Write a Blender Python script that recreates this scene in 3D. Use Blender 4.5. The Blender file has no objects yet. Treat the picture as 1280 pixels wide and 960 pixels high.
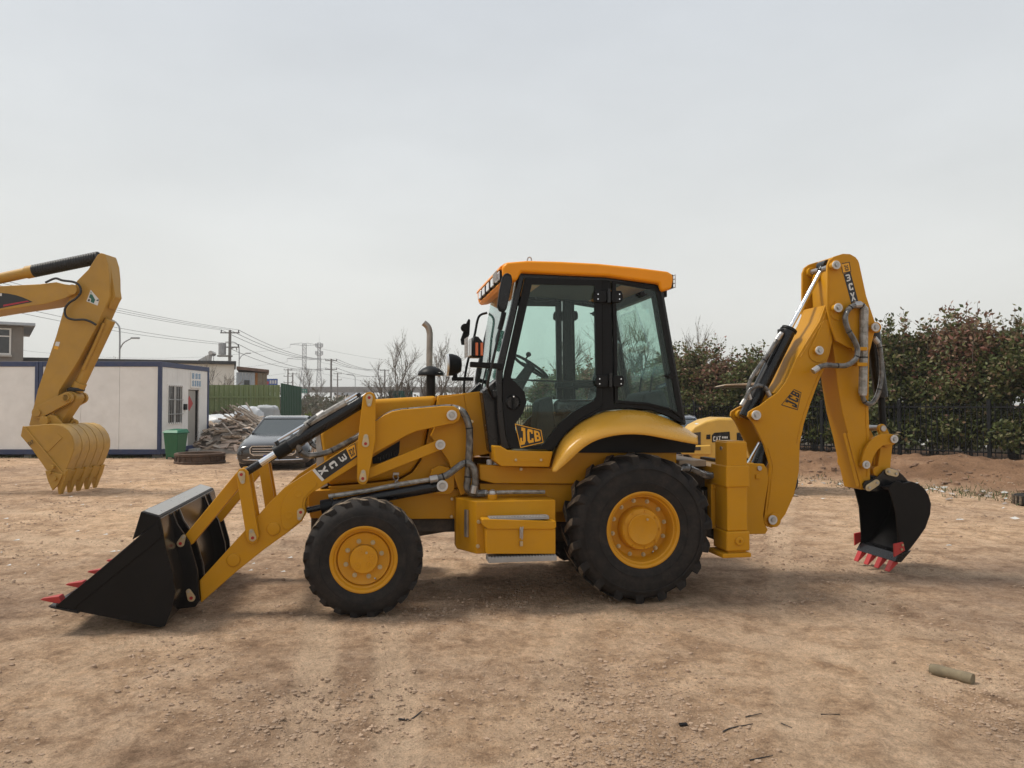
import bpy, bmesh, math, random
from mathutils import Vector, Matrix, noise
random.seed(7)
R = math.radians
PI = math.pi
SC = bpy.context.scene
COL = SC.collection

# ------------------------------------------------------------------ camera
FPX = 961.0                       # focal length in photo pixels (1280 wide)
CAM_H = 1.7
PITCH = math.atan(25.0 / FPX)
cam_d = bpy.data.cameras.new('camera')
cam_d.sensor_width = 36.0
cam_d.lens = FPX / 1280.0 * 36.0
cam_d.clip_start = 0.05
cam_d.clip_end = 4000
cam = bpy.data.objects.new('camera', cam_d)
COL.objects.link(cam)
cam.location = (0, 0, CAM_H)
cam.rotation_euler = (R(90) + PITCH, 0, 0)
SC.camera = cam
SC.render.resolution_x, SC.render.resolution_y = 1024, 768

# ------------------------------------------------------------------ sky, sun, exposure
SUN_EL, SUN_AZ = R(58), R(-80)     # azimuth from +Y (view direction) towards +X
w = bpy.data.worlds.new('World'); SC.world = w; w.use_nodes = True
nt = w.node_tree; nt.nodes.clear()
def N(t, tree=None, **k):
    n = (tree or nt).nodes.new(t)
    for a, b in k.items():
        setattr(n, a, b)
    return n
def LK(a, b, tree=None): (tree or nt).links.new(a, b)
sky = N('ShaderNodeTexSky', sky_type='NISHITA', sun_disc=False, sun_elevation=SUN_EL, sun_rotation=SUN_AZ)
sky.air_density = 1.5; sky.dust_density = 5.0; sky.ozone_density = 1.0
sk = N('ShaderNodeVectorMath', operation='SCALE'); sk.inputs['Scale'].default_value = 0.075
LK(sky.outputs[0], sk.inputs[0])
tc = N('ShaderNodeTexCoord'); sep = N('ShaderNodeSeparateXYZ'); LK(tc.outputs['Generated'], sep.inputs[0])
rmp = N('ShaderNodeValToRGB'); LK(sep.outputs['Z'], rmp.inputs[0])
els = rmp.color_ramp.elements
els[0].position = 0.0; els[0].color = (.80, .81, .75, 1)
els[1].position = 1.0; els[1].color = (.585, .62, .67, 1)
e = els.new(.10); e.color = (.755, .76, .73, 1)
e = els.new(.30); e.color = (.675, .697, .705, 1)
e = els.new(.50); e.color = (.60, .633, .672, 1)
mp = N('ShaderNodeMapping'); mp.inputs['Scale'].default_value = (1.2, 1.2, 3.2)
LK(tc.outputs['Generated'], mp.inputs[0])
cn = N('ShaderNodeTexNoise'); cn.inputs['Scale'].default_value = 1.6; cn.inputs['Detail'].default_value = 6
cn.inputs['Roughness'].default_value = .55
LK(mp.outputs[0], cn.inputs['Vector'])
cr = N('ShaderNodeMapRange'); cr.inputs['From Min'].default_value = .3; cr.inputs['From Max'].default_value = .7
cr.inputs['To Min'].default_value = .93; cr.inputs['To Max'].default_value = 1.06
LK(cn.outputs['Fac'], cr.inputs['Value'])
cm = N('ShaderNodeVectorMath', operation='SCALE'); LK(rmp.outputs[0], cm.inputs[0]); LK(cr.outputs[0], cm.inputs['Scale'])
mx = N('ShaderNodeMixRGB'); mx.inputs[0].default_value = .9
LK(sk.outputs[0], mx.inputs[1]); LK(cm.outputs[0], mx.inputs[2])
bg = N('ShaderNodeBackground'); bg.inputs['Strength'].default_value = 1.0
LK(mx.outputs[0], bg.inputs[0])
wo = N('ShaderNodeOutputWorld'); LK(bg.outputs[0], wo.inputs[0])

sd = bpy.data.lights.new('sun', 'SUN'); sd.energy = 2.6; sd.angle = R(14); sd.color = (1, .94, .84)
so = bpy.data.objects.new('sun', sd); COL.objects.link(so)
sdir = Vector((math.sin(SUN_AZ) * math.cos(SUN_EL), math.cos(SUN_AZ) * math.cos(SUN_EL), math.sin(SUN_EL)))
so.rotation_euler = sdir.to_track_quat('Z', 'Y').to_euler()
so.location = (0, 0, 60)
vs = SC.view_settings
vs.view_transform = 'Standard'; vs.look = 'None'; vs.exposure = 0.22; vs.gamma = 1.0; vs.use_curve_mapping = False

# ------------------------------------------------------------------ pixel -> place
CP, SP = math.cos(PITCH), math.sin(PITCH)
CAM = Vector((0, 0, CAM_H))
def ray(u, v):
    a = (u - 640) / FPX; b = (480 - v) / FPX
    return Vector((a, CP - b * SP, SP + b * CP))
def at_depth(u, v, D):
    d = ray(u, v); return CAM + d * (D / d.y)
def on_ground(u, v, z=0.0):
    d = ray(u, v); return CAM + d * ((z - CAM_H) / d.z)

class Frame:
    """a machine's own axes: x along it, y across it, z up"""
    def __init__(s, ox, oy, th):
        s.o = Vector((ox, oy, 0)); s.th = th
        s.c, s.s_ = math.cos(th), math.sin(th)
    def P(s, u, v, y):
        d = ray(u, v); n = Vector((-s.s_, s.c, 0))
        t = (y - n.dot(CAM - s.o)) / n.dot(d)
        p = CAM + d * t - s.o
        return (p.x * s.c + p.y * s.s_, p.z)
    def PL(s, pts, y): return [s.P(u, v, y) for u, v in pts]
    def V(s, u, v, y):
        x, z = s.P(u, v, y); return Vector((x, y, z))
    def VL(s, pts, y): return [s.V(u, v, y) for u, v in pts]
    def m(s, px, u, v, y):
        """length in metres of px pixels at that place"""
        x, z = s.P(u, v, y)
        D = s.o.y + x * s.s_ + y * s.c
        return px * D / FPX
    def world(s, x, y, z=0):
        return Vector((s.o.x + x * s.c - y * s.s_, s.o.y + x * s.s_ + y * s.c, z))

# ------------------------------------------------------------------ materials
MATS = {}
def new_mat(name):
    m = bpy.data.materials.new(name); m.use_nodes = True
    t = m.node_tree; b = t.nodes['Principled BSDF']; MATS[name] = m
    return m, t, b
def mat(name, col, rough=.5, metal=0.0, var=.12, vscale=3.0, dust=0.0, dcol=(.36, .25, .17), bump=0.0, bscale=60.0, coat=0.0, spec=None):
    m, t, b = new_mat(name)
    co = N('ShaderNodeTexCoord', t)
    n1 = N('ShaderNodeTexNoise', t); n1.inputs['Scale'].default_value = vscale; n1.inputs['Detail'].default_value = 7
    n1.inputs['Roughness'].default_value = .65
    LK(co.outputs['Object'], n1.inputs['Vector'], t)
    r1 = N('ShaderNodeMapRange', t); r1.inputs['From Min'].default_value = .3; r1.inputs['From Max'].default_value = .7
    r1.inputs['To Min'].default_value = 1 - var; r1.inputs['To Max'].default_value = 1 + var
    LK(n1.outputs['Fac'], r1.inputs['Value'], t)
    sc = N('ShaderNodeVectorMath', t, operation='SCALE'); sc.inputs[0].default_value = col
    LK(r1.outputs[0], sc.inputs['Scale'], t)
    out = sc.outputs[0]
    if dust > 0:
        n2 = N('ShaderNodeTexNoise', t); n2.inputs['Scale'].default_value = vscale * 2.3; n2.inputs['Detail'].default_value = 9
        n2.inputs['Roughness'].default_value = .7
        LK(co.outputs['Object'], n2.inputs['Vector'], t)
        r2 = N('ShaderNodeMapRange', t); r2.inputs['From Min'].default_value = .45; r2.inputs['From Max'].default_value = .75
        r2.inputs['To Min'].default_value = dust * .25; r2.inputs['To Max'].default_value = dust
        LK(n2.outputs['Fac'], r2.inputs['Value'], t)
        mxn = N('ShaderNodeMixRGB', t); mxn.inputs[2].default_value = (*dcol, 1)
        LK(r2.outputs[0], mxn.inputs[0], t); LK(out, mxn.inputs[1], t); out = mxn.outputs[0]
    LK(out, b.inputs['Base Color'], t)
    rr = N('ShaderNodeMapRange', t); rr.inputs['To Min'].default_value = max(.02, rough - .1); rr.inputs['To Max'].default_value = min(1, rough + .12)
    LK(n1.outputs['Fac'], rr.inputs['Value'], t); LK(rr.outputs[0], b.inputs['Roughness'], t)
    b.inputs['Metallic'].default_value = metal
    if coat: b.inputs['Coat Weight'].default_value = coat; b.inputs['Coat Roughness'].default_value = .12
    if spec is not None: b.inputs['Specular IOR Level'].default_value = spec
    if bump > 0:
        n3 = N('ShaderNodeTexNoise', t); n3.inputs['Scale'].default_value = bscale; n3.inputs['Detail'].default_value = 6
        LK(co.outputs['Object'], n3.inputs['Vector'], t)
        bp = N('ShaderNodeBump', t); bp.inputs['Strength'].default_value = bump; bp.inputs['Distance'].default_value = .02
        LK(n3.outputs['Fac'], bp.inputs['Height'], t); LK(bp.outputs[0], b.inputs['Normal'], t)
    return m
def glass(name, tint, refl=.12, rough=.02):
    m, t, b = new_mat(name); t.nodes.remove(b)
    tr = N('ShaderNodeBsdfTransparent', t); tr.inputs[0].default_value = (*tint, 1)
    gl = N('ShaderNodeBsdfGlossy', t); gl.inputs['Roughness'].default_value = rough; gl.inputs[0].default_value = (.95, 1, .98, 1)
    fr = N('ShaderNodeFresnel', t); fr.inputs[0].default_value = 1.5
    ad = N('ShaderNodeMath', t, operation='MULTIPLY_ADD'); ad.inputs[1].default_value = .5; ad.inputs[2].default_value = refl
    LK(fr.outputs[0], ad.inputs[0], t)
    mi = N('ShaderNodeMixShader', t); LK(ad.outputs[0], mi.inputs[0], t); LK(tr.outputs[0], mi.inputs[1], t); LK(gl.outputs[0], mi.inputs[2], t)
    LK(mi.outputs[0], t.nodes['Material Output'].inputs[0], t)
    return m
YC = (.53, .245, .004)
mat('yellow', YC, .40, var=.06, vscale=2.0, dust=.14, dcol=(.36, .23, .10), spec=.22, bump=.05, bscale=90)
mat('yellow_hub', (.56, .25, .004), .42, var=.08, vscale=4, dust=.14, spec=.25)
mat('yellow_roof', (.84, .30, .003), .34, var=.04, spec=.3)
mat('yellow_fender', (.64, .33, .035), .28, var=.05, spec=.4, dust=.08, dcol=(.45, .35, .25))
mat('yellow_old', (.42, .23, .024), .5, var=.14, vscale=1.5, dust=.25, dcol=(.30, .19, .10))
mat('yellow_worn', (.47, .28, .06), .5, var=.25, vscale=2.5, dust=.5, dcol=(.34, .22, .12))
mat('black_paint', (.006, .0057, .006), .42, var=.15, dust=.012, spec=.16)
mat('black_back', (.012, .0115, .0105), .22, var=.3, vscale=1.5, dust=.06, coat=.2)
mat('pale_top', (.20, .195, .18), .28, var=.12, vscale=4, dust=.2, coat=.3)  # pale grey for the plate on top of the black spill guard
mat('black_plastic', (.008, .0083, .009), .45, var=.15, spec=.18)
mat('black_gloss', (.007, .007, .008), .25, var=.1, spec=.4)
mat('rubber', (.010, .010, .0108), .78, var=.25, vscale=5, dust=.16, dcol=(.20, .15, .11), bump=.15, bscale=40, spec=.25)
mat('rubber_lug', (.02, .0195, .019), .85, var=.3, vscale=7, dust=1.0, dcol=(.36, .28, .20), bump=.3, bscale=50, spec=.2)
mat('rubber_hose', (.012, .012, .012), .5, var=.2)
mat('chrome', (.75, .76, .78), .12, metal=1.0, var=.04)
mat('steel', (.42, .41, .40), .38, metal=.85, var=.2, vscale=8)
mat('zinc', (.50, .42, .27), .34, metal=.8, var=.2, vscale=12)
mat('step_grey', (.33, .34, .345), .5, metal=.5, var=.12, vscale=10, dust=.2)
mat('washer_white', (.56, .56, .54), .5, var=.12, vscale=15, dust=.15)
mat('red_paint', (.42, .018, .02), .45, var=.12, dust=.15)
mat('red_dot', (.35, .01, .012), .4)
mat('decal_black', (.008, .008, .009), .35, var=.05)
mat('decal_yellow', (.75, .36, .012), .4, var=.03)
mat('decal_white', (.62, .62, .60), .4, var=.05)
mat('white_pipe', (.62, .60, .56), .4, var=.1)
mat('amber', (.55, .10, .008), .2, var=.1, coat=.5)
mat('lamp_lens', (.62, .64, .66), .12, metal=.3, var=.1, coat=.6)
mat('interior_grey', (.028, .030, .032), .7, var=.2)
mat('interior_dark', (.015, .015, .016), .6, var=.2)
mat('headliner', (.09, .095, .095), .8, var=.1)
mat('seat_film', (.03, .031, .032), .2, var=.3, coat=1.0, bump=1.0, bscale=14)
mat('exhaust', (.30, .27, .24), .45, metal=.7, var=.25, vscale=9)
mat('dark_under', (.015, .0135, .012), .7, var=.3, dust=.25)
mat('deck_plate', (.38, .29, .20), .65, var=.25, vscale=5, dust=.4)
glass('cab_glass', (.865, .945, .918), .0, .0)
glass('windscreen', (.62, .78, .74), .30, .03)
glass('car_glass', (.10, .13, .13), .16)
# wrapped hose: crinkled clear film over dark hose, film highlights painted in as pale mottling
m, t, b = new_mat('hose_wrap')
co = N('ShaderNodeTexCoord', t); nz = N('ShaderNodeTexNoise', t); nz.inputs['Scale'].default_value = 16; nz.inputs['Detail'].default_value = 3
nz.inputs['Distortion'].default_value = .6
LK(co.outputs['Object'], nz.inputs['Vector'], t)
rp = N('ShaderNodeValToRGB', t); rp.color_ramp.elements[0].position = .36; rp.color_ramp.elements[0].color = (.045, .043, .040, 1)
rp.color_ramp.elements[1].position = .72; rp.color_ramp.elements[1].color = (.19, .18, .165, 1)
LK(nz.outputs['Fac'], rp.inputs[0], t); LK(rp.outputs[0], b.inputs['Base Color'], t)
b.inputs['Roughness'].default_value = .22; b.inputs['Coat Weight'].default_value = .6
bp = N('ShaderNodeBump', t); bp.inputs['Strength'].default_value = .6; bp.inputs['Distance'].default_value = .02
LK(nz.outputs['Fac'], bp.inputs['Height'], t); LK(bp.outputs[0], b.inputs['Normal'], t)
m, t, b = new_mat('hose_wrap_light')  # lighter wrap, its film highlights likewise painted into the colour
co = N('ShaderNodeTexCoord', t); nz = N('ShaderNodeTexNoise', t); nz.inputs['Scale'].default_value = 20; nz.inputs['Detail'].default_value = 3
nz.inputs['Distortion'].default_value = .6
LK(co.outputs['Object'], nz.inputs['Vector'], t)
rp = N('ShaderNodeValToRGB', t); rp.color_ramp.elements[0].position = .33; rp.color_ramp.elements[0].color = (.17, .158, .135, 1)
rp.color_ramp.elements[1].position = .66; rp.color_ramp.elements[1].color = (.36, .345, .315, 1)
LK(nz.outputs['Fac'], rp.inputs[0], t); LK(rp.outputs[0], b.inputs['Base Color'], t)
b.inputs['Roughness'].default_value = .22; b.inputs['Coat Weight'].default_value = .6
bp = N('ShaderNodeBump', t); bp.inputs['Strength'].default_value = .6; bp.inputs['Distance'].default_value = .02
LK(nz.outputs['Fac'], bp.inputs['Height'], t); LK(bp.outputs[0], b.inputs['Normal'], t)

# ------------------------------------------------------------------ mesh helpers
def smooth_path(pts, k=6):
    pts = [Vector(p) for p in pts]
    if len(pts) < 3: return pts
    out = []
    P = [pts[0] * 2 - pts[1]] + pts + [pts[-1] * 2 - pts[-2]]
    for i in range(1, len(P) - 2):
        a, b_, c, d = P[i - 1], P[i], P[i + 1], P[i + 2]
        for j in range(k):
            s = j / k
            out.append(.5 * ((2 * b_) + (c - a) * s + (2 * a - 5 * b_ + 4 * c - d) * s * s + (3 * b_ - a - 3 * c + d) * s ** 3))
    out.append(pts[-1])
    return out
class MB:
    def __init__(s): s.v = []; s.f = []; s.mi = []; s.cur = 0
    def face(s, idx): s.f.append(tuple(idx)); s.mi.append(s.cur)
    def add(s, vs, fs):
        o = len(s.v); s.v += [tuple(q) for q in vs]
        for q in fs: s.face([i + o for i in q])
        return s
    def prism(s, pts, y0, y1):                   # outline in x,z pushed along y
        n = len(pts)
        vs = [(x, y0, z) for x, z in pts] + [(x, y1, z) for x, z in pts]
        fs = [list(range(n)), list(range(2 * n - 1, n - 1, -1))]
        fs += [[i, (i + 1) % n, n + (i + 1) % n, n + i] for i in range(n)]
        return s.add(vs, fs)
    def plan(s, pts, z0, z1):                    # outline in x,y pushed along z
        n = len(pts)
        vs = [(x, y, z0) for x, y in pts] + [(x, y, z1) for x, y in pts]
        fs = [list(range(n)), list(range(2 * n - 1, n - 1, -1))]
        fs += [[i, (i + 1) % n, n + (i + 1) % n, n + i] for i in range(n)]
        return s.add(vs, fs)
    def ring(s, outer, inner, y0, y1):           # frame between two outlines of equal count
        n = len(outer)
        vs = [(x, y0, z) for x, z in outer] + [(x, y0, z) for x, z in inner] + [(x, y1, z) for x, z in outer] + [(x, y1, z) for x, z in inner]
        fs = []
        for i in range(n):
            j = (i + 1) % n
            fs += [[i, j, n + j, n + i], [2 * n + i, 3 * n + i, 3 * n + j, 2 * n + j], [i, 2 * n + i, 2 * n + j, j], [n + i, n + j, 3 * n + j, 3 * n + i]]
        return s.add(vs, fs)
    def box(s, x0, x1, y0, y1, z0, z1):
        vs = [(x, y, z) for x in (x0, x1) for y in (y0, y1) for z in (z0, z1)]
        return s.add(vs, [[0, 1, 3, 2], [4, 6, 7, 5], [0, 4, 5, 1], [2, 3, 7, 6], [0, 2, 6, 4], [1, 5, 7, 3]])
    def hexa(s, a):                              # 8 corners, bottom ring then top ring
        return s.add(a, [[0, 3, 2, 1], [4, 5, 6, 7], [0, 1, 5, 4], [1, 2, 6, 5], [2, 3, 7, 6], [3, 0, 4, 7]])
    def cyl(s, p0, p1, r0, r1=None, n=16, caps=True):
        p0, p1 = Vector(p0), Vector(p1); r1 = r0 if r1 is None else r1
        d = (p1 - p0).normalized(); a = d.orthogonal().normalized(); b_ = d.cross(a)
        vs = []
        for p, r in ((p0, r0), (p1, r1)):
            for i in range(n):
                q = 2 * PI * i / n; vs.append(p + a * (r * math.cos(q)) + b_ * (r * math.sin(q)))
        fs = [[i, (i + 1) % n, n + (i + 1) % n, n + i] for i in range(n)]
        if caps: fs += [list(range(n - 1, -1, -1)), list(range(n, 2 * n))]
        return s.add(vs, fs)
    def tube(s, pts, r, n=8, k=5, smooth=True):
        P = smooth_path(pts, k) if smooth else [Vector(p) for p in pts]
        o = len(s.v); a = None; m = len(P)
        for i, p in enumerate(P):
            d = (P[min(i + 1, m - 1)] - P[max(i - 1, 0)]).normalized()
            a = d.orthogonal().normalized() if a is None else (a - d * a.dot(d)).normalized()
            b_ = d.cross(a); rr = r(i / (m - 1)) if callable(r) else r
            for j in range(n):
                q = 2 * PI * j / n; s.v.append(tuple(p + a * (rr * math.cos(q)) + b_ * (rr * math.sin(q))))
        for i in range(m - 1):
            for j in range(n):
                s.face([o + i * n + j, o + i * n + (j + 1) % n, o + (i + 1) * n + (j + 1) % n, o + (i + 1) * n + j])
        s.face([o + j for j in range(n - 1, -1, -1)]); s.face([o + (m - 1) * n + j for j in range(n)])
        return s
    def lathe(s, prof, org=(0, 0, 0), axis='y', n=32, closed=False, caps=True):   # profile of (radius, along)
        o = len(s.v); org = Vector(org); m = len(prof)
        for r, h in prof:
            for j in range(n):
                q = 2 * PI * j / n; c, d = r * math.cos(q), r * math.sin(q)
                p = {'y': (c, h, d), 'z': (c, d, h), 'x': (h, c, d)}[axis]
                s.v.append(tuple(org + Vector(p)))
        for i in range(m if closed else m - 1):
            i2 = (i + 1) % m
            for j in range(n):
                s.face([o + i * n + j, o + i * n + (j + 1) % n, o + i2 * n + (j + 1) % n, o + i2 * n + j])
        if not closed and caps:
            s.face([o + j for j in range(n)]); s.face([o + (m - 1) * n + j for j in range(n)])
        return s
    def obj(s, name, mats, parent=None, bev=0.0, seg=2, ang=35, merge=False, world=None, flat=False, recalc=True):
        me = bpy.data.meshes.new(name)
        me.from_pydata(s.v, [], s.f)
        mats = mats if isinstance(mats, (list, tuple)) else [mats]
        for q in mats: me.materials.append(MATS[q])
        if len(mats) > 1: me.polygons.foreach_set('material_index', s.mi)
        if recalc or merge:
            bm = bmesh.new(); bm.from_mesh(me)
            if merge: bmesh.ops.remove_doubles(bm, verts=bm.verts, dist=1e-5)
            if recalc: bmesh.ops.recalc_face_normals(bm, faces=bm.faces)
            bm.to_mesh(me); bm.free()
        if not flat:
            me.polygons.foreach_set('use_smooth', [True] * len(me.polygons))
            me.set_sharp_from_angle(angle=R(ang))
        me.update()
        return link(name, me, parent, bev, seg, world)
def link(name, me, parent=None, bev=0, seg=2, world=None):
    o = bpy.data.objects.new(name, me); COL.objects.link(o)
    if parent is not None: o.parent = parent
    if world is not None: o.location = world
    if bev > 0:
        b_ = o.modifiers.new('bevel', 'BEVEL'); b_.width = bev; b_.segments = seg; b_.limit_method = 'ANGLE'; b_.angle_limit = R(40)
        b_.harden_normals = True
    return o
def tag(o, label, cat, group=None, kind=None):
    o['label'] = label
    if cat: o['category'] = cat
    if group: o['group'] = group
    if kind: o['kind'] = kind
    return o
def empty(name, loc, rz=0, label=None, cat=None, group=None):
    o = bpy.data.objects.new(name, None); COL.objects.link(o); o.empty_display_size = .2
    o.location = loc; o.rotation_euler = (0, 0, rz)
    if label: tag(o, label, cat, group)
    return o
def structure(o): o['kind'] = 'structure'; return o
def copy_tree(o, parent=None):
    c = o.copy(); COL.objects.link(c); c.parent = parent
    for ch in list(o.children): copy_tree(ch, c)
    return c
def sstep(a, b_, x):
    t_ = max(0, min(1, (x - a) / (b_ - a))); return t_ * t_ * (3 - 2 * t_)
def rect(x0, x1, z0, z1): return [(x0, z0), (x1, z0), (x1, z1), (x0, z1)]
def disc_pts(cx, cz, r, n=20, sx=1.0): return [(cx + sx * r * math.cos(2 * PI * i / n), cz + r * math.sin(2 * PI * i / n)) for i in range(n)]
def capsule(p0, p1, r0, r1=None, n=8):
    """outline of a bar with round ends, in x,z"""
    r1 = r0 if r1 is None else r1
    dx, dz = p1[0] - p0[0], p1[1] - p0[1]; a = math.atan2(dz, dx); out = []
    for i in range(n + 1):
        q = a + PI / 2 + PI * i / n; out.append((p0[0] + r0 * math.cos(q), p0[1] + r0 * math.sin(q)))
    for i in range(n + 1):
        q = a - PI / 2 + PI * i / n; out.append((p1[0] + r1 * math.cos(q), p1[1] + r1 * math.sin(q)))
    return out
# block letters: lists of convex outlines in a unit box
def rc(a, b_, c, d): return [(a, b_), (c, b_), (c, d), (a, d)]
GLY = {
 'J': [rc(.48, .2, .86, 1), rc(.26, .8, .48, 1), [(.04, 0), (.66, 0), (.86, .2), (.04, .2)], rc(.04, .2, .32, .40)],
 'C': [[(.06, .18), (.40, .18), (.40, .82), (.06, .82)], [(.06, .18), (.24, 0), (.94, 0), (.94, .2), (.40, .2)], [(.06, .82), (.40, .8), (.94, .8), (.94, 1), (.24, 1)], rc(.66, .2, .94, .32), rc(.66, .68, .94, .8)],
 'B': [rc(.06, 0, .40, 1), rc(.4, 0, .78, .19), rc(.4, .41, .78, .59), rc(.4, .81, .76, 1), [(.66, .15), (.78, 0), (.96, .15), (.96, .42), (.84, .5), (.66, .5)], [(.66, .5), (.84, .5), (.92, .58), (.92, .86), (.76, 1), (.66, .85)]],
 '3': [rc(.05, 0, .75, .2), rc(.28, .4, .75, .6), rc(.05, .8, .75, 1), [(.68, .0), (.75, 0), (.95, .16), (.95, .42), (.86, .5), (.68, .5)], [(.68, .5), (.86, .5), (.95, .58), (.95, .84), (.75, 1), (.68, 1)]],
 'X': [[(0, 0), (.3, 0), (1, 1), (.7, 1)], [(.7, 0), (1, 0), (.3, 1), (0, 1)]],
 'A': [[(0, 0), (.24, 0), (.60, 1), (.40, 1)], [(.76, 0), (1, 0), (.60, 1), (.40, 1)], rc(.25, .18, .75, .30)],
 'c': [rc(.04, .12, .34, .88), [(.04, .12), (.2, 0), (.9, 0), (.9, .2), (.34, .2)], [(.04, .88), (.34, .8), (.9, .8), (.9, 1), (.2, 1)]],
 'T': [rc(.34, 0, .66, 1), rc(.02, .8, .98, 1)],
}
def text_on(mb, txt, quad, place, gap=.1, only=None):
    """quad = (bl, br, tr, tl) pixel corners of the line of text; place(u, v) gives the 3D point"""
    bl, br, tr, tl = [Vector(q) for q in quad]; n = len(txt)
    wd = 1.0 / (n + gap * (n - 1))
    for i, ch in enumerate(txt):
        if only is not None and i not in only: continue
        x0 = i * wd * (1 + gap)
        for poly in GLY[ch]:
            vs_ = []
            for a, b_ in poly:
                s = x0 + a * wd; q = (bl * (1 - s) + br * s) * (1 - b_) + (tl * (1 - s) + tr * s) * b_
                vs_.append(place(q.x, q.y))
            mb.add(vs_, [list(range(len(vs_)))])

# ================================================================== ground, bank, road
FT = Vector((-.70, .714)); FN = Vector((.714, .70)); F0 = Vector((12.4, 20.0))     # boundary fence line, direction and outward side
def fence_pt(t_, d=0.0): return F0 + FT * t_ + FN * d
def bank_d(x, y): return (Vector((x, y)) - F0).dot(FN)
def nz3(x, y, s, o=0.0): return noise.noise(Vector((x * s, y * s, o)))
def track(x, y, px, py, ang, wd, seed):
    c, s = math.cos(ang), math.sin(ang); dx, dy = x - px, y - py
    lat = -dx * s + dy * c; lon = dx * c + dy * s
    lat += .12 * math.sin(lon * .35 + seed)
    a = abs(lat) / wd
    if a > 1.6: return 0
    edge = math.exp(-((a - 1.12) / .16) ** 2) * .016
    inn = (1 - sstep(.8, 1.05, a)) * (-.018 + .015 * (1 if math.sin(lon * 38 + abs(lat) * 30) > .2 else 0))
    return (edge + inn) * (.5 + .5 * noise.noise(Vector((lon * .4, seed, 0))))
TRK = [(-1.15, 4.0, R(103), .13, 1), (.1, 4.2, R(78), .14, 2.2), (-.7, 4.0, R(101), .12, 1.3), (1.5, 4.2, R(70), .13, 9), (2.2, 4.4, R(66), .13, 9.6), (3.0, 4.6, R(140), .15, 3), (4.0, 5.4, R(150), .15, 4.1), (-5.0, 9.5, R(28), .2, 5), (-6.0, 8.6, R(30), .2, 6), (5.5, 7.5, R(168), .18, 7), (-3.4, 4.4, R(60), .15, 8)]
def gz(x, y, fine=True):
    dm = math.hypot((x - .2) / 1.5, y - 7.3)
    far = sstep(3.0, 7.0, dm)
    z = far * (.05 * nz3(x, y, .16, 3) + .03 * nz3(x, y, .5, 7)) - .012
    z *= 1 - sstep(40, 90, math.hypot(x, y))
    if fine:
        z += .009 * nz3(x, y, 1.7, 1) + .010 * nz3(x, y, 5.0, 2) + .009 * nz3(x, y, 11, 4)
        if y < 14:
            for p_ in TRK: z += track(x, y, *p_)
    d = bank_d(x, y)
    if -8.5 < d and y < 70:
        lump = 1 + .35 * nz3(x, y, .7, 9) + .25 * nz3(x, y, 2.1, 5)
        e_ = d + .7 * nz3(x, y, .45, 11)
        up = sstep(-6.1, -3.2, e_) * .37 * lump - .06 * sstep(-2.6, -1.0, e_)
        z += (up if d < -.6 else up * (-d / .6) + .28 * (1 + d / .6) if d < 0 else .28) + ((.07 * nz3(x, y, 2.6, 6) + .05 * nz3(x, y, 6, 8)) * sstep(-6.2, -4.8, d) * (1 - sstep(-.5, .3, d)) if fine else 0)
    return z
xs = [-14 + i * .14 for i in range(50)] + [-7 + i * .05 for i in range(320)] + [9 + i * .14 for i in range(51)]
st_ = .15
while xs[-1] < 1000: st_ *= 1.14; xs.append(xs[-1] + st_)
st_ = .15; left = [xs[0]]
while left[-1] > -1000: st_ *= 1.14; left.append(left[-1] - st_)
xs = left[:0:-1] + xs
ys = [3.0]
while ys[-1] < 32: ys.append(ys[-1] + max(.03, .0115 * ys[-1]))
st_ = .4
while ys[-1] < 1500: st_ *= 1.15; ys.append(ys[-1] + st_)
st_ = .05; bk2 = [3.0]
while bk2[-1] > -120: st_ *= 1.2; bk2.append(bk2[-1] - st_)
ys = bk2[:0:-1] + ys
gv = []; nx_ = len(xs)
for y in ys:
    for x in xs:
        gv.append((x, y, gz(x, y, -15 < x < 17 and 2.5 < y < 33)))
gf = [(j * nx_ + i, j * nx_ + i + 1, (j + 1) * nx_ + i + 1, (j + 1) * nx_ + i) for j in range(len(ys) - 1) for i in range(nx_ - 1)]
m, t, b = new_mat('dirt')
co = N('ShaderNodeTexCoord', t)
def tn(scale, detail=6, rough=.6, vec=None, dist=0.0):
    n = N('ShaderNodeTexNoise', t); n.inputs['Scale'].default_value = scale; n.inputs['Detail'].default_value = detail; n.inputs['Roughness'].default_value = rough
    n.inputs['Distortion'].default_value = dist
    LK(vec or co.outputs['Object'], n.inputs['Vector'], t); return n.outputs['Fac']
def ramp(inp, stops):
    r = N('ShaderNodeValToRGB', t); e_ = r.color_ramp.elements
    e_[0].position, e_[0].color = stops[0][0], (*stops[0][1], 1); e_[1].position, e_[1].color = stops[-1][0], (*stops[-1][1], 1)
    for p_, c_ in stops[1:-1]: q = e_.new(p_); q.color = (*c_, 1)
    LK(inp, r.inputs[0], t); return r.outputs[0]
def mixc(f, a, b_, mode='MIX'):
    n = N('ShaderNodeMixRGB', t, blend_type=mode)
    for s_, v_ in ((0, f), (1, a), (2, b_)):
        if isinstance(v_, (int, float)): n.inputs[s_].default_value = v_
        elif isinstance(v_, tuple): n.inputs[s_].default_value = (*v_, 1)
        else: LK(v_, n.inputs[s_], t)
    return n.outputs[0]
big = ramp(tn(.22, 5, .6), [(.36, (.64, .63, .66)), (.52, (.98, .97, .97)), (.66, (1.12, 1.10, 1.06))])
crust = ramp(tn(2.6, 12, .78, dist=.3), [(.34, (.305, .197, .125)), (.45, (.505, .340, .218)), (.54, (.645, .455, .305)), (.68, (.72, .53, .37))])
c0 = mixc(1.0, crust, big, 'MULTIPLY')
mid = ramp(tn(9, 10, .75, dist=.5), [(.32, (.62, .60, .58)), (.5, (1, 1, 1)), (.70, (1.16, 1.14, 1.10))])
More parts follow.
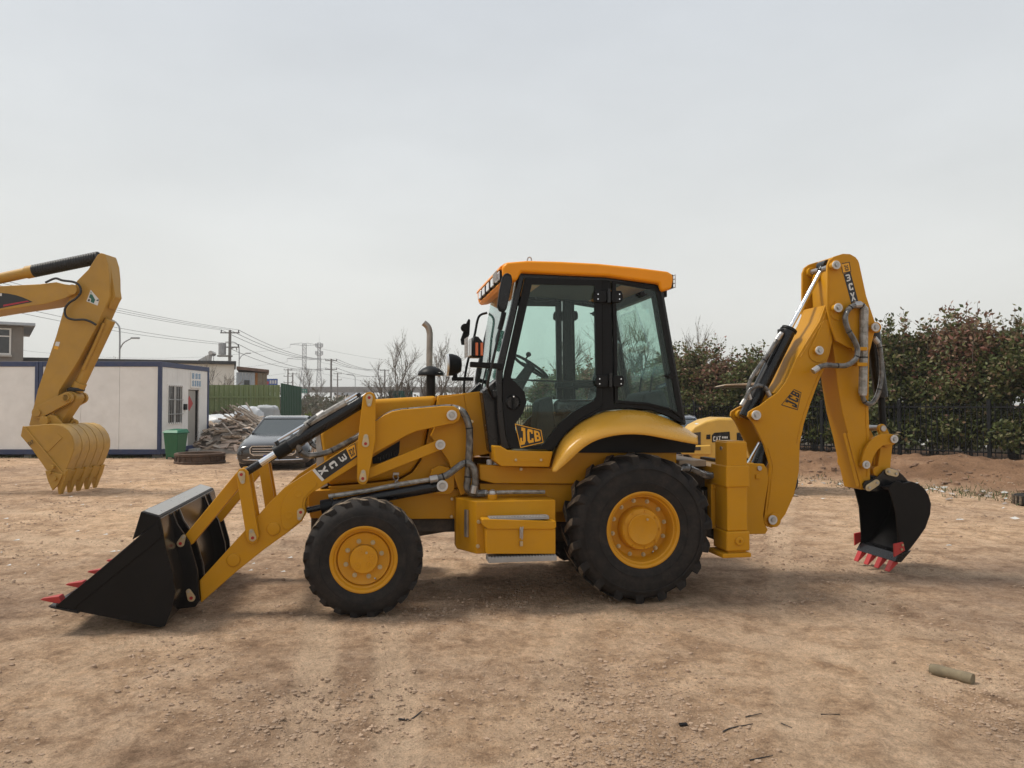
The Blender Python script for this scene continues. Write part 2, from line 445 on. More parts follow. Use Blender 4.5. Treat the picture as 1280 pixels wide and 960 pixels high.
c1 = mixc(.8, c0, mid, 'MULTIPLY')
mpn = N('ShaderNodeMapping', t); mpn.inputs['Rotation'].default_value = (0, 0, R(-38)); mpn.inputs['Scale'].default_value = (9, 1.1, 1)
LK(co.outputs['Object'], mpn.inputs[0], t)
strk = ramp(tn(1.0, 7, .7, mpn.outputs[0]), [(.32, (.72, .70, .68)), (.5, (1, 1, 1)), (.7, (1.15, 1.13, 1.1))])
pa_ = N('ShaderNodeAttribute', t); pa_.attribute_name = 'packed'
pm_ = N('ShaderNodeMath', t, operation='MULTIPLY'); pm_.inputs[1].default_value = .5; LK(pa_.outputs['Fac'], pm_.inputs[0], t)
c1 = mixc(pm_.outputs[0], c1, (.74, .55, .385))
c2 = mixc(.45, c1, strk, 'MULTIPLY')
fine_ = ramp(tn(26, 8, .75), [(.28, (.52, .5, .48)), (.5, (1, 1, 1)), (.74, (1.35, 1.3, 1.25))])
fine2 = ramp(tn(95, 5, .7), [(.30, (.55, .53, .50)), (.5, (1, 1, 1)), (.70, (1.28, 1.26, 1.22))])
c3 = mixc(.7, mixc(.75, c2, fine_, 'MULTIPLY'), fine2, 'MULTIPLY')
vo = N('ShaderNodeTexVoronoi', t); vo.inputs['Scale'].default_value = 55; vo.feature = 'F1'; LK(co.outputs['Object'], vo.inputs['Vector'], t)
spk = ramp(vo.outputs['Distance'], [(.0, (1, 1, 1)), (.16, (1, 1, 1)), (.22, (0, 0, 0))])
spm = N('ShaderNodeMath', t, operation='MULTIPLY'); LK(spk, spm.inputs[0], t)
r_ = ramp(tn(7, 4, .6), [(.5, (0, 0, 0)), (.62, (.55, .55, .55))]); LK(r_, spm.inputs[1], t)
c4 = mixc(spm.outputs[0], c3, mixc(tn(90, 2), (.16, .11, .08), (.52, .42, .33)))
sx_ = N('ShaderNodeSeparateXYZ', t); LK(co.outputs['Object'], sx_.inputs[0], t)
dt = N('ShaderNodeVectorMath', t, operation='DOT_PRODUCT'); LK(co.outputs['Object'], dt.inputs[0], t); dt.inputs[1].default_value = (FN.x, FN.y, 0)
bkm = N('ShaderNodeMapRange', t); bkm.inputs['From Min'].default_value = F0.dot(FN) - 6.3; bkm.inputs['From Max'].default_value = F0.dot(FN) - 5.0; LK(dt.outputs['Value'], bkm.inputs['Value'], t)
soil = mixc(.8, ramp(tn(1.1, 6, .65), [(.3, (.17, .096, .056)), (.55, (.29, .170, .100)), (.75, (.40, .25, .155))]), fine_, 'MULTIPLY')
c5 = mixc(bkm.outputs[0], c4, soil)
LK(c5, b.inputs['Base Color'], t)
b.inputs['Roughness'].default_value = .95; b.inputs['Specular IOR Level'].default_value = .12
hs = N('ShaderNodeMath', t, operation='ADD'); LK(tn(26, 8, .75), hs.inputs[0], t)
h2 = N('ShaderNodeMath', t, operation='MULTIPLY'); h2.inputs[1].default_value = 1.3; LK(tn(6, 8, .7), h2.inputs[0], t); LK(h2.outputs[0], hs.inputs[1], t)
h4 = N('ShaderNodeMath', t, operation='MULTIPLY_ADD'); h4.inputs[1].default_value = .35; LK(tn(95, 5, .7), h4.inputs[0], t); LK(hs.outputs[0], h4.inputs[2], t)
h3 = N('ShaderNodeMath', t, operation='MULTIPLY_ADD'); h3.inputs[1].default_value = .5; LK(spm.outputs[0], h3.inputs[0], t); LK(h4.outputs[0], h3.inputs[2], t)
bpn = N('ShaderNodeBump', t); bpn.inputs['Strength'].default_value = 1.0; bpn.inputs['Distance'].default_value = .04
LK(h3.outputs[0], bpn.inputs['Height'], t); LK(bpn.outputs[0], b.inputs['Normal'], t)
me = bpy.data.meshes.new('ground'); me.from_pydata(gv, [], gf); me.materials.append(m)
def packed(x, y):
    v_ = 0
    for (px, py, ang, wd, seed) in TRK:
        c, s = math.cos(ang), math.sin(ang); dx, dy = x - px, y - py; lon = dx * c + dy * s
        a = abs(-dx * s + dy * c + .12 * math.sin(lon * .35 + seed)) / wd
        if a < 1.3: v_ = max(v_, (1 - sstep(.75, 1.25, a)) * max(0, .55 + .8 * noise.noise(Vector((lon * .4, seed, 0)))))
    return min(1, v_)
pk_ = me.attributes.new('packed', 'FLOAT', 'POINT'); pk_.data.foreach_set('value', [packed(q[0], q[1]) if -12 < q[0] < 14 and 2.5 < q[1] < 14 else 0 for q in gv])
me.polygons.foreach_set('use_smooth', [True] * len(me.polygons)); me.update()
structure(link('ground', me))
# pale concrete road beyond the hedge
mat('concrete', (.42, .41, .38), .9, var=.12, vscale=1.2, bump=.2, bscale=30)
mat('concrete_dark', (.20, .195, .185), .9, var=.2, vscale=.8)
rd = []
for t_ in (-40, 90):
    for d in (3.2, 10.5): p = fence_pt(t_, d); rd.append((p.x, p.y))
def road_z(d): return .30
mb = MB().add([(*rd[0], .31), (*rd[1], .31), (*rd[3], .31), (*rd[2], .31)], [[0, 1, 2, 3]]); structure(mb.obj('road', 'concrete'))
pa, pb = fence_pt(-40, 3.0), fence_pt(90, 3.0); qa, qb = fence_pt(-40, 3.2), fence_pt(90, 3.2)
mb = MB().hexa([(pa.x, pa.y, .2), (pb.x, pb.y, .2), (qb.x, qb.y, .2), (qa.x, qa.y, .2), (pa.x, pa.y, .43), (pb.x, pb.y, .43), (qb.x, qb.y, .43), (qa.x, qa.y, .43)]); structure(mb.obj('kerb', 'concrete'))

# ================================================================== backhoe loader
J = Frame(.891, 7.564, math.atan2(.179, .984))
jr = empty('backhoe_loader', (J.o.x, J.o.y, 0), J.th, 'yellow backhoe loader with black front bucket and folded rear digging arm', 'backhoe loader')
def jp(name, pts, y0, y1, m, parent=None, bev=.006, yref=None, both=False, seg=2):
    """outline traced on the plane yref (default y0), pushed from y0 to y1; both = also on the other side"""
    P = J.PL(pts, y0 if yref is None else yref); o = MB().prism(P, y0, y1).obj(name, m, parent or jr, bev, seg)
    if both:
        o2 = MB().prism(P, -y0, -y1).obj(name, m, parent or jr, bev, seg); return o, o2
    return o
def jcyl(mb, u, v, y0, y1, rpx, n=20, yref=None):
    yr = y0 if yref is None else yref
    x, z = J.P(u, v, yr); r = J.m(rpx, u, v, yr); mb.cyl((x, y0, z), (x, y1, z), r, n=n); return mb
def jdisc(name, u, v, y0, y1, rpx, m, parent=None, both=False, bev=.003, n=20):
    x, z = J.P(u, v, y0); r = J.m(rpx, u, v, y0)
    o = MB().cyl((x, y0, z), (x, y1, z), r, n=n).obj(name, m, parent or jr, bev)
    if both: MB().cyl((x, -y0, z), (x, -y1, z), r, n=n).obj(name, m, parent or jr, bev)
    return o
def keeper(u, v, du, dv, y, rpx=3.6, m='zinc', parent=None, both=True):
    """tear-drop pin plate with a red dot, pin centre at u,v, tail towards du,dv"""
    for s in ((1, -1) if both else (1,)):
        p0 = J.P(u, v, y); p1 = J.P(u + du, v + dv, y); r = J.m(rpx, u, v, y)
        o = MB().prism(capsule(p0, p1, r * 1.25, r * .8), s * y, s * (y - .012)).obj('pin_plate', m, parent or jr, .002)
        MB().cyl((p0[0], s * (y - .012), p0[1]), (p0[0], s * (y - .02), p0[1]), r * .55, n=10).obj('grease_cap', 'red_dot', o)
        MB().cyl((p1[0], s * (y - .012), p1[1]), (p1[0], s * (y - .018), p1[1]), r * .4, n=8).obj('bolt', 'steel', o)
def washer(u, v, y, rpx, depth=.02, parent=None, m='washer_white', both=False, tub=None):
    x, z = J.P(u, v, y); r = J.m(rpx, u, v, y)
    for s in ((1, -1) if both else (1,)):
        o = MB().cyl((x, s * (y + .016), z), (x, s * y, z), r, n=24).obj('pin_washer', m, parent or jr, .003)
        MB().cyl((x, s * (y + depth + .05), z), (x, s * (y + .016), z), r * .86, n=20).obj('pin_sleeve', 'yellow', parent or jr)
        MB().lathe([(r * .62, s * y), (r * .60, s * (y - .004)), (r * .5, s * (y - .003))], (x, 0, z), 'y', 20).obj('washer_rim', 'steel', o)
        MB().cyl((x, s * y, z), (x, s * (y - .012), z), r * .42, n=12).obj('pin_head', 'steel' if not tub else tub, o, .002)

# ---- front bucket
bk = MB()
BY = 1.02
bp_ = [(68, 758), (95, 764), (200, 784), (206, 781), (213, 765), (219, 740), (215, 715), (206, 682), (203, 662), (200, 648)]
outer = J.PL(bp_, -BY)
def offset_poly(P, d):
    out = []
    for i, p in enumerate(P):
        a = Vector(P[max(i - 1, 0)]); b_ = Vector(P[min(i + 1, len(P) - 1)]); t_ = (b_ - a).normalized(); n_ = Vector((-t_.y, t_.x))
        out.append((p[0] + n_.x * d, p[1] + n_.y * d))
    return out
inner = offset_poly(outer, .022)
bucket = MB().prism(outer + inner[::-1], -BY + .02, BY - .02).obj('front_bucket', 'black_back', jr, .004)
side = J.PL([(200, 648), (74, 755), (68, 758), (95, 764), (200, 784.5), (206, 783), (213, 765), (219, 740), (215, 715), (206, 682), (203, 662)], -BY)
for s in (1, -1):
    MB().prism(side, -s * BY, -s * (BY - .022)).obj('side_plate', 'black_paint', bucket, .004)
    MB().prism(J.PL([(198, 652), (74, 754), (72, 757), (92, 761), (203, 671)], -BY), -s * (BY + .008), -s * (BY + .0005)).obj('side_edge', 'black_paint', bucket, .003)
gd = J.PL([(200, 651), (199, 646), (176, 639.5), (165, 675)], -BY)
MB().prism([gd[0], gd[1], gd[2], gd[3]], -BY + .003, BY - .003).obj('spill_guard', 'black_paint', bucket, .006)
g1, g2 = Vector(gd[1]), Vector(gd[2]); gn = (g2 - g1).normalized(); gu = Vector((gn.y, -gn.x)); gu = gu if gu.y > 0 else -gu
tp = [g1 + gn * .012 + gu * .001, g2 - gn * .012 + gu * .001, g2 - gn * .012 + gu * .006, g1 + gn * .012 + gu * .006]
MB().prism([(p.x, p.y) for p in tp], -BY + .03, BY - .03).obj('guard_top', 'pale_top', bucket, .001)
lipx = J.PL([(60, 757.5), (64, 760), (98, 767), (97, 763)], -BY)
MB().prism(lipx, -BY - .006, BY + .006).obj('cutting_edge', 'black_gloss', bucket, .003)
tx = J.PL([(46, 752), (52, 749), (72, 748), (78, 757), (60, 757)], -BY)
for i in range(5):
    y = -BY + .06 + i * (2 * BY - .12) / 4
    MB().hexa([(tx[0][0], y - .012, tx[0][1]), (tx[0][0], y + .012, tx[0][1]), (tx[3][0], y + .045, tx[3][1]), (tx[3][0], y - .045, tx[3][1]),
               (tx[0][0] + .02, y - .012, tx[0][1] + .012), (tx[0][0] + .02, y + .012, tx[0][1] + .012), (tx[2][0], y + .045, tx[2][1] + .012), (tx[2][0], y - .045, tx[2][1] + .012)]).obj('tooth', 'red_paint', bucket, .004)
brk = J.PL([(205, 670), (216, 640), (222, 655), (237, 677), (247, 712), (250, 750), (245, 758), (214, 762), (214, 740)], -.70)
for s in (1, -1):
    for y in (.70, .50):
        MB().prism(brk, s * (y + .018), s * (y - .018)).obj('bracket_plate', 'black_paint', bucket, .004)
    # weld-edge strip on the back of each bracket shows pale
    MB().tube([(x, s * .482, z) for x, z in brk[1:6]], .004, n=5, smooth=False).obj('weld_edge', 'steel', bucket)
# reinforcing channel on the back
ch = J.PL([(217, 700), (227, 705), (228, 735), (219, 738)], -.9)
keeper(226, 679, 3.5, -8, -.72, 3.6, parent=bucket); keeper(239.5, 747, -3.5, -8, -.72, 3.8, parent=bucket)

# ---- loader arms with their linkage
arm_px = [(249, 726), (307, 662), (335, 630), (355, 610), (390, 587.5), (418, 569), (445, 552.5), (469, 527), (480, 519), (490, 514.5), (503, 512), (555, 507.5), (567, 507.5), (573, 511), (576, 518), (574, 525), (568, 529.5),
          (560, 530.5), (535, 536), (521, 539), (509, 544), (500, 549), (467, 567.5), (445, 582), (390, 616), (383, 623), (381, 631), (383, 641), (377, 652), (362, 664), (330, 687), (295, 715), (251, 754)]
re_px = [(352, 655), (351, 637), (354, 626), (360, 617), (366, 610), (374, 604), (391, 600.5), (396, 603), (395, 608), (386, 616), (379, 624), (378, 632), (381, 640), (376, 650), (362, 662), (355, 661)]
AO, AI = -.66, -.55
armP = J.PL(arm_px, AO)
for s in (1, -1):
    a_ = MB().prism(armP, s * AO, s * AI).obj('loader_arm', 'yellow', jr, .008, 3)
    MB().prism(J.PL(re_px, AO), s * (AO - .008), s * (AO - .0005)).obj('reinforcing_plate', 'yellow', a_, .004)
    for (u, v, r) in ((292, 700, 8.3), (342, 661, 8.3)):
        x, z = J.P(u, v, AO); rr = J.m(r, u, v, AO)
        MB().lathe([(rr, AO * s), (rr, s * (AO - .006)), (rr * .88, s * (AO - .014)), (rr * .8, s * (AO - .015))], (x, 0, z), 'y', 28).obj('boss', 'yellow', a_)
    for (u, v, r) in ((373, 617, 5), (361, 644, 5)):
        x, z = J.P(u, v, AO); rr = J.m(r, u, v, AO)
        MB().lathe([(rr, s * (AO - .008)), (rr, s * (AO - .011)), (rr * .85, s * (AO - .0125)), (rr * .8, s * (AO - .012))], (x, 0, z), 'y', 24).obj('boss', 'yellow', a_)
    # front lever, rear crank, tilt link, guide link
    lv = J.PL([(295, 592.5), (298.7, 586.3), (305, 585.5), (310, 590), (323.7, 670), (321, 677.5), (316, 680), (310, 677.5), (307.5, 670)], -.715)
    MB().prism(lv, s * -.715, s * -.675).obj('front_lever', 'yellow', jr, .006)
    MB().prism(lv, s * -.535, s * -.495).obj('front_lever', 'yellow', jr, .006)
    ck = J.PL([(453.7, 495), (457.5, 491), (462.5, 489.7), (467.5, 492), (469.5, 497.5), (469.5, 550), (460, 600), (457.5, 605), (452.5, 606.3), (448, 604), (446.2, 597.5), (447, 555)], -.725)
    MB().prism(ck, s * -.725, s * -.68).obj('rear_crank', 'yellow', jr, .006)
    MB().prism(ck, s * -.53, s * -.485).obj('rear_crank', 'yellow', jr, .006)
    MB().prism(J.PL([(229, 672), (233, 667), (296, 590), (304, 592), (304, 604), (241, 680), (236, 682), (230, 678)], -.645), s * -.645, s * -.56).obj('tilt_link', 'yellow', jr, .006)
    MB().prism(capsule(J.P(453, 595, -.65), J.P(550, 556, -.65), .042, .045), s * -.65, s * -.60).obj('guide_link', 'yellow', jr, .006)
    # tilt ram between the cranks
    ry = s * -.605
    p0 = J.V(302, 594, -.605); p1 = J.V(347, 565.5, -.605); p2 = J.V(454, 501, -.605); p3 = J.V(463, 496.5, -.605)
    for p in (p0, p1, p2, p3): p.y = ry
    d = (p2 - p1).normalized()
    ram = MB().cyl(p1, p2 + d * .06, .056, n=24).obj('tilt_ram', 'black_gloss', jr, .006)
    MB().cyl(p1 - d * .02, p1 + d * .11, .062, n=24).obj('gland', 'black_plastic', ram, .004)
    pm = p0 + (p1 - p0) * .52
    MB().cyl(pm, p1, .030, n=16).obj('piston_rod', 'chrome', ram)
    MB().cyl(p0, pm, .033, n=16).obj('rod_end', 'black_gloss', ram, .004)
    up = Vector((-d.z, 0, d.x)); up = up if up.z > 0 else -up
    q0 = J.V(348, 550, -.605); q1 = J.V(447, 492, -.605); q0.y = q1.y = ry - .02 * s
    MB().cyl(q0, q1, .011, n=8).obj('oil_pipe', 'chrome', ram)
    MB().cyl(q0 - d * .02, q0 - d * .02 - up * .09, .018, n=8).obj('pipe_elbow', 'black_gloss', ram)
    MB().cyl(q1 + d * .0, q1 + d * .0 - up * .08, .018, n=8).obj('pipe_elbow', 'black_gloss', ram)
    q2 = q0 + d * .25 - up * .012; q3 = q1 - d * .12 - up * .012
    MB().tube([q2, q2 + (q3 - q2) * .5, q3], .030, n=8).obj('pipe_wrap', 'hose_wrap_light', ram)
    # lift ram low on the chassis
    ly = -.60
    a0 = J.V(384, 638, ly); a1 = J.V(402, 634, ly); a2 = J.V(551, 607, ly)
    for p in (a0, a1, a2): p.y = s * ly
    d2 = (a2 - a1).normalized(); up2 = Vector((-d2.z, 0, d2.x)); up2 = up2 if up2.z > 0 else -up2
    lr = MB().cyl(a1, a2, .050, n=24).obj('lift_ram', 'black_gloss', jr, .006)
    MB().cyl(a1 - d2 * .005, a1 + d2 * .09, .060, n=24).obj('gland', 'black_plastic', lr, .004)
    MB().cyl(a0, a1, .026, n=16).obj('piston_rod', 'black_gloss', lr)
    b0 = J.V(411, 620, ly); b1 = J.V(541, 598.5, ly)
    for p in (b0, b1): p.y = s * (ly - .03)
    MB().tube([b0, b0 + (b1 - b0) * .35 - up2 * .004, b0 + (b1 - b0) * .7 + up2 * .004, b1], .019, n=8).obj('pipe_wrap', 'hose_wrap_light', lr)
    MB().cyl(b0 + d2 * .02, b0 + d2 * .02 - up2 * .07, .014, n=8).obj('pipe_elbow', 'black_gloss', lr)
    # hose loop at the arm
    hp = [(403, 517, -.62), (390, 526, -.63), (379, 537, -.63), (372, 550, -.63), (374, 562, -.62), (384, 569, -.60), (399, 568, -.56), (415, 563, -.53), (432, 554, -.52), (447, 545.5, -.52), (470, 529, -.52), (484, 519.5, -.52), (496, 515, -.52), (520, 512.5, -.52), (545, 510, -.52), (560, 509, -.53), (571, 511, -.56), (580, 517, -.60), (586, 532, -.60), (587, 550, -.60), (586, 575, -.60), (585, 596, -.60), (584, 609, -.60), (590, 616, -.60), (607, 616.5, -.64)]
    pts = []
    for (u_, v_, y_) in hp: q_ = J.V(u_, v_, y_); q_.y *= s; pts.append(q_)
    MB().tube(pts, lambda t_: .025 + .008 * sstep(.62, .70, t_), n=10).obj('hose', 'hose_wrap', jr)
    hp = [(540, 599), (550, 597), (560, 593), (572, 584), (580, 579), (588, 580), (593, 588), (594, 602), (592, 614)]
    pts = [Vector((x, s * -.655, z)) for x, z in J.PL(hp, -.655)]
    MB().tube(pts, .030, n=10).obj('hose', 'hose_wrap', jr)
keeper(302, 593, 1.5, 9, -.715); keeper(316, 672, -1.6, -8, -.715); keeper(376, 640, -1.5, 7.5, -.67)
keeper(461.5, 497, 0, 8.5, -.725); keeper(457, 554.5, .4, -9, -.725); keeper(453.5, 598, .6, -8, -.725)
washer(565, 519, -.70, 6.4, .03, both=True); washer(550.5, 556, -.69, 6.2, .03, both=True); washer(553, 607.5, -.69, 7, .04, both=True)
# arm cross tube
x, z = J.P(330, 664, -.6); MB().cyl((x, -.56, z), (x, .56, z), .07, n=20).obj('cross_tube', 'yellow', jr)

# ---- bonnet, cowl and chassis
HY = .41
bon = [(400, 541), (408, 529), (420, 518), (436, 508), (452, 502), (470, 499), (510, 496.5), (547, 494.5), (535, 537), (531, 557), (525, 575), (514, 590), (500, 598), (470, 602), (409, 607)]
bonnet = jp('bonnet', bon, -HY, HY, 'yellow', bev=.045, seg=5)
cow = [(548.2, 494.6), (604, 489.5), (609, 530), (614, 567), (592, 570), (590, 610), (412, 612), (410, 608.5), (471, 603.4), (501, 599.3), (515.2, 591), (526.3, 575.7), (532.3, 557.3), (536.3, 537.3)]
jp('cowl', cow, -HY - .002, HY + .002, 'yellow', bev=.006)
jp('cowl_panel', [(580, 491.5), (604.5, 489), (614.5, 566.5), (592, 570.5)], -HY - .03, -HY - .003, 'yellow', bev=.004, both=True)
jp('cowl_panel', [(549.5, 497.5), (579.5, 492.5), (588, 540), (536, 560), (539, 535)], -HY - .02, -HY - .003, 'yellow', bev=.004, both=True)
jp('vent', [(466, 580), (465, 572), (500, 551), (499, 566), (496, 572), (490, 577)], -HY - .006, -HY + .01, 'black_plastic', bonnet, .002, both=True)
g = MB()
for i in range(9):
    x0, z0 = J.P(469 + i * 3.4, 574 - i * 1.2, -HY); g.box(x0 - .003, x0 + .003, -HY - .012, -HY - .006, z0 - .035 if i > 1 else z0 - .01, z0 + .008 + i * .001)
g.obj('vent_grille', 'black_gloss', bonnet)
jp('radiator_mesh', [(395, 545), (400, 541), (410, 607), (400, 611), (396, 590)], -HY + .06, HY - .06, 'steel', bonnet, .004)
jp('chassis_plate', [(386, 614), (412, 612), (590, 611), (592, 618), (571, 620), (571, 648.5), (512, 649), (388, 648), (385, 630)], -HY - .01, HY + .01, 'yellow', bev=.008)
jp('pivot_tower', [(536, 600), (540, 587), (550, 582), (562, 585), (568, 595), (568, 612), (562, 618), (540, 618)], -.50, -.42, 'yellow', bev=.006, both=True)
jp('pivot_tower', [(538, 545), (548, 525), (556, 512), (572, 508), (590, 530), (590, 611), (576, 620), (560, 575)], -.52, -.44, 'yellow', bev=.006, both=True)
for (u, v) in ((565, 624), (564.5, 646), (590, 527)):
    jdisc('bolt', u, v, -HY - .035 if v > 600 else -.53, -HY, 2, 'zinc', n=8)
la = MB()
hk = J.VL([(496, 592), (498, 598), (494, 603), (497, 608)], -HY - .02)
la.tube(hk, .006, n=6); hk = J.VL([(492, 592), (492, 598), (498, 603), (495, 609)], -HY - .02); la.tube(hk, .006, n=6)
a = J.P(495, 592, -HY); la.box(a[0] - .025, a[0] + .025, -HY - .03, -HY, a[1] - .01, a[1] + .01); a = J.P(496, 609, -HY); la.box(a[0] - .02, a[0] + .02, -HY - .03, -HY, a[1] - .01, a[1] + .01)
la.obj('bonnet_latch', 'steel', jr)
# main frame rails and driveline under the cab
fx0, _ = J.P(590, 610, -.4); rx = .06
rail = MB().box(fx0 - .05, 1.05, -.40, .40, .62, .92).obj('main_frame', 'yellow', jr, .01)
MB().box(-2.75, fx0, -.36, .36, .55, .82).obj('front_frame', 'dark_under', jr, .02)
MB().box(-1.3, 1.0, -.30, .30, .42, .66).obj('driveline', 'dark_under', jr, .03)
mb = MB(); mb.cyl((-2.29, -.66, .465), (-2.29, .66, .465), .075, n=16); mb.box(-2.42, -2.16, -.17, .17, .34, .62); mb.cyl((-2.29, -.70, .465), (-2.29, -.60, .465), .13, n=16); mb.cyl((-2.29, .60, .465), (-2.29, .70, .465), .13, n=16)
mb.obj('front_axle', 'dark_under', jr, .01)
mb = MB(); mb.cyl((rx, -.75, .62), (rx, .75, .62), .12, n=16); mb.box(-.12, .26, -.24, .24, .42, .84); mb.obj('rear_axle', 'dark_under', jr, .01)
mb = MB(); mb.tube(J.VL([(515, 661), (545, 653), (565, 650), (575, 652)], -.30), .012, n=6); mb.obj('hose', 'rubber_hose', jr)
mb = MB(); mb.cyl(J.V(518, 667, -.3), J.V(590, 655, -.3), .03, n=10); mb.box(*[J.P(545, 0, -.3)[0], J.P(595, 0, -.3)[0]], -.36, -.2, .72, .80); mb.obj('drive_shaft', 'dark_under', jr)

# ---- wheels
def wheel(cx, y_out, s, Rr, wd, rim, nl, hub_r, bolt_r, nb, dish, big):
    """s = 1 near side (outer face at y_out, wheel runs inward to +y)"""
    root = empty('wheel', (0, 0, 0)); root.parent = jr
    w0 = 0.0
    def Y(t_): return y_out + s * t_ if s > 0 else -y_out - t_
    C = (cx, 0, Rr - .022)
    base = Rr - (.042 if big else .020)
    sh = .05 if big else .035
    prof = [(rim + .002, Y(.045)), (rim + .012, Y(.022)), (rim + .03, Y(.012)), (rim + (base - rim) * .35, Y(.002)), (rim + (base - rim) * .62, Y(.006)), (base - .045, Y(.022)), (base - .012, Y(.05)), (base, Y(.09)),
            (base + .012, Y(wd * .35)), (base + .015, Y(wd * .5)), (base + .012, Y(wd * .65)), (base, Y(wd - .09)), (base - .012, Y(wd - .05)), (base - .045, Y(wd - .022)), (rim + (base - rim) * .5, Y(wd)), (rim + .012, Y(wd - .03)), (rim, Y(wd - .06))]
    ty = MB().lathe(prof, C, 'y', 72, closed=True)
    for rr_ in ((.30, .72) if big else (.45,)):
        rad = rim + (base - rim) * rr_
        ty.lathe([(rad - .006, Y(.004)), (rad - .004, Y(-.002)), (rad + .004, Y(-.002)), (rad + .006, Y(.004))], C, 'y', 64, caps=False)
    tyre = ty.obj('tyre', 'rubber', root)
    lg = MB()
    for i in range(nl):
        for side_ in (0, 1):
            a0 = 2 * PI * (i + .5 * side_) / nl
            # lug runs from the shoulder to past the middle, leaning round the tyre
            sw = .42 if big else .30
            lean = (.20 if big else .24)
            secs = []
            for k, (tt, rr2, hw) in enumerate(((.022 if big else .035, -.055 if big else -.030, .030), (.032 if big else .042, -.010 if big else -.004, .033), (.07, .0, .034), (wd * .30, .0, .030), (wd * .56, .0, .026))):
                ang = a0 + (lean * (tt / (wd * .56)))
                yy = Y(tt) if side_ == 0 else Y(wd - tt)
                secs.append((ang, yy, Rr + rr2, hw if big else hw * .88))
            o_ = len(lg.v)
            for ang, yy, ro, hw in secs:
                for da, rad in ((-hw / Rr, ro), (hw / Rr, ro), (hw * 1.35 / Rr, ro - .06), (-hw * 1.35 / Rr, ro - .06)):
                    q = ang + da; lg.v.append((C[0] + rad * math.cos(q), yy, C[2] + rad * math.sin(q)))
            for k in range(len(secs) - 1):
                for j in range(4):
                    lg.cur = 0 if j == 0 and k > 0 else 1
                    lg.face([o_ + k * 4 + j, o_ + k * 4 + (j + 1) % 4, o_ + (k + 1) * 4 + (j + 1) % 4, o_ + (k + 1) * 4 + j])
            lg.face([o_ + j for j in range(4)]); lg.face([o_ + (len(secs) - 1) * 4 + j for j in range(4)])
    lg.obj('tread', ['rubber_lug', 'rubber'], root, .004, 1, ang=30)
    d = dish
    rp_ = [(rim + .012, Y(.03)), (rim + .014, Y(.016)), (rim + .004, Y(.012)), (rim - .012, Y(.02)), (rim - .024, Y(.045)), (rim - .034, Y(.05)), (rim - .042, Y(.075)), (rim - .05, Y(d * .9)), (rim - .062, Y(d)),
           (hub_r + .004, Y(d)), (hub_r + .004, Y(d + .03)), (.01, Y(d + .03))]
    rimo = MB().lathe(rp_ + [(.01, Y(d + .06)), (rim - .03, Y(d + .06)), (rim - .01, Y(wd - .05)), (rim + .012, Y(wd - .04))], C, 'y', 56, caps=False).obj('rim', 'yellow_hub', root)
    h0 = .018 if big else .03
    if big:
        hp_ = [(hub_r + .010, Y(d)), (hub_r + .006, Y(d - .03)), (hub_r, Y(.07)), (hub_r - .010, Y(.052)), (hub_r - .048, Y(.046)), (hub_r - .050, Y(.030)), (hub_r - .058, Y(.026)), (hub_r - .066, Y(.030)), (.001, Y(.030))]
    else:
        hp_ = [(hub_r + .002, Y(d + .02)), (hub_r, Y(.022)), (hub_r - .006, Y(.016)), (.001, Y(.016))]
    MB().lathe(hp_, C, 'y', 40).obj('hub', 'yellow_hub', root)
    if big:
        for i in range(9):
            q = 2 * PI * i / 9; x = C[0] + (hub_r - .024) * math.cos(q); z = C[2] + (hub_r - .024) * math.sin(q)
            MB().cyl((x, Y(.05), z), (x, Y(.036), z), .010, n=8).obj('hub_bolt', 'yellow_hub', root)
    else:
        for (q, r_) in ((.3, .6), (1.9, .58), (3.9, .62), (5.6, .5)):
            x = C[0] + hub_r * r_ * math.cos(q); z = C[2] + hub_r * r_ * math.sin(q)
            MB().lathe([(.026, Y(.0165)), (.026, Y(.0135)), (.023, Y(.0125)), (.021, Y(.015)), (.006, Y(.015)), (.004, Y(.012))], (x, 0, z), 'y', 16).obj('hub_boss', 'yellow_hub', root)
    x = C[0] + hub_r * .35 * math.cos(1.0); z = C[2] + hub_r * .6 * math.sin(.95)
    MB().cyl((x, Y(.02), z), (x, Y(.010), z), .010, n=10).obj('drain_plug', 'zinc', root)
    for i in range(nb):
        q = 2 * PI * (i + .35) / nb; x = C[0] + bolt_r * math.cos(q); z = C[2] + bolt_r * math.sin(q)
        mb = MB(); mb.cyl((x, Y(d), z), (x, Y(d - .006), z), .019, n=12); mb.cyl((x, Y(d - .006), z), (x, Y(d - .022), z), .014, n=6); mb.cyl((x, Y(d - .022), z), (x, Y(d - .034), z), .008, n=8)
        mb.obj('wheel_nut', 'zinc', root)
    q = -1.05; x = C[0] + (rim - .06) * math.cos(q); z = C[2] + (rim - .06) * math.sin(q)
    MB().cyl((x, Y(d), z), (x - .01, Y(d - .05), z + .02), .006, n=8).obj('valve', 'steel', root)
    return root
for s in (1, -1):
    wheel(-2.29, -1.01, s, .478, .33, .255, 21, .112, .146, 8, .062, False)
    wheel(.06, -1.0, s, .645, .43, .315, 19, .182, .238, 12, .15, True)

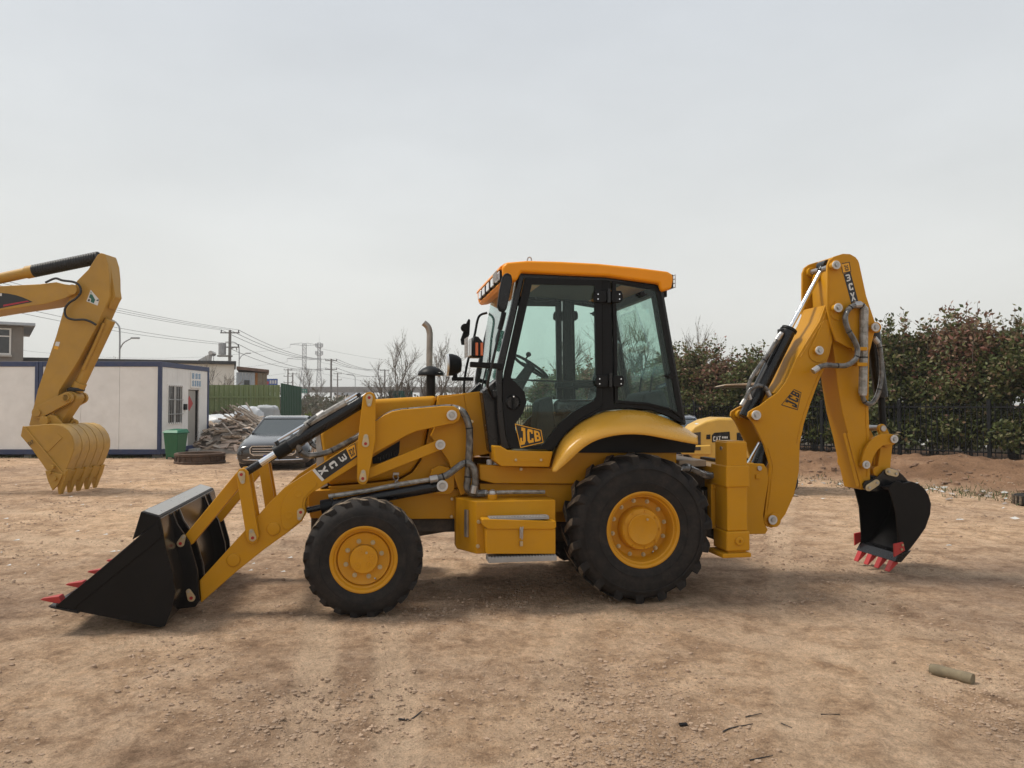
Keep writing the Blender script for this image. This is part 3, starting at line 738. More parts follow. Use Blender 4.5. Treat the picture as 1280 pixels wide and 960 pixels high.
# ---- tank, tool box and steps
def tank_plan(s):
    xa = J.P(571, 640, -.60)[0]; xb = J.P(595.5, 640, -.86)[0]; xc = J.P(694.5, 640, -.86)[0]
    return [(xa, s * -.60), (xb, s * -.86), (xc, s * -.86), (xc, s * -.40), (xa, s * -.40)]
tz1 = J.P(640, 626, -.86)[1]; tz0 = J.P(640, 691, -.86)[1]
tank = MB().plan(tank_plan(1), tz0, tz1).obj('fuel_tank', 'yellow', jr, .008, 3)
tank2 = MB().plan(tank_plan(-1), tz0, tz1).obj('hydraulic_tank', 'yellow', jr, .008, 3)
xa, xb = J.P(575, 640, -.64)[0], J.P(592, 640, -.83)[0]
mb = MB(); t0, t1 = .45, .66
def onch(t_): return (xa + (xb - xa) * t_, -.64 + (-.83 + .64) * t_)
p, q = onch(t0), onch(t1); nx, ny = -(.19), -(xb - xa); ln = math.hypot(nx, ny); nx, ny = nx / ln * .02, ny / ln * .02
za, zb = J.P(588, 671, -.75)[1], J.P(588, 637, -.75)[1]
mb.hexa([(p[0], p[1], za), (q[0], q[1], za), (q[0] + nx, q[1] + ny, za), (p[0] + nx, p[1] + ny, za), (p[0], p[1], zb), (q[0], q[1], zb), (q[0] + nx, q[1] + ny, zb), (p[0] + nx, p[1] + ny, zb)])
mb.obj('level_gauge', 'steel', tank, .003)
for (u, v) in ((598.5, 652.5), (597.5, 683)): jdisc('bolt', u, v, -.875, -.855, 2.4, 'zinc', tank, n=10)
x, z = J.P(615.5, 622, -.74); mb = MB().cyl((x, -.74, tz1), (x, -.74, tz1 + .045), .042, n=20); mb.obj('filler_neck', 'yellow', tank, .003)
MB().lathe([(.036, 0), (.038, .012), (.03, .03), (.008, .042)], (x, -.74, tz1 + .045), 'z', 20).obj('filler_cap', 'steel', tank)
MB().tube(J.VL([(607, 616.5), (640, 615), (681, 615)], -.66), .018, n=8).obj('wrapped_pipe', 'hose_wrap_light', jr)
jp('toolbox', [(607.5, 661), (694.5, 661), (694.5, 692.5), (608.5, 692.5)], -.985, -.862, 'yellow', bev=.006); tb = [o for o in jr.children if o.name.startswith('toolbox')][0]
jp('lid', [(602.5, 650), (605, 648.8), (695, 651.5), (695.5, 659), (692, 661.5), (610, 661.5), (604, 657)], -1.0, -.862, 'yellow', tb, .006)
mb = MB(); x, z = J.P(651.5, 665, -1.0); mb.box(x - .014, x + .014, -1.012, -.998, z - .05, z + .035)
mb.tube([(x - .008, -1.016, z + .045), (x, -1.02, z), (x + .004, -1.018, z - .06)], .006, n=6); mb.tube([(x + .012, -1.016, z + .045), (x + .006, -1.02, z)], .005, n=6); mb.obj('latch', 'steel', tb, .001)
MB().box(x - .012, x + .012, -1.016, -.985, z - .115, z - .075).obj('hasp', 'zinc', tb, .002)
def step(pu0, pu1, v0, v1, y0, y1, nt_):
    P0 = J.P(pu0, v1, y0); P1 = J.P(pu1, v0, y0)
    mb = MB().box(P0[0], P1[0], y0, y1, P0[1], P1[1])
    o = mb.obj('step', 'step_grey', jr, .003)
    mt = MB()
    for i in range(nt_):
        xx = P0[0] + (P1[0] - P0[0]) * (i + .5) / nt_; mt.box(xx - .006, xx + .006, y0 + .004, y0 + .03, P1[1], P1[1] + .007)
    mt.obj('tread_teeth', 'step_grey', o)
step(612, 686.5, 645.3, 651, -.99, -.87, 20); step(611, 696, 694.5, 704, -1.01, -.84, 22)
# step and tool box on the other side
for (z0, z1) in ((.55, .60), (.28, .33)): MB().box(*[J.P(612, 0, -.98)[0], J.P(690, 0, -.98)[0]], .86, .99, z0, z1).obj('step', 'step_grey', jr, .003)

# ---- cab
CY = -.72
cab = empty('cab', (0, 0, 0)); cab.parent = jr
def cabp(name, pts, y0, y1, m, bev=.005, both=True, yref=None):
    P = J.PL(pts, CY if yref is None else yref)
    for s in ((1, -1) if both else (1,)): MB().prism(P, s * y0, s * y1).obj(name, m, cab, bev)
cabp('front_pillar', [(650, 338), (657, 341), (629, 466), (629, 500), (634, 540), (640, 562), (627, 562), (622, 520), (620.5, 470), (622, 455)], CY, CY + .07, 'black_gloss', .012)
cabp('roof_rail', [(650, 338), (826, 350), (827, 358), (763, 352), (752, 350.5), (655, 347.5)], CY, CY + .07, 'black_gloss')
cabp('middle_pillar', [(751.7, 349), (763.5, 351), (768, 506), (767, 512), (752, 512), (752.5, 505)], CY - .004, CY + .06, 'black_plastic', .01)
cabp('rear_pillar', [(820, 354), (828, 356), (858, 530), (852, 532), (849, 518)], CY, CY + .06, 'black_gloss', .008)
cabp('arch_sill', [(640, 558.5), (687, 562.5), (690, 566), (698, 553), (708, 541.5), (724, 527.5), (748, 515.5), (768, 511), (790, 509.5), (815, 512.5), (838, 521), (857, 532), (853, 522), (838, 513.5), (812, 506), (790, 504), (768, 504.5), (752, 506.5), (746, 511.5), (722.5, 524.5), (706.5, 540.5), (697.5, 552.5), (690.5, 560.5)], CY - .002, CY + .08, 'black_plastic', .004)
door_o = [(656, 347.5), (751, 350.5), (752, 505), (745, 511), (722, 524), (706, 540), (697, 552), (690, 560), (686, 562), (655, 561), (637, 560), (632.5, 545), (630, 525), (628.5, 505), (628, 490), (628.3, 478), (630, 465)]
door_i = [(664, 356), (742.3, 357.5), (744.3, 495), (741, 501), (715, 515), (699, 529), (690, 540), (680, 553), (675, 557), (652, 557), (646, 550), (642.5, 531), (653, 516), (657.3, 503), (655, 490), (646, 480.5), (638, 472)]
gl_i = [((a[0] * .92 + b_[0] * .08), (a[1] * .92 + b_[1] * .08)) for a, b_ in zip(door_i, door_o)]
for s in (1, -1):
    D_ = MB().ring(J.PL(door_o, CY), J.PL(door_i, CY), s * (CY - .03), s * (CY + .01)).obj('door', 'black_plastic', cab, .006)
    MB().prism(J.PL(gl_i, CY), s * (CY - .018), s * (CY - .012)).obj('glass', 'cab_glass', D_, flat=True)
    # handle recess
    hx, hz = J.P(640.5, 503, CY)
    MB().lathe([(.001, s * (CY - .031)), (.052, s * (CY - .031)), (.060, s * (CY - .040)), (.068, s * (CY - .030))], (hx, 0, hz), 'y', 28).obj('handle_recess', 'black_gloss', D_)
    MB().box(hx - .010, hx + .014, s * (CY - .056), s * (CY - .03), hz - .062, hz + .066).obj('handle', 'black_plastic', D_, .008)
    MB().cyl((hx, s * (CY - .056), hz + .05), (hx, s * (CY - .062), hz + .05), .007, n=10).obj('lock', 'chrome', D_)
    for hv, hu in ((371, 759), (476, 761)):
        for k, (uu, ww) in enumerate(((hu - 10, 9), (hu + 9, 8))):
            P_ = [J.P(uu - ww * (1 if k == 0 else .75), hv - 2, CY), J.P(uu - ww * (.75 if k == 0 else .7), hv - 6.5, CY), J.P(uu + ww * .75, hv - 6.5, CY), J.P(uu + ww * (.75 if k == 0 else 1), hv - 2, CY), J.P(uu + ww * (.75 if k == 0 else 1), hv + 5, CY), J.P(uu + ww * .6, hv + 8, CY), J.P(uu - ww * .6, hv + 8, CY), J.P(uu - ww * (1 if k == 0 else .75), hv + 5, CY)]
            h_ = MB().prism(P_, s * (CY - .062), s * (CY - .03 if k == 0 else CY - .006)).obj('hinge', 'black_plastic', D_, .006)
            for dv in (-2, 4):
                bx_, bz_ = J.P(uu - ww * .45 if k == 0 else uu + ww * .45, hv + dv, CY); MB().cyl((bx_, s * (CY - .062), bz_), (bx_, s * (CY - .066), bz_), .006, n=8).obj('screw', 'chrome', h_)
        kx, kz0 = J.P(hu, hv + 8, CY); kz1 = J.P(hu, hv - 9, CY)[1]
        MB().cyl((kx, s * (CY - .05), kz0), (kx, s * (CY - .05), kz1), .018, n=12).obj('hinge_pin', 'black_gloss', D_)
qo = [(764.5, 351.5), (824, 357), (853.5, 524), (838, 513), (810, 506.5), (768, 504)]
qi = [(769.5, 355), (819, 363.5), (846.5, 515.5), (834, 509), (808, 503), (772, 500)]
for s in (1, -1):
    W_ = MB().ring(J.PL(qo, CY), J.PL(qi, CY), s * (CY - .02), s * (CY + .015)).obj('rear_quarter_window', 'black_plastic', cab, .006)
    MB().prism(J.PL([(q[0] * .93 + o_[0] * .07, q[1] * .93 + o_[1] * .07) for q, o_ in zip(qi, qo)], CY), s * (CY - .012), s * (CY - .006)).obj('glass', 'cab_glass', W_, flat=True)
    for (u, v) in ((801, 368.5), (836, 470)):
        cx_, cz_ = J.P(u, v, CY); mb = MB().cyl((cx_, s * (CY - .012), cz_), (cx_, s * (CY - .05), cz_), .025, n=14); mb.box(cx_ - .05, cx_ + .05, s * (CY - .03), s * (CY - .015), cz_ - .008, cz_ + .008); mb.obj('window_catch', 'black_plastic', W_, .004)
# windscreen and front frame
wt = J.P(645.5, 349, CY); wb = J.P(621.5, 489, CY)
MB().prism([wt, wb, (wb[0] - .008, wb[1]), (wt[0] - .008, wt[1])], CY + .03, -CY - .03).obj('windscreen', 'windscreen', cab, flat=True)
mb = MB(); mb.box(wb[0] - .03, wb[0] + .04, CY + .03, -CY - .03, wb[1] - .05, wb[1] + .01); mb.box(wt[0] - .02, wt[0] + .05, CY + .03, -CY - .03, wt[1] - .02, wt[1] + .05); mb.obj('windscreen_frame', 'black_gloss', cab, .006)
cabp('corner_panel', [(604.5, 489), (624, 472), (627, 520), (637, 562), (614.5, 567)], CY + .1, CY + .3, 'black_gloss', .02)
MB().prism(J.PL([(606, 491), (622, 488), (637, 562), (616, 567)], CY), CY + .3, -CY - .3).obj('bulkhead', 'black_plastic', cab)
# front wiper
MB().tube([(wb[0] - .03, .1, wb[1]), (wb[0] + .06, .16, wb[1] + .35), (wb[0] + .15, .12, wb[1] + .72)], .008, n=6).obj('wiper', 'black_plastic', cab)
# back wall: glass between the rear pillars
bt = J.P(824, 358, CY); bb = J.P(853, 525, CY)
mb = MB(); 
for s in (1, -1): mb.hexa([(bb[0] - .05, s * .66, bb[1]), (bb[0], s * .66, bb[1]), (bb[0], s * .60, bb[1]), (bb[0] - .05, s * .60, bb[1]), (bt[0] - .05, s * .66, bt[1]), (bt[0], s * .66, bt[1]), (bt[0], s * .60, bt[1]), (bt[0] - .05, s * .60, bt[1])])
mb.box(bt[0] - .06, bt[0], -.66, .66, bt[1] - .08, bt[1]); mb.box(bb[0] - .06, bb[0], -.66, .66, bb[1] - .18, bb[1]); mb.obj('rear_frame', 'black_plastic', cab, .006)
MB().prism([bt, bb, (bb[0] - .006, bb[1]), (bt[0] - .006, bt[1])], -.60, .60).obj('rear_glass', 'cab_glass', cab, flat=True)
# interior
fl = J.P(660, 557, CY); b2 = J.P(760, 520, CY); b3 = J.P(846, 530, CY)
MB().prism([(fl[0] - .15, fl[1] - .10), (fl[0] + .5, fl[1] - .10), (b2[0], b2[1] - .18), (b3[0], b3[1] - .1), (b3[0], b3[1] - .18), (b2[0], b2[1] - .30), (fl[0] + .5, fl[1] - .18), (fl[0] - .15, fl[1] - .18)], -.56, .56).obj('cab_floor', 'interior_dark', cab)
sx, sz = J.P(722, 520, -.05)
seat = empty('seat', (0, 0, 0)); seat.parent = cab
mb = MB().box(sx - .28, sx + .24, -.27, .27, sz + .02, sz + .16); mb.obj('cushion', 'seat_film', seat, .05, 4)
mb = MB().hexa([(sx + .16, -.25, sz + .12), (sx + .28, -.25, sz + .12), (sx + .28, .25, sz + .12), (sx + .16, .25, sz + .12), (sx + .30, -.20, sz + .74), (sx + .40, -.20, sz + .74), (sx + .40, .20, sz + .74), (sx + .30, .20, sz + .74)]); mb.obj('backrest', 'seat_film', seat, .05, 4)
MB().box(sx - .2, sx + .2, -.2, .2, sz - .35, sz + .02).obj('pedestal', 'interior_grey', seat, .02)
for s in (1, -1): MB().box(sx - .12, sx + .25, s * .28, s * .34, sz + .28, sz + .34).obj('armrest', 'interior_grey', seat, .015)
cx_, cz_ = J.P(663, 458, -.08)
sw = empty('steering_wheel', (0, 0, 0)); sw.parent = cab
axv = Vector((.55, 0, .83)).normalized(); e1 = Vector((0, 1, 0)); e2 = axv.cross(e1); cc = Vector((cx_, -.08, cz_))
MB().tube([cc + e1 * (.19 * math.cos(2 * PI * i / 24)) + e2 * (.19 * math.sin(2 * PI * i / 24)) for i in range(25)], .014, n=8, k=2).obj('wheel_rim', 'interior_dark', sw)
mb = MB(); mb.cyl(cc - axv * .03, cc + axv * .01, .05, n=16)
for i in range(3):
    q = 2 * PI * i / 3 + .5; mb.cyl(cc, cc + e1 * (.19 * math.cos(q)) + e2 * (.19 * math.sin(q)), .012, n=6)
kq = 2.6; kp = cc + e1 * (.19 * math.cos(kq)) + e2 * (.19 * math.sin(kq)); mb.cyl(kp, kp + axv * .04, .008, n=8); mb.lathe([(.004, -.02), (.024, -.008), (.026, .006), (.018, .022), (.002, .028)], kp + axv * .055, 'z', 12); mb.obj('hub', 'interior_dark', sw)
MB().cyl(cc - axv * .03, cc - axv * .55, .045, .09, n=12).obj('column', 'interior_grey', sw)
mb = MB().hexa([(wb[0] + .06, -.45, fl[1] - .1), (wb[0] + .22, -.4, fl[1] - .1), (wb[0] + .22, .4, fl[1] - .1), (wb[0] + .06, .45, fl[1] - .1), (wb[0] + .03, -.36, wb[1] + .02), (wb[0] + .20, -.3, wb[1] + .06), (wb[0] + .2, .3, wb[1] + .06), (wb[0] + .03, .36, wb[1] + .02)])
mb.obj('dashboard', 'interior_grey', cab, .03, 3)
x, z = J.P(690, 520, .35); mb = MB().hexa([(x - .12, .30, z - .5), (x + .5, .30, z - .5), (x + .5, .62, z - .5), (x - .12, .62, z - .5), (x - .05, .32, z + .05), (x + .5, .32, z + .12), (x + .5, .62, z + .12), (x - .05, .62, z + .05)]); mb.obj('side_console', 'interior_grey', cab, .02)
for i in range(3): MB().tube([(x + .05 + i * .09, .42, z), (x + .04 + i * .09, .41, z + .12), (x + .03 + i * .09, .40, z + .2)], .008, n=6).obj('control_lever', 'interior_dark', cab)
x, z = J.P(676, 530, -.35); mb = MB().hexa([(x - .10, -.45, z - .3), (x + .16, -.45, z - .3), (x + .16, -.15, z - .3), (x - .10, -.15, z - .3), (x - .03, -.40, z + .22), (x + .10, -.40, z + .26), (x + .10, -.15, z + .26), (x - .03, -.15, z + .22)]); mb.obj('front_console', 'interior_grey', cab, .03)
x, z = J.P(806, 500, 0); mb = MB().hexa([(x - .15, -.3, z - .1), (x + .16, -.3, z - .1), (x + .16, .3, z - .1), (x - .15, .3, z - .1), (x - .1, -.26, z + .06), (x + .1, -.26, z + .10), (x + .1, .26, z + .10), (x - .1, .26, z + .06)]); mb.obj('rear_console', 'interior_grey', cab, .03)
for s in (-.15, .15): MB().tube([(x, s, z + .08), (x + .02, s, z + .22), (x + .05, s, z + .32)], .010, n=6).obj('control_lever', 'interior_dark', cab)
MB().tube(J.VL([(640, 474), (690, 476.5), (744, 477)], CY + .05), .008, n=6).obj('door_bar', 'interior_dark', cab)
# roof
rf = [(625, 335.5), (626.5, 331.5), (633, 327.3), (660, 325.5), (700, 326.5), (747, 329), (797, 334), (835, 339), (842, 343), (842, 350), (840, 361), (827, 364.5), (824, 354), (760, 345), (652, 340), (646, 351), (634, 353), (629, 350.5), (629.5, 348.5), (637, 348), (638, 335.5)]
rfe = [(628, 336), (629, 331.5), (634, 327.6)] + rf[3:16] + [(634, 352.5), (630, 350), (628.5, 343)]
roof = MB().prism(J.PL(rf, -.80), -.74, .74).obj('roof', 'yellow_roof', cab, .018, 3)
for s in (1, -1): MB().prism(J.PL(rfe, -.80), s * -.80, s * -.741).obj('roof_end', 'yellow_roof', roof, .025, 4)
MB().prism(J.PL([(655, 341), (824, 354), (824, 350), (655, 337)], -.72), -.70, .70).obj('headliner', 'headliner', roof)
x, z = J.P(629.5, 342, -.8)
for i, y in enumerate((-.66, -.545, -.30, -.02, .26, .52)):
    bx0 = x - .015
    mb = MB().box(bx0, bx0 + .08, y - (.05 if i < 2 else .085), y + (.05 if i < 2 else .085), z - .043, z + .043)
    wl = mb.obj('work_light', 'black_plastic', roof, .01)
    MB().box(bx0 - .012, bx0, y - (.045 if i < 2 else .078), y + (.045 if i < 2 else .078), z - .038, z + .038).obj('lens', 'lamp_lens', wl, .006)
    if i < 2:
        gm = MB()
        for k in range(4):
            zz = z - .04 + k * .026; gm.cyl((bx0 - .03, y - .05, zz), (bx0 - .03, y + .05, zz), .0035, n=5)
            yy = y - .045 + k * .03; gm.cyl((bx0 - .03, yy, z - .042), (bx0 - .03, yy, z + .042), .0035, n=5)
        gm.obj('guard_grid', 'steel', wl)
x, z = J.P(836, 352, -.7)
for y in (-.66, .66):
    wl = MB().box(x - .02, x + .03, y - .08, y + .08, z - .06, z + .06).obj('work_light', 'black_plastic', roof, .008)
    gm = MB()
    for k in range(4):
        zz = z - .055 + k * .037; gm.cyl((x + .045, y - .085, zz), (x + .045, y + .085, zz), .004, n=5)
        yy = y - .08 + k * .053; gm.cyl((x + .045, yy, z - .06), (x + .045, yy, z + .06), .004, n=5)
    gm.obj('guard_grid', 'steel', wl)
MB().tube(J.VL([(659, 326), (660, 322.5), (662, 321.5), (664, 323), (664.5, 326)], -.6), .006, n=6).obj('lifting_eye', 'steel', roof)
MB().box(J.P(824, 0, -.7)[0], J.P(832, 0, -.7)[0], -.70, -.62, J.P(828, 371, -.7)[1], J.P(828, 363, -.7)[1]).obj('roof_bracket', 'black_plastic', roof, .004)
# mirrors, headlamps and rails on both front corners
for s in (1,):
    mp_ = J.PL([(629.6, 343), (634, 341.5), (638.5, 344), (640, 351), (637, 368), (633, 386), (630, 391), (624, 389.5), (621, 384), (624, 362), (627, 348)], -.90)
    mr = MB().prism(mp_, s * -.93, s * -.885).obj('mirror', 'black_plastic', cab, .012, 3)
    cxm = sum(p_[0] for p_ in mp_) / len(mp_); czm = sum(p_[1] for p_ in mp_) / len(mp_)
    MB().prism([(cxm + (p_[0] - cxm) * .82, czm + (p_[1] - czm) * .86) for p_ in mp_], s * -.934, s * -.9305).obj('mirror_glass', 'black_gloss', mr, .001)
    ar = J.PL([(629, 391), (627.5, 398), (626, 405), (624, 412), (618, 440), (612, 466), (609.5, 480), (611, 486), (617, 494), (622, 500)], -.86)
    yy = [-.90, -.90, -.89, -.89, -.89, -.88, -.86, -.84, -.76, -.70]
    pt = [Vector((a_[0], s * b_, a_[1])) for a_, b_ in zip(ar, yy)]
    MB().tube(pt, .012, n=8).obj('mirror_arm', 'black_gloss', cab)
    MB().tube(pt[:4], .022, n=8).obj('mirror_clamp', 'black_plastic', cab)
    b0 = J.P(588, 452, -.8); b1 = J.P(628, 459, -.74)
    MB().prism([b0, (b0[0], b0[1] - .045), (b1[0], b1[1] - .02), (b1[0], b1[1] + .03)], s * -.80, s * -.74).obj('lamp_bracket', 'black_plastic', cab, .006)
    lx0, lz0 = J.P(588, 447, -.8); lx1, lz1 = J.P(602, 421, -.8)
    hl = MB().prism([(lx0, lz0), (lx1, lz0), (lx1 - .004, lz1 - .05), (lx1 - .04, lz1 - .008), (lx0 + .02, lz1)], s * -.90, s * -.68).obj('headlamp', 'black_plastic', cab, .012, 3)
    MB().box(lx0 - .015, lx0, s * -.89, s * -.69, lz0 + .01, lz1 - .02).obj('lens', 'lamp_lens', hl, .008)
    gm = MB()
    for k in range(6):
        zz = lz0 + .01 + k * .03; gm.cyl((lx0 - .035, s * -.895, zz), (lx0 - .035, s * -.685, zz), .0035, n=5)
        yy_ = s * (-.89 + k * .04); gm.cyl((lx0 - .035, yy_, lz0), (lx0 - .035, yy_, lz1 - .01), .0035, n=5)
    gm.obj('guard_grid', 'steel', hl)
    for k in range(2):
        xx = lx0 + .03 + k * .042; MB().box(xx, xx + .022, s * -.906, s * -.895, lz0 + .012, lz0 + .12).obj('indicator_lens', 'amber', hl, .003)
    # grab rail in front of the screen corner
x, z = J.P(568, 456, .80)
fl_ = empty('round_lamp', (0, 0, 0)); fl_.parent = cab
MB().lathe([(.005, .0), (.07, .01), (.10, .05), (.115, .10), (.117, .135)], (x + .08, .80, z), 'x', 24).obj('shell', 'black_plastic', fl_)
for v_ in fl_.children[0].data.vertices: v_.co.x = 2 * (x + .08) - v_.co.x
MB().lathe([(.117, 0), (.117, .02), (.1, .03), (.004, .034)], (x - .055 - .03, .80, z), 'x', 24).obj('lens', 'lamp_lens', fl_)
MB().box(x - .03, x + .2, .76, .80, z - .17, z - .13).obj('stalk', 'black_plastic', fl_, .006)
MB().box(x - .02, x + .03, .775, .785, z - .14, z - .08).obj('stalk', 'black_plastic', fl_, .003)
# far mirror and rail against the sky
mq = J.PL([(586, 398), (588, 400), (587, 418), (581, 431), (577, 431), (576, 424), (583, 404)], .86)
MB().prism(mq, .86, .90).obj('mirror', 'black_plastic', cab, .008)
x, z = J.P(581, 410, .86); MB().cyl((x, .82, z), (x, .87, z), .045, n=16).obj('mirror_mount', 'black_plastic', cab, .008)
MB().tube([J.V(609, 391, .80), J.V(601, 393.5, .82), J.V(597, 400, .82), J.V(593, 420, .82), J.V(584, 455, .82), J.V(580, 480, .80), J.V(580, 492, .80)], .013, n=8).obj('grab_rail', 'black_gloss', cab)

# ---- fenders, sill and side beams
fi = [(688, 587), (693, 571), (701, 551), (714, 537.5), (730, 526), (753, 516), (779, 512.5), (805, 514), (831, 522), (857, 535), (871, 545)]
fc = [(690, 589), (697, 579), (707, 566), (719, 555), (733, 546.5), (753, 539.5), (779, 536), (805, 536.5), (831, 541), (857, 546.5), (872, 549)]
fo = [(695, 590), (702, 584), (713, 574.5), (727, 561.5), (741, 552.5), (758, 546.5), (780, 543), (805, 543.5), (831, 548), (857, 553), (872, 555.5)]
A_, B_, C_ = J.PL(fi, -.715), J.PL(fc, -.985), J.PL(fo, -1.0)
for s in (1, -1):
    mb = MB(); rows = []
    nS = 40
    def cr_(L_, tt):
        k = tt * (len(L_) - 1); i = min(int(k), len(L_) - 2); return smooth_path([Vector((p_[0], 0, p_[1])) for p_ in L_], 8)[min(int(tt * (len(L_) - 1) * 8), (len(L_) - 1) * 8)]
    for i in range(nS + 1):
        tt = i / nS; a_, b_, c_ = cr_(A_, tt), cr_(B_, tt), cr_(C_, tt)
        row = [Vector((a_.x, s * -.60, a_.z + .004)), Vector((a_.x, s * -.715, a_.z)), Vector((a_.x * .6 + b_.x * .4, s * -.84, (a_.z * .6 + b_.z * .4) + .014)), Vector((a_.x * .15 + b_.x * .85, s * -.95, a_.z * .15 + b_.z * .85 + .010)), Vector((b_.x, s * -.985, b_.z)), Vector((c_.x * .5 + b_.x * .5, s * -1.0, (b_.z + c_.z) * .5)), Vector((c_.x, s * -1.004, c_.z))]
        rows.append(row); mb.v += [tuple(p_) for p_ in row]
    for i in range(nS):
        for j in range(6): mb.face([i * 7 + j, i * 7 + j + 1, (i + 1) * 7 + j + 1, (i + 1) * 7 + j])
    f_ = mb.obj('fender', 'yellow_fender', jr, ang=50)
    sol = f_.modifiers.new('thick', 'SOLIDIFY'); sol.thickness = .012; sol.offset = -1 if s > 0 else 1
    # dark wheel house behind the tyre
    MB().prism(J.PL([(714, 566), (722, 557), (738, 546), (775, 534), (805, 533), (850, 545), (870, 556), (868, 566)], -.62), s * -.62, s * -.40).obj('wheel_house', 'black_plastic', jr)
jp('sill', [(617, 557.5), (626.5, 558), (635, 563), (691.5, 564.3), (687, 584), (626.5, 583), (619, 577)], -.77, -.45, 'yellow', bev=.01, seg=3, both=True)
so_ = MB().prism(capsule(J.P(645, 575, -.772), J.P(677, 575, -.772), .016), -.774, -.768).obj('sill_slot', 'yellow', jr, .002)
for u in (645, 676.5): jdisc('bolt', u, 575, -.782, -.772, 1.8, 'zinc', n=8)
jp('side_beam', [(599, 581), (690, 585), (700, 560), (846, 562), (846, 600), (720, 605), (617, 604.5), (600, 600)], -.585, -.40, 'yellow', bev=.012, seg=3, both=True)
jp('lower_beam', [(600, 604.5), (720, 605.5), (720, 640), (600, 640)], -.52, -.402, 'yellow', bev=.005, both=True)
jdisc('bolt', 651.5, 586.5, -.60, -.58, 2.2, 'zinc', n=8)
x, z = J.P(613, 579, -.55)
for k in range(2): MB().cyl((x + k * .06, -.50, z - .02), (x + k * .06, -.50, z + .03), .028, n=12).obj('relay_cap', 'washer_white', jr, .004)
# exhaust and air intake
x, z = J.P(538.5, 495, -.15)
ai = empty('air_intake', (0, 0, 0)); ai.parent = jr
s_ = J.m(1, 538, 480, -.15)
MB().cyl((x, -.15, z - .1), (x, -.15, z + 27 * s_), 5.7 * s_, n=20).obj('pipe', 'black_plastic', ai)
MB().lathe([(.004, 37.5 * s_), (5 * s_, 37 * s_), (11 * s_, 34 * s_), (15 * s_, 30.5 * s_), (16.5 * s_, 27.5 * s_), (16.3 * s_, 25.5 * s_), (13 * s_, 26 * s_), (5 * s_, 26 * s_)], (x, -.15, z), 'z', 32).obj('rain_cap', 'black_plastic', ai)
ex = [J.V(536.8, 495, .12), J.V(536.8, 450, .12), J.V(537.2, 424, .12), J.V(537, 415, .12), J.V(534.5, 408, .12), J.V(529.5, 403.5, .12)]
MB().tube(ex, J.m(3.9, 537, 450, .12), n=16).obj('exhaust_pipe', 'exhaust', jr)
x, z = J.P(532, 492, .2)

# ---- decals and lettering
def place(y): return lambda u, v: J.V(u, v, y)
def decal(name, pts, y, m, parent=None): 
    P = J.PL(pts, y); return MB().add([(a_, y, b_) for a_, b_ in P], [list(range(len(P)))]).obj(name, m, parent or jr, flat=True)
yD = AO - .0015
dk = decal('model_decal', [(390.5, 588), (402.5, 601.7), (446.5, 571), (444, 553.6)], yD, 'decal_black')
decal('decal_stripe', [(390.5, 588), (402.5, 601.7), (405.5, 599.6), (393.5, 585.9)], yD - .001, 'decal_white', dk)
mb = MB()
for ch_, q_ in (('3', ((422, 571.4), (427.4, 578.6), (435, 573.3), (430, 566.4))), ('C', ((410, 580), (415, 586.9), (422.9, 582.1), (417.4, 574.3))), ('X', ((397, 588), (402, 594.6), (410.8, 589.4), (406, 581.6)))): text_on(mb, ch_, q_, place(yD - .001))
mb.obj('model_lettering', 'decal_white', dk, flat=True)
em = decal('emblem', [(432.5, 561), (438.5, 574), (445.6, 569), (443.2, 555.2)], yD - .001, 'decal_yellow', dk)
mb = MB(); text_on(mb, 'JCB', ((442.3, 558.8), (435, 563), (439, 571.5), (444.2, 567.6)), place(yD - .002), .08); mb.obj('emblem_lettering', 'decal_black', dk, flat=True)
# door
yD = CY - .034
mb = MB()
fr = [(643.5, 529.5), (676.5, 537.5), (679.3, 553.2), (650.5, 560)]
cxf = sum(p_[0] for p_ in fr) / 4; cyf = sum(p_[1] for p_ in fr) / 4
fin = [(cxf + (a_ - cxf) * .94, cyf + (b_ - cyf) * .92) for a_, b_ in fr]
bk_ = decal('brand_decal', fr, yD, 'decal_black')
mb = MB().ring(J.PL(fr, yD), J.PL(fin, yD), yD - .002, yD - .0005); mb.obj('decal_border', 'decal_yellow', bk_, flat=True)
mb = MB(); text_on(mb, 'JCB', ((650, 556.6), (677, 550.5), (674.6, 539.5), (649.6, 533.5)), place(yD - .002), .06); mb.obj('brand_lettering', 'decal_yellow', bk_, flat=True)

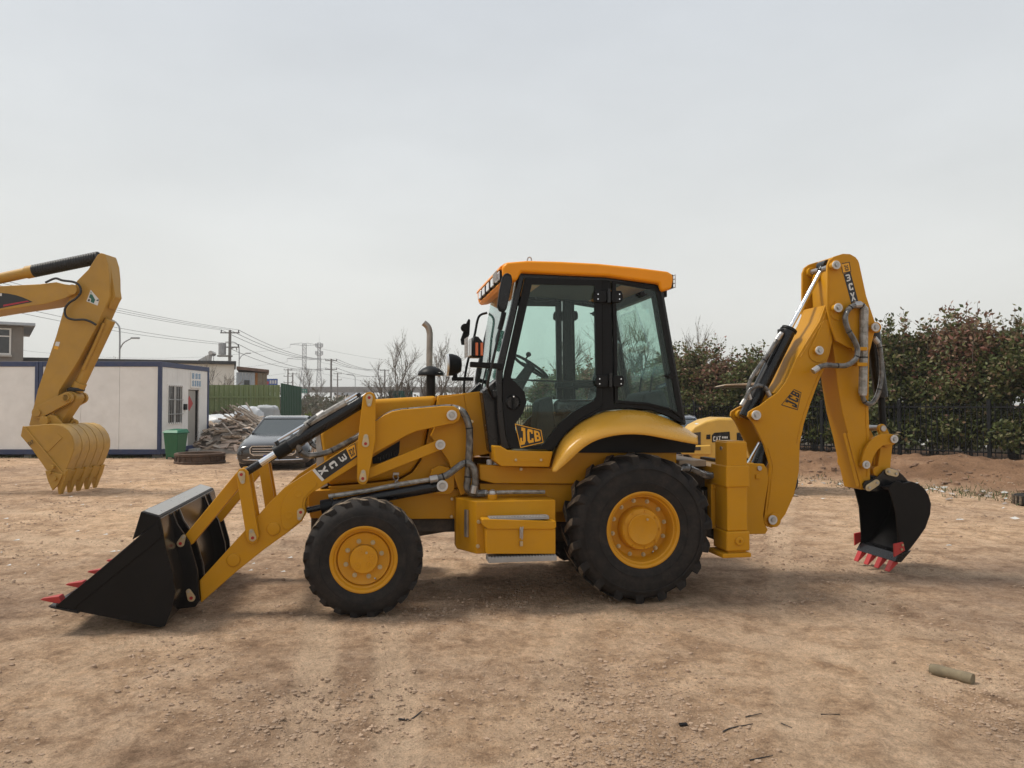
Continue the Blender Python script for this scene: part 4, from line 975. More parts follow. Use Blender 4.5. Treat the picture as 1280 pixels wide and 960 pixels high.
# ---- rear frame, stabilizers, swing post
for s in (1, -1):
    Z = lambda v: J.P(920, v, -1.0)[1]
    xl = J.P(909, 620, -1.0)[0]; xr_ = J.P(934.5, 620, -1.0)[0]
    st = empty('stabilizer', (0, 0, 0)); st.parent = jr
    def sb(name, dx, y0, y1, v0, v1, bev=.012): 
        a_, b_ = s * y0, s * y1
        return MB().box(xl - dx, xr_ + dx, a_, b_, Z(v1), Z(v0)).obj(name, 'yellow', st, bev, 3)
    sb('outer_tube', .0, -1.0, -.76, 552.5, 664, .012)
    sb('collar', .014, -1.014, -.70, 582, 609)
    sb('foot_housing', .014, -1.014, -.74, 664, 689, .016)
    sb('inner_leg', -.012, -.99, -.77, 688, 692, .004)
    pd = J.P(906, 697, -1.03)[0]; pe = J.P(938, 697, -1.03)[0]
    MB().box(pd - .02, pe + .01, s * -1.03, s * -.70, Z(696.5), Z(691)).obj('foot_pad', 'yellow', st, .008)
    x, z = J.P(924, 676.5, -1.02)
    mb = MB().lathe([(.012, s * -1.02), (.014, s * -1.034), (.030, s * -1.034), (.036, s * -1.028), (.036, s * -1.01)], (x, 0, z), 'y', 20); mb.obj('foot_boss', 'yellow', st)
    x, z = J.P(904, 561, -.98); MB().cyl((xl - .012, s * -.90, Z(561)), (xl, s * -.90, Z(561)), .016, n=10).obj('bolt', 'steel', st)
    sb('top_cap', -.01, -.99, -.77, 551.5, 553.5, .002)
ZR = lambda v: J.P(905, v, -.8)[1]
xa = J.P(895, 600, -.8)[0]; xb = J.P(932, 600, -.8)[0]
MB().box(xa, xb, -.76, .76, ZR(612), ZR(584)).obj('upper_cross_beam', 'yellow', jr, .01)
MB().box(xa, xb, -.76, .76, ZR(676), ZR(660)).obj('lower_cross_beam', 'dark_under', jr, .01)
MB().box(xa + .03, xb - .02, -.70, .70, ZR(660), ZR(612)).obj('rear_plate', 'dark_under', jr, .004)
MB().box(xa - .02, xa + .05, -.74, -.66, ZR(662), ZR(606)).obj('side_rail', 'yellow', jr, .004)
MB().box(J.P(846, 0, -.6)[0], xa, -.60, .60, ZR(585), ZR(577)).obj('rear_deck', 'deck_plate', jr, .004)
MB().box(J.P(850, 0, -.6)[0], xa + .02, -.56, -.50, ZR(612), ZR(590)).obj('deck_rail', 'dark_under', jr, .004)
MB().box(J.P(850, 0, -.6)[0], xa + .02, .50, .56, ZR(612), ZR(590)).obj('deck_rail', 'dark_under', jr, .004)
for k, off in enumerate((0, .035, .07)):
    hp = J.VL([(845, 588 + k), (857, 585 - k), (870, 589), (882, 595 - k), (892, 594 - k), (898, 584), (901, 577), (907, 574)], -.74 + off)
    MB().tube(hp, .028, n=8).obj('hose', 'hose_wrap', jr)
for k in range(4): MB().box(xa - .16 + k * .045, xa - .125 + k * .045, -.62, -.50, ZR(652), ZR(616)).obj('valve_spool', 'dark_under' if k % 2 else 'steel', jr, .005)
MB().box(xa - .18, xa + .03, -.64, .64, ZR(634), ZR(628)).obj('frame_strut', 'yellow', jr, .004)
MB().box(xa - .20, xa - .16, -.66, -.60, ZR(672), ZR(600)).obj('side_rail', 'yellow', jr, .004)
for k in range(4): MB().tube([(xa - .22 + k * .03, -.60 + k * .02, ZR(600)), (xa - .10, -.66 + k * .03, ZR(612 + 4 * k)), (xa - .04, -.64 + k * .03, ZR(640)), (xa - .02, -.60, ZR(660))], .014, n=6).obj('hose', 'rubber_hose', jr)
MB().box(xa - .25, xa + .02, -.70, .70, ZR(672), ZR(664)).obj('frame_strut', 'dark_under', jr, .004)
BC = -.12                                           # the digging arm stands a little off the centre line
jp('swing_post', [(930, 579), (955, 580), (959, 586), (961, 600), (956, 630), (954, 645), (956, 655), (960, 662), (957, 667.5), (930, 668)], -.34, -.30, 'yellow', bev=.006)
jp('swing_post', [(930, 579), (955, 580), (959, 586), (961, 600), (956, 630), (954, 645), (956, 655), (960, 662), (957, 667.5), (930, 668)], .06, .10, 'yellow', bev=.006, yref=-.34)
xk = J.P(938, 620, -.3)[0]
MB().box(xb, xk + .05, -.297, .057, ZR(665), ZR(655)).obj('swing_casting', 'yellow', jr, .008)
MB().box(xb, xk + .05, -.297, .057, ZR(600), ZR(585)).obj('swing_casting', 'yellow', jr, .008)
MB().box(xb - .01, xb + .05, -.40, .16, ZR(668), ZR(580)).obj('slide_plate', 'dark_under', jr, .004)
MB().cyl((xk, BC, ZR(668)), (xk, BC, ZR(580)), .06, n=16).obj('king_pin', 'dark_under', jr)
jdisc('bolt', 950, 585.5, -.36, -.34, 3, 'steel', n=12); jdisc('bolt', 947.5, 596, -.356, -.34, 3.6, 'yellow', n=4)

# ---- boom
boom_px = [(955, 652), (956, 642), (961, 600), (963, 582), (955, 556), (941, 528), (935, 521), (936, 515), (942, 511), (950, 507), (960, 499), (972, 491), (982, 478), (988, 466), (996, 447), (1010, 424), (1024, 402), (1032, 381), (1037, 400), (1041, 425), (1037, 443), (1031, 460), (1023, 478), (1013, 505), (1005, 530), (1000, 555), (999, 588), (993, 618), (982, 643), (972, 656), (965, 660), (958, 658)]
BN, BF = -.32, .08
bP = J.PL(boom_px, BN)
boom = MB().prism(bP, BN, BN + .03).obj('boom', 'yellow', jr, .006)
MB().prism(bP, BF - .03, BF).obj('boom_cheek', 'yellow', boom, .006)
# upper part closed by top and bottom plates
bo = [(972, 491), (982, 478), (988, 466), (996, 447), (1010, 424), (1024, 402), (1032, 381), (1037, 400), (1041, 425), (1037, 443), (1031, 460), (1023, 478), (1013, 505), (1005, 530), (1000, 555), (996, 556), (984, 520)]
MB().prism([(a_ + .0, b_) for a_, b_ in J.PL(bo, BN)], BN + .031, BF - .031).obj('boom_box', 'yellow', boom, .004)
bq = J.PL([(972, 493), (982, 480), (989, 467), (997, 448), (1011, 425), (1025, 403), (1034, 388), (1036, 400), (1020, 430), (1002, 462), (985, 492)], BN)
# small cheek plate at the elbow and its pin
jp('elbow_plate', capsule((1023, 441), (1033, 405), 12, 5, 8), BN - .012, BN - .0005, 'yellow', boom, .004)
washer(1025, 438, BN - .06, 5.4, .05, boom)
washer(946, 519, BN - .06, 6, .05, boom); washer(966.5, 650, BN - .05, 5.8, .05, boom)
x, z = J.P(966.5, 650, BN); MB().cyl((x, BN - .03, z), (x, BF + .03, z), J.m(8.5, 966, 650, BN), n=24).obj('base_pin', 'yellow', boom, .006)
x, z = J.P(946, 519, BN); MB().cyl((x, BN - .04, z), (x, BN + .09, z), J.m(6.5, 946, 519, BN), n=20).obj('pin_boss', 'yellow', boom, .004); MB().cyl((x, BF - .09, z), (x, BF + .05, z), J.m(6.5, 946, 519, BN), n=20).obj('pin_boss', 'yellow', boom, .004)
MB().cyl((x, BN - .02, z), (x, BF + .02, z), .03, n=12).obj('ram_pin', 'steel', boom)
# dipper ram along the boom
e0 = J.V(938, 517, BC); e0 = Vector((x, BC, z)); e1 = J.V(986.5, 412, BC); e2 = J.V(1030, 332, BC)
d = (e1 - e0).normalized()
rm = MB().cyl(e0 - d * .03, e1, .072, n=24).obj('dipper_ram', 'black_gloss', jr, .008)
MB().cyl(e1 - d * .02, e1 + d * .012, .080, n=24).obj('gland', 'black_plastic', rm, .006)
MB().cyl(e1, e2, .026, n=16).obj('piston_rod', 'chrome', rm)
MB().cyl(e2 - d * .07, e2 + d * .01, .044, n=16).obj('rod_end', 'black_gloss', rm, .006); MB().cyl(e2 + Vector((0, -.07, 0)), e2 + Vector((0, .07, 0)), .05, n=16).obj('rod_eye', 'black_gloss', rm, .006)
n_ = Vector((-d.z, 0, d.x)); n_ = n_ if n_.x < 0 else -n_
MB().tube([e0 + d * .55 + n_ * .085 + Vector((0, -.04, 0)), e0 + d * .9 + n_ * .10 + Vector((0, -.04, 0)), e1 - d * .04 + n_ * .1 + Vector((0, -.04, 0))], .012, n=8).obj('oil_pipe', 'black_gloss', rm)
MB().box(e1.x - .14, e1.x - .10, BC - .09, BC - .01, e1.z - .06, e1.z - .0).obj('pipe_elbow', 'black_gloss', rm, .008)
for hp, yy in (([(974, 420), (962, 440), (944, 465), (937, 478), (935, 490), (937, 497)], BC - .12), ([(962, 494), (957, 485), (948, 482), (938, 487), (931, 500), (928, 505)], BC - .14), ([(976, 418), (968, 432), (955, 450), (945, 466)], BC - .09)):
    MB().tube(J.VL(hp, yy), .021, n=8).obj('hose', 'hose_wrap', jr)
# boom lift ram inside the cheeks
f0 = J.V(938, 606, BC); f1 = J.V(962, 548, BC); d = (f1 - f0).normalized()
br = MB().cyl(f0, f1, .075, n=20).obj('boom_ram', 'black_gloss', jr, .006)
MB().cyl(J.V(934, 579, BC - .1), J.V(949, 553, BC - .1), .012, n=8).obj('oil_pipe', 'chrome', br)
mb = MB().cyl(f1, J.V(985, 500, BC), .035, n=12); mb.obj('piston_rod', 'chrome', br)

# ---- dipper
DN, DF = -.26, .02
dp = [(1034, 344), (1042, 321), (1055, 317), (1066, 319), (1073, 325), (1083, 370), (1094, 403), (1093, 416), (1087, 442), (1086, 510), (1088, 560), (1088, 598), (1086, 612), (1076, 612), (1068, 578), (1061, 546), (1053, 515), (1047, 480), (1044, 450), (1041, 430), (1036, 400)]
dipper = MB().prism(J.PL(dp, DN), DN, DF).obj('dipper', 'yellow', jr, .008, 3)
ck = [(1034.3, 332), (1037, 325), (1043, 320.5), (1054, 317), (1063, 317.5), (1070, 321.5), (1074, 328), (1083, 370), (1094, 403), (1093, 416), (1088, 437), (1080, 440), (1060, 434), (1045, 426), (1039, 408), (1034, 385)]
ckP = J.PL(ck, -.36)
MB().prism(ckP, -.36, -.33).obj('cheek', 'yellow', dipper, .006); MB().prism(ckP, .09, .12).obj('cheek', 'yellow', dipper, .006)
lw = J.PL([(1060, 320), (1070, 322), (1074, 328), (1083, 370), (1094, 403), (1093, 416), (1089, 435), (1070, 436), (1058, 420), (1058, 350)], -.36)
MB().prism(lw, -.329, .089).obj('dipper_head', 'yellow', dipper, .004)
# raised ribs on the lower front edge
for (a_, b_, r_) in (((1055, 543), (1071, 606), .016), ((1060, 543), (1077, 606), .016), ((1077, 562), (1076, 580), .022)):
    pa, pb = J.V(*a_, DN), J.V(*b_, DN)
    MB().prism(capsule((pa.x, pa.z), (pb.x, pb.z), r_, r_ * 1.3), DN - .012, DN - .0005).obj('rib', 'yellow', dipper, .004)
for (u, v, r_) in ((1046, 331, 5.4), (1048.5, 384.5, 5.6), (1095, 409, 5.4)):
    washer(u, v, -.44, r_, .05, dipper)
    x, z = J.P(u - 1.5, v + .5, -.36); MB().cyl((x, -.39, z), (x, -.29, z), J.m(6.6, u, v, -.36), n=20).obj('pin_boss', 'yellow', dipper, .004); MB().cyl((x, .05, z), (x, .15, z), J.m(6.6, u, v, -.36), n=20).obj('pin_boss', 'yellow', dipper, .004); MB().cyl((x, -.3, z), (x, .06, z), .028, n=14).obj('pin', 'steel', dipper)
jp('boss_plate', capsule((1047, 392), (1049, 382), 8, 7), -.372, -.3605, 'yellow', dipper, .003)
# bucket ram behind the dipper
g0 = J.V(1091, 412, BC); g1 = J.V(1101.5, 497, BC); g2 = J.V(1104, 535, BC)
kr = MB().cyl(g0, g1, .07, n=24).obj('bucket_ram', 'black_gloss', jr, .006)
MB().cyl(g1, g2, .035, n=16).obj('piston_rod', 'black_plastic', kr)
MB().tube(J.VL([(1094, 424), (1098, 430), (1101, 444), (1102, 468), (1100, 484), (1095, 498), (1088, 505), (1081, 502), (1078, 494), (1078, 486)], -.30), .024, n=10).obj('hose', 'hose_wrap', jr)
MB().tube(J.VL([(1070, 381), (1075, 381), (1080, 386), (1080, 400), (1079.5, 440), (1079, 470), (1078.5, 492)], -.40), lambda t_: .042 if t_ > .3 else .032, n=10).obj('hose_sleeve', 'hose_wrap_light', jr)
for k in (-.018, .018):
    MB().tube(J.VL([(1074, 381), (1066, 382.5), (1059, 389), (1056.5, 399), (1060, 412), (1067, 424), (1071.5, 435), (1071, 446), (1065, 453), (1056, 457), (1044, 457), (1032, 456.5), (1024, 459), (1018, 463)], -.42 + k), .027, n=10).obj('hose', 'hose_wrap', jr)
for v in (436, 455.5):
    x, z = J.P(1078, v, -.44); MB().box(x - .06, x + .05, -.452, -.36, z - .018, z + .018).obj('hose_clamp', 'yellow', dipper, .005)
# linkage to the bucket
tl = [(1077.5, 581), (1078, 572), (1081, 563), (1086, 554), (1093, 547), (1101.5, 542.5), (1110, 542), (1117, 543), (1122, 547), (1122, 552.5), (1117, 556), (1110, 556), (1104, 557), (1098, 562), (1093, 569), (1090.5, 577), (1089, 583), (1084, 587), (1079, 586)]
for (a_, b_) in ((-.33, -.295), (.055, .09)): MB().prism(J.PL(tl, -.33), a_, b_).obj('tipping_lever', 'yellow', jr, .006)
washer(1118.6, 549, -.36, 5, .02, m='washer_white'); washer(1083.6, 581, -.36, 5, .02, m='washer_white')
for y in (-.27, .01):
    x, z = J.P(1104, 535.5, -.28); q = J.P(1110, 552, -.28)
    MB().prism(capsule((x, z), q, .045, .06), y, y + .035).obj('lever_ear', 'yellow', jr, .005)
x, z = J.P(1104, 535.5, -.28); MB().cyl((x, -.29, z), (x, .06, z), .03, n=12).obj('ram_pin', 'steel', jr)
tk = J.PL([(1101, 558), (1116, 555), (1113, 585), (1106, 596), (1096, 592), (1098, 578)], -.24)
MB().prism(tk, -.24, -.19).obj('tipping_link', 'yellow', jr, .006); MB().prism(tk, -.05, 0).obj('tipping_link', 'yellow', jr, .006)
x, z = J.P(1097, 589, -.25); MB().cyl((x, -.25, z), (x, .02, z), .05, n=16).obj('link_tube', 'yellow', jr)
MB().box(x, x + .13, -.19, -.05, z - .02, z + .25).obj('link_web', 'yellow', jr, .01)
# ---- digging bucket
rbS = [(1111, 610), (1116, 604), (1122, 601), (1129, 604), (1134, 603), (1140, 602), (1148, 604.5), (1155, 610), (1161, 619), (1164, 630), (1163, 643), (1157, 660), (1148, 673), (1138, 686), (1127, 698)]
rbE = [(1123, 697), (1123.5, 682), (1122.5, 668), (1120.5, 643), (1116, 625)]
RN, RF = -.40, .21
sp_ = J.PL(rbS + rbE, RN)
dbk = MB().prism(sp_, RN, RN + .02).obj('digging_bucket', 'black_paint', jr, .004)
MB().prism(sp_, RF - .02, RF).obj('side_plate', 'black_paint', dbk, .004)
so2 = J.PL(rbS[:1] + [(1118, 611), (1130, 610)] + rbS[5:], RN)
si2 = offset_poly(so2, -.02); cxs = sum(p_[0] for p_ in so2) / len(so2); czs = sum(p_[1] for p_ in so2) / len(so2)
si2 = [(a_ + (cxs - a_) * .05, b_ + (czs - b_) * .05) for a_, b_ in so2]
MB().prism(so2 + si2[::-1], RN + .021, RF - .021).obj('shell', 'black_paint', dbk, .002)
tpl = J.PL([(1086, 614), (1112, 609.5), (1119, 612), (1116, 615), (1088, 618)], RN)
tpq = J.PL([(1109, 609), (1128, 606), (1130, 610), (1113, 613)], RN)
MB().prism(tpq, RN + .005, RF - .005).obj('top_plate', 'black_paint', dbk, .003)
hb_ = [(1079.5, 605), (1083, 601), (1092, 599.5), (1098, 596), (1106, 587.5), (1114, 585), (1121, 587.5), (1129, 594), (1137, 603), (1128, 609), (1113, 612), (1096, 614.5), (1086, 614.5), (1081, 611)]
for y in (-.30, .02): MB().prism(J.PL(hb_, -.30), y, y + .03).obj('hinge_bracket', 'black_gloss', dbk, .005)
for (u0, v0, u1, v1) in ((1086.5, 609.5, 1096, 603.5), (1111, 589.5, 1120, 592)):
    pl_ = MB().prism(capsule(J.P(u0, v0, -.315), J.P(u1, v1, -.315), .036, .034), -.315, -.301).obj('pin_plate', 'zinc', dbk, .003)
    for (u, v) in ((u0, v0), (u1, v1)):
        x, z = J.P(u, v, -.315); MB().cyl((x, -.315, z), (x, -.327, z), .012, n=10).obj('bolt', 'steel', pl_)
x, z = J.P(1087, 608, -.3); MB().cyl((x, -.29, z), (x, .05, z), .035, n=14).obj('hinge_pin', 'steel', dbk)
x, z = J.P(1114, 591, -.3); MB().cyl((x, -.29, z), (x, .05, z), .035, n=14).obj('hinge_pin', 'steel', dbk)
lp = J.PL([(1118, 702), (1123, 692), (1139, 688), (1126, 703)], RN)
MB().prism(lp, RN - .006, RF + .006).obj('cutting_edge', 'black_gloss', dbk, .004)
a_ = J.P(1127, 694, RN); b_ = J.P(1113, 715.5, RN)
for i in range(4):
    y = RN + .055 + i * (RF - RN - .11) / 3
    dx, dz = b_[0] - a_[0], b_[1] - a_[1]; L_ = math.hypot(dx, dz); dx, dz = dx / L_, dz / L_; nx, nz = -dz, dx
    m_ = (a_[0] + dx * L_ * .42, a_[1] + dz * L_ * .42)
    MB().hexa([(a_[0] - nx * .02, y - .03, a_[1] - nz * .02), (a_[0] - nx * .02, y + .03, a_[1] - nz * .02), (a_[0] + nx * .025, y + .03, a_[1] + nz * .025), (a_[0] + nx * .025, y - .03, a_[1] + nz * .025),
               (m_[0] - nx * .02, y - .03, m_[1] - nz * .02), (m_[0] - nx * .02, y + .03, m_[1] - nz * .02), (m_[0] + nx * .025, y + .03, m_[1] + nz * .025), (m_[0] + nx * .025, y - .03, m_[1] + nz * .025)]).obj('tooth_adapter', 'black_gloss', dbk, .004)
    m2 = (a_[0] + dx * L_ * .36, a_[1] + dz * L_ * .36)
    to = MB().hexa([(m2[0] - nx * .03, y - .036, m2[1] - nz * .03), (m2[0] - nx * .03, y + .036, m2[1] - nz * .03), (m2[0] + nx * .034, y + .036, m2[1] + nz * .034), (m2[0] + nx * .034, y - .036, m2[1] + nz * .034),
               (b_[0] - nx * .006, y - .034, b_[1] - nz * .006), (b_[0] - nx * .006, y + .034, b_[1] - nz * .006), (b_[0] + nx * .006, y + .034, b_[1] + nz * .006), (b_[0] + nx * .006, y - .034, b_[1] + nz * .006)]).obj('tooth', 'red_paint', dbk, .005)
    x, z = m2[0] + dx * .035, m2[1] + dz * .035
cut = J.PL([(1117.5, 680), (1129, 677.5), (1131.5, 688), (1118, 696.5)], RN - .02)
for (y0, y1) in ((RN - .022, RN - .002), (RF + .002, RF + .022)):
    c_ = MB().prism(cut, y0, y1).obj('side_cutter', 'red_paint', dbk, .004)
    for (u, v) in ((1127.5, 681), (1126.5, 686.5)):
        x, z = J.P(u, v, RN - .02); MB().cyl((x, y0 - .012, z), (x, y0, z), .012, n=8).obj('bolt', 'zinc', c_)

def weld(pts, y, parent):
    P = J.VL(pts, y); Q = smooth_path(P, 6); mb = MB()
    mb.tube(Q, lambda t_: .0045 + .0015 * math.sin(t_ * 260), n=5, smooth=False); mb.obj('weld_seam', 'yellow', parent)
weld([(959, 640), (962, 620), (964, 600), (966, 583), (960, 560)], BN - .002, boom)
weld([(996, 554), (1001, 530), (1009, 505), (1019, 479), (1027, 459)], BN - .002, boom)
weld([(1000, 447), (1013, 426), (1027, 403), (1033, 388)], BN - .002, boom)
weld([(1037, 345), (1037, 385), (1042, 410)], -.362, dipper)
weld([(1082, 450), (1082, 510), (1084, 560), (1084, 596)], DN - .002, dipper)
# lettering on boom and dipper
yD = BN - .0015
fr = [(976.3, 506.3), (992.5, 486.3), (1001.8, 490.5), (997, 512.8)]
cxf = sum(p_[0] for p_ in fr) / 4; cyf = sum(p_[1] for p_ in fr) / 4
fin = [(cxf + (p_[0] - cxf) * .92, cyf + (p_[1] - cyf) * .92) for p_ in fr]
bd = MB().ring(J.PL(fr, yD), J.PL(fin, yD), yD - .001, yD).obj('brand_decal', 'decal_black', boom, flat=True)
mb = MB(); text_on(mb, 'JCB', ((996, 510.5), (1000, 492), (991, 487.5), (980.5, 503.5)), place(yD - .001), .08); mb.obj('brand_lettering', 'decal_black', bd, flat=True)
yD = -.3615
dk = decal('model_decal', [(1054.2, 342.6), (1063, 339.4), (1072.8, 376.5), (1064, 379.2)], yD, 'decal_black', dipper)
mb = MB()
for ch_, q_ in (('3', ((1058.2, 352.1), (1063.9, 350.6), (1062.3, 342.3), (1056.6, 343.7))), ('C', ((1061.5, 363.4), (1067.2, 361.9), (1065.6, 353.3), (1059.9, 354.7))), ('X', ((1064.6, 376.7), (1070.2, 375.2), (1068, 365), (1062.3, 366.4)))): text_on(mb, ch_, q_, place(yD - .001))
mb.obj('model_lettering', 'decal_white', dk, flat=True)
em = decal('emblem', [(1051, 329.5), (1061.8, 327.3), (1064, 339.4), (1053.2, 342)], yD, 'decal_yellow', dipper)
fr = [(1051, 329.5), (1061.8, 327.3), (1064, 339.4), (1053.2, 342)]; cxf = sum(p_[0] for p_ in fr) / 4; cyf = sum(p_[1] for p_ in fr) / 4
fin = [(cxf + (p_[0] - cxf) * .86, cyf + (p_[1] - cyf) * .86) for p_ in fr]
MB().ring(J.PL(fr, yD), J.PL(fin, yD), yD - .002, yD - .0006).obj('decal_border', 'decal_black', em, flat=True)
mb = MB(); text_on(mb, 'JCB', ((1055, 332), (1057, 339.2), (1061.2, 338), (1059.6, 330.5)), place(yD - .001), .08); mb.obj('emblem_lettering', 'decal_black', em, flat=True)

# ================================================================== excavator at the left
X = Frame(-8.4, 15.1, R(-3))
xr = empty('crawler_excavator', (X.o.x, X.o.y, 0), X.th, 'tan yellow crawler excavator with its ribbed bucket resting on the dirt', 'excavator')
def xp(name, pts, y0, y1, m='yellow_old', parent=None, bev=.012, yref=None):
    return MB().prism(X.PL(pts, y0 if yref is None else yref), y0, y1).obj(name, m, parent or xr, bev)
mat('sticker_green', (.01, .11, .075), .4); mat('decal_red', (.35, .012, .03), .4)
stick = xp('stick', [(122, 318), (126, 316), (131, 317.5), (135, 330), (136.5, 345), (137, 371), (121, 407), (97, 452), (74, 488), (62, 534), (36, 532), (47, 487), (70, 420), (80, 385), (90, 365), (96, 351), (110, 337)], -.2, .2)
xp('stick_cap', [(127, 318.5), (131, 317.5), (138, 331), (144, 371), (136, 386), (136, 331)], -.12, .12, parent=stick)
bx = X.PL([(-150, 398), (-70, 362), (0, 357.5), (50, 355), (70, 352.5), (80, 355), (90, 356.5), (96, 361), (94, 367), (80, 373), (56, 380), (0, 388), (-60, 398), (-130, 440)], -.28)
xboom = MB().prism(bx, -.28, .28).obj('boom', 'yellow_old', xr, .012)
x, z = X.P(90, 362, -.31); MB().cyl((x, -.32, z), (x, .32, z), .10, n=24).obj('boom_pin', 'yellow_old', xr, .008)
sw_ = [(-60, 364), (0, 366), (10, 367), (20, 369), (28, 371.5), (35, 374.5), (41, 377.5), (30, 379.5), (0, 385.5), (-60, 392)]
yD = -.2825
def xd(pts, y, m, parent): P = X.PL(pts, y); return MB().add([(a_, y, b_) for a_, b_ in P], [list(range(len(P)))]).obj('decal', m, parent, flat=True)
dd = xd(sw_, yD, 'decal_black', xboom)
xd([(4, 381), (34, 375.7), (37, 376.8), (4, 383.3)], yD - .001, 'decal_red', dd)
mb = MB(); text_on(mb, 'CAT', ((-31, 385.8), (2.8, 383.8), (2.4, 366.5), (-31, 368)), lambda u, v: X.V(u, v, yD - .001), .1, only=(2,)); mb.obj('lettering', 'decal_white', dd, flat=True)
# stick ram with ribbed sleeve
a_, b_ = X.V(124, 322, 0), X.V(42, 339, 0); L_ = (b_ - a_).length; d = (b_ - a_) / L_
mb = MB(); n_r = 26
for i in range(n_r): mb.cyl(a_ + d * (L_ * i / n_r), a_ + d * (L_ * (i + .62) / n_r), .118, .128, n=16)
mb.cyl(a_, b_, .105, n=16); sl = mb.obj('ram_sleeve', 'rubber_hose', xr)
MB().cyl(b_ - d * .02, b_ + d * .14, .125, n=20).obj('ram_gland', 'yellow_old', xr, .01)
c_ = X.V(-110, 372, 0); MB().cyl(b_, c_, .105, n=20).obj('stick_ram', 'yellow_old', xr)
# hose on the boom end
MB().tube(X.VL([(57, 353), (69, 348), (78, 350.5), (92, 352.5), (99, 357), (101, 365), (95, 373), (86, 379), (81, 387), (83, 396), (92, 399.5), (105, 399.5), (113, 402), (120, 406)], -.30), .022, n=8).obj('hose', 'rubber_hose', xr)
# sticker: green emblem on white
yD = -.2025
st_w = xd([(113.4, 362.2), (124, 374.5), (122, 382), (108, 376.5)], yD, 'decal_white', stick)
xd([(112.5, 367.7), (115.3, 368), (119, 374.8), (117.2, 379.2), (113.2, 377.3), (114, 373.6), (111.2, 371.8)], yD - .001, 'sticker_green', st_w)
xd([(109.3, 375.6), (111, 373.6), (112.8, 374.6), (111.6, 377)], yD - .001, 'decal_black', st_w); xd([(119.7, 375.3), (123.8, 374), (122.8, 376.5)], yD - .001, 'decal_black', st_w)
xd([(113.5, 364), (114.6, 366.6), (113.3, 366.9)], yD - .001, 'decal_black', st_w)
xd([(70, 427), (75, 427.5), (73.5, 433), (68.5, 432)], yD, 'decal_white', stick); xd([(68.3, 432.3), (73.3, 433.3), (72.3, 437), (67.3, 436)], yD - .001, 'decal_yellow', stick)
# bucket ram down the back of the stick
a_, b_, c_ = X.V(138, 400, 0), X.V(101, 478, 0), X.V(93, 494, 0)
MB().cyl(a_, b_, .10, n=20).obj('bucket_ram', 'yellow_old', xr, .008); MB().cyl(b_, b_ + (b_ - a_).normalized() * .18, .12, n=16).obj('ram_gland', 'yellow_old', xr, .01)
MB().cyl(b_ + (b_ - a_).normalized() * .18, c_, .05, n=12).obj('piston_rod', 'chrome', xr)
g = MB(); q = X.V(95, 487, 0); g.lathe([(.06, -.06), (.15, -.03), (.16, 0), (.15, .03), (.06, .06)], q, 'z', 20); g.obj('rod_gaiter', 'rubber_hose', xr)
MB().tube(X.VL([(130, 404), (118, 432), (104, 462)], -.12), .03, n=8).obj('ram_pipe', 'yellow_old', xr)
for y in (-.27, .2):
    MB().prism(capsule(X.P(84, 497, -.25), X.P(47.5, 516, -.25), .11, .12), y, y + .07).obj('idler_link', 'yellow_old', xr, .01)
    MB().cyl((X.P(84, 497, -.25)[0], y - .03, X.P(84, 497, -.25)[1]), (X.P(84, 497, -.25)[0], y + .10, X.P(84, 497, -.25)[1]), .07, n=16).obj('link_pin', 'yellow_old', xr, .006)
    MB().cyl((X.P(47.5, 516, -.25)[0], y - .03, X.P(47.5, 516, -.25)[1]), (X.P(47.5, 516, -.25)[0], y + .10, X.P(47.5, 516, -.25)[1]), .075, n=16).obj('link_pin', 'yellow_old', xr, .006)
MB().prism(capsule(X.P(93, 497, 0), X.P(72, 526, 0), .13, .15), -.13, .13).obj('tipping_link', 'yellow_old', xr, .02)
x, z = X.P(93, 497, 0); MB().cyl((x, -.3, z), (x, .3, z), .08, n=16).obj('link_pin', 'yellow_old', xr, .008)
# bucket
eb_o = [(30, 533), (60, 530), (70, 530.5), (78, 533), (85, 538.5), (90, 546), (92.3, 554), (92, 563), (88, 574), (82, 588), (78, 594)]
eb_in = [(66, 590), (58, 588), (40, 562), (25.5, 545), (28, 532.5)]
EN, EF = -.60, .60
eS = X.PL(eb_o + eb_in, EN)
eb = MB().prism(eS, EN, EN + .05).obj('bucket', 'yellow_old', xr, .012)
MB().prism(eS, EF - .05, EF).obj('side_plate', 'yellow_old', eb, .012)
eo = X.PL(eb_o, EN); cxs = sum(p_[0] for p_ in eo) / len(eo) - .3; czs = sum(p_[1] for p_ in eo) / len(eo) - .2
ei = [(a_ + (cxs - a_) * .06, b_ + (czs - b_) * .06) for a_, b_ in eo]
MB().prism(eo + ei[::-1], EN + .051, EF - .051).obj('shell', 'yellow_old', eb, .004)
for i in range(5):
    y0 = EN + .0 + i * (EF - EN) / 5 + .012; y1 = EN + (i + 1) * (EF - EN) / 5 - .012
    so3 = [(a_ - (cxs - a_) * .012, b_ - (czs - b_) * .012) for a_, b_ in eo[2:10]]; si3 = [(a_ - (cxs - a_) * .002, b_ - (czs - b_) * .002) for a_, b_ in eo[2:10]]
    MB().prism(so3 + si3[::-1], y0, y1).obj('wear_strap', 'yellow_worn', eb, .006)
lipP = X.PL([(74, 601), (82, 588), (84, 589), (78, 603)], EN); MB().prism(lipP, EN - .02, EF + .02).obj('lip_plate', 'yellow_old', eb, .008)
MB().prism(X.PL([(57, 588), (79, 593), (73, 606), (66, 613), (60, 600)], EN - .03), EN - .05, EN - .002).obj('side_cutter', 'yellow_old', eb, .01)
MB().prism(X.PL([(57, 588), (79, 593), (73, 606), (66, 613), (60, 600)], EN - .03), EF + .002, EF + .05).obj('side_cutter', 'yellow_old', eb, .01)
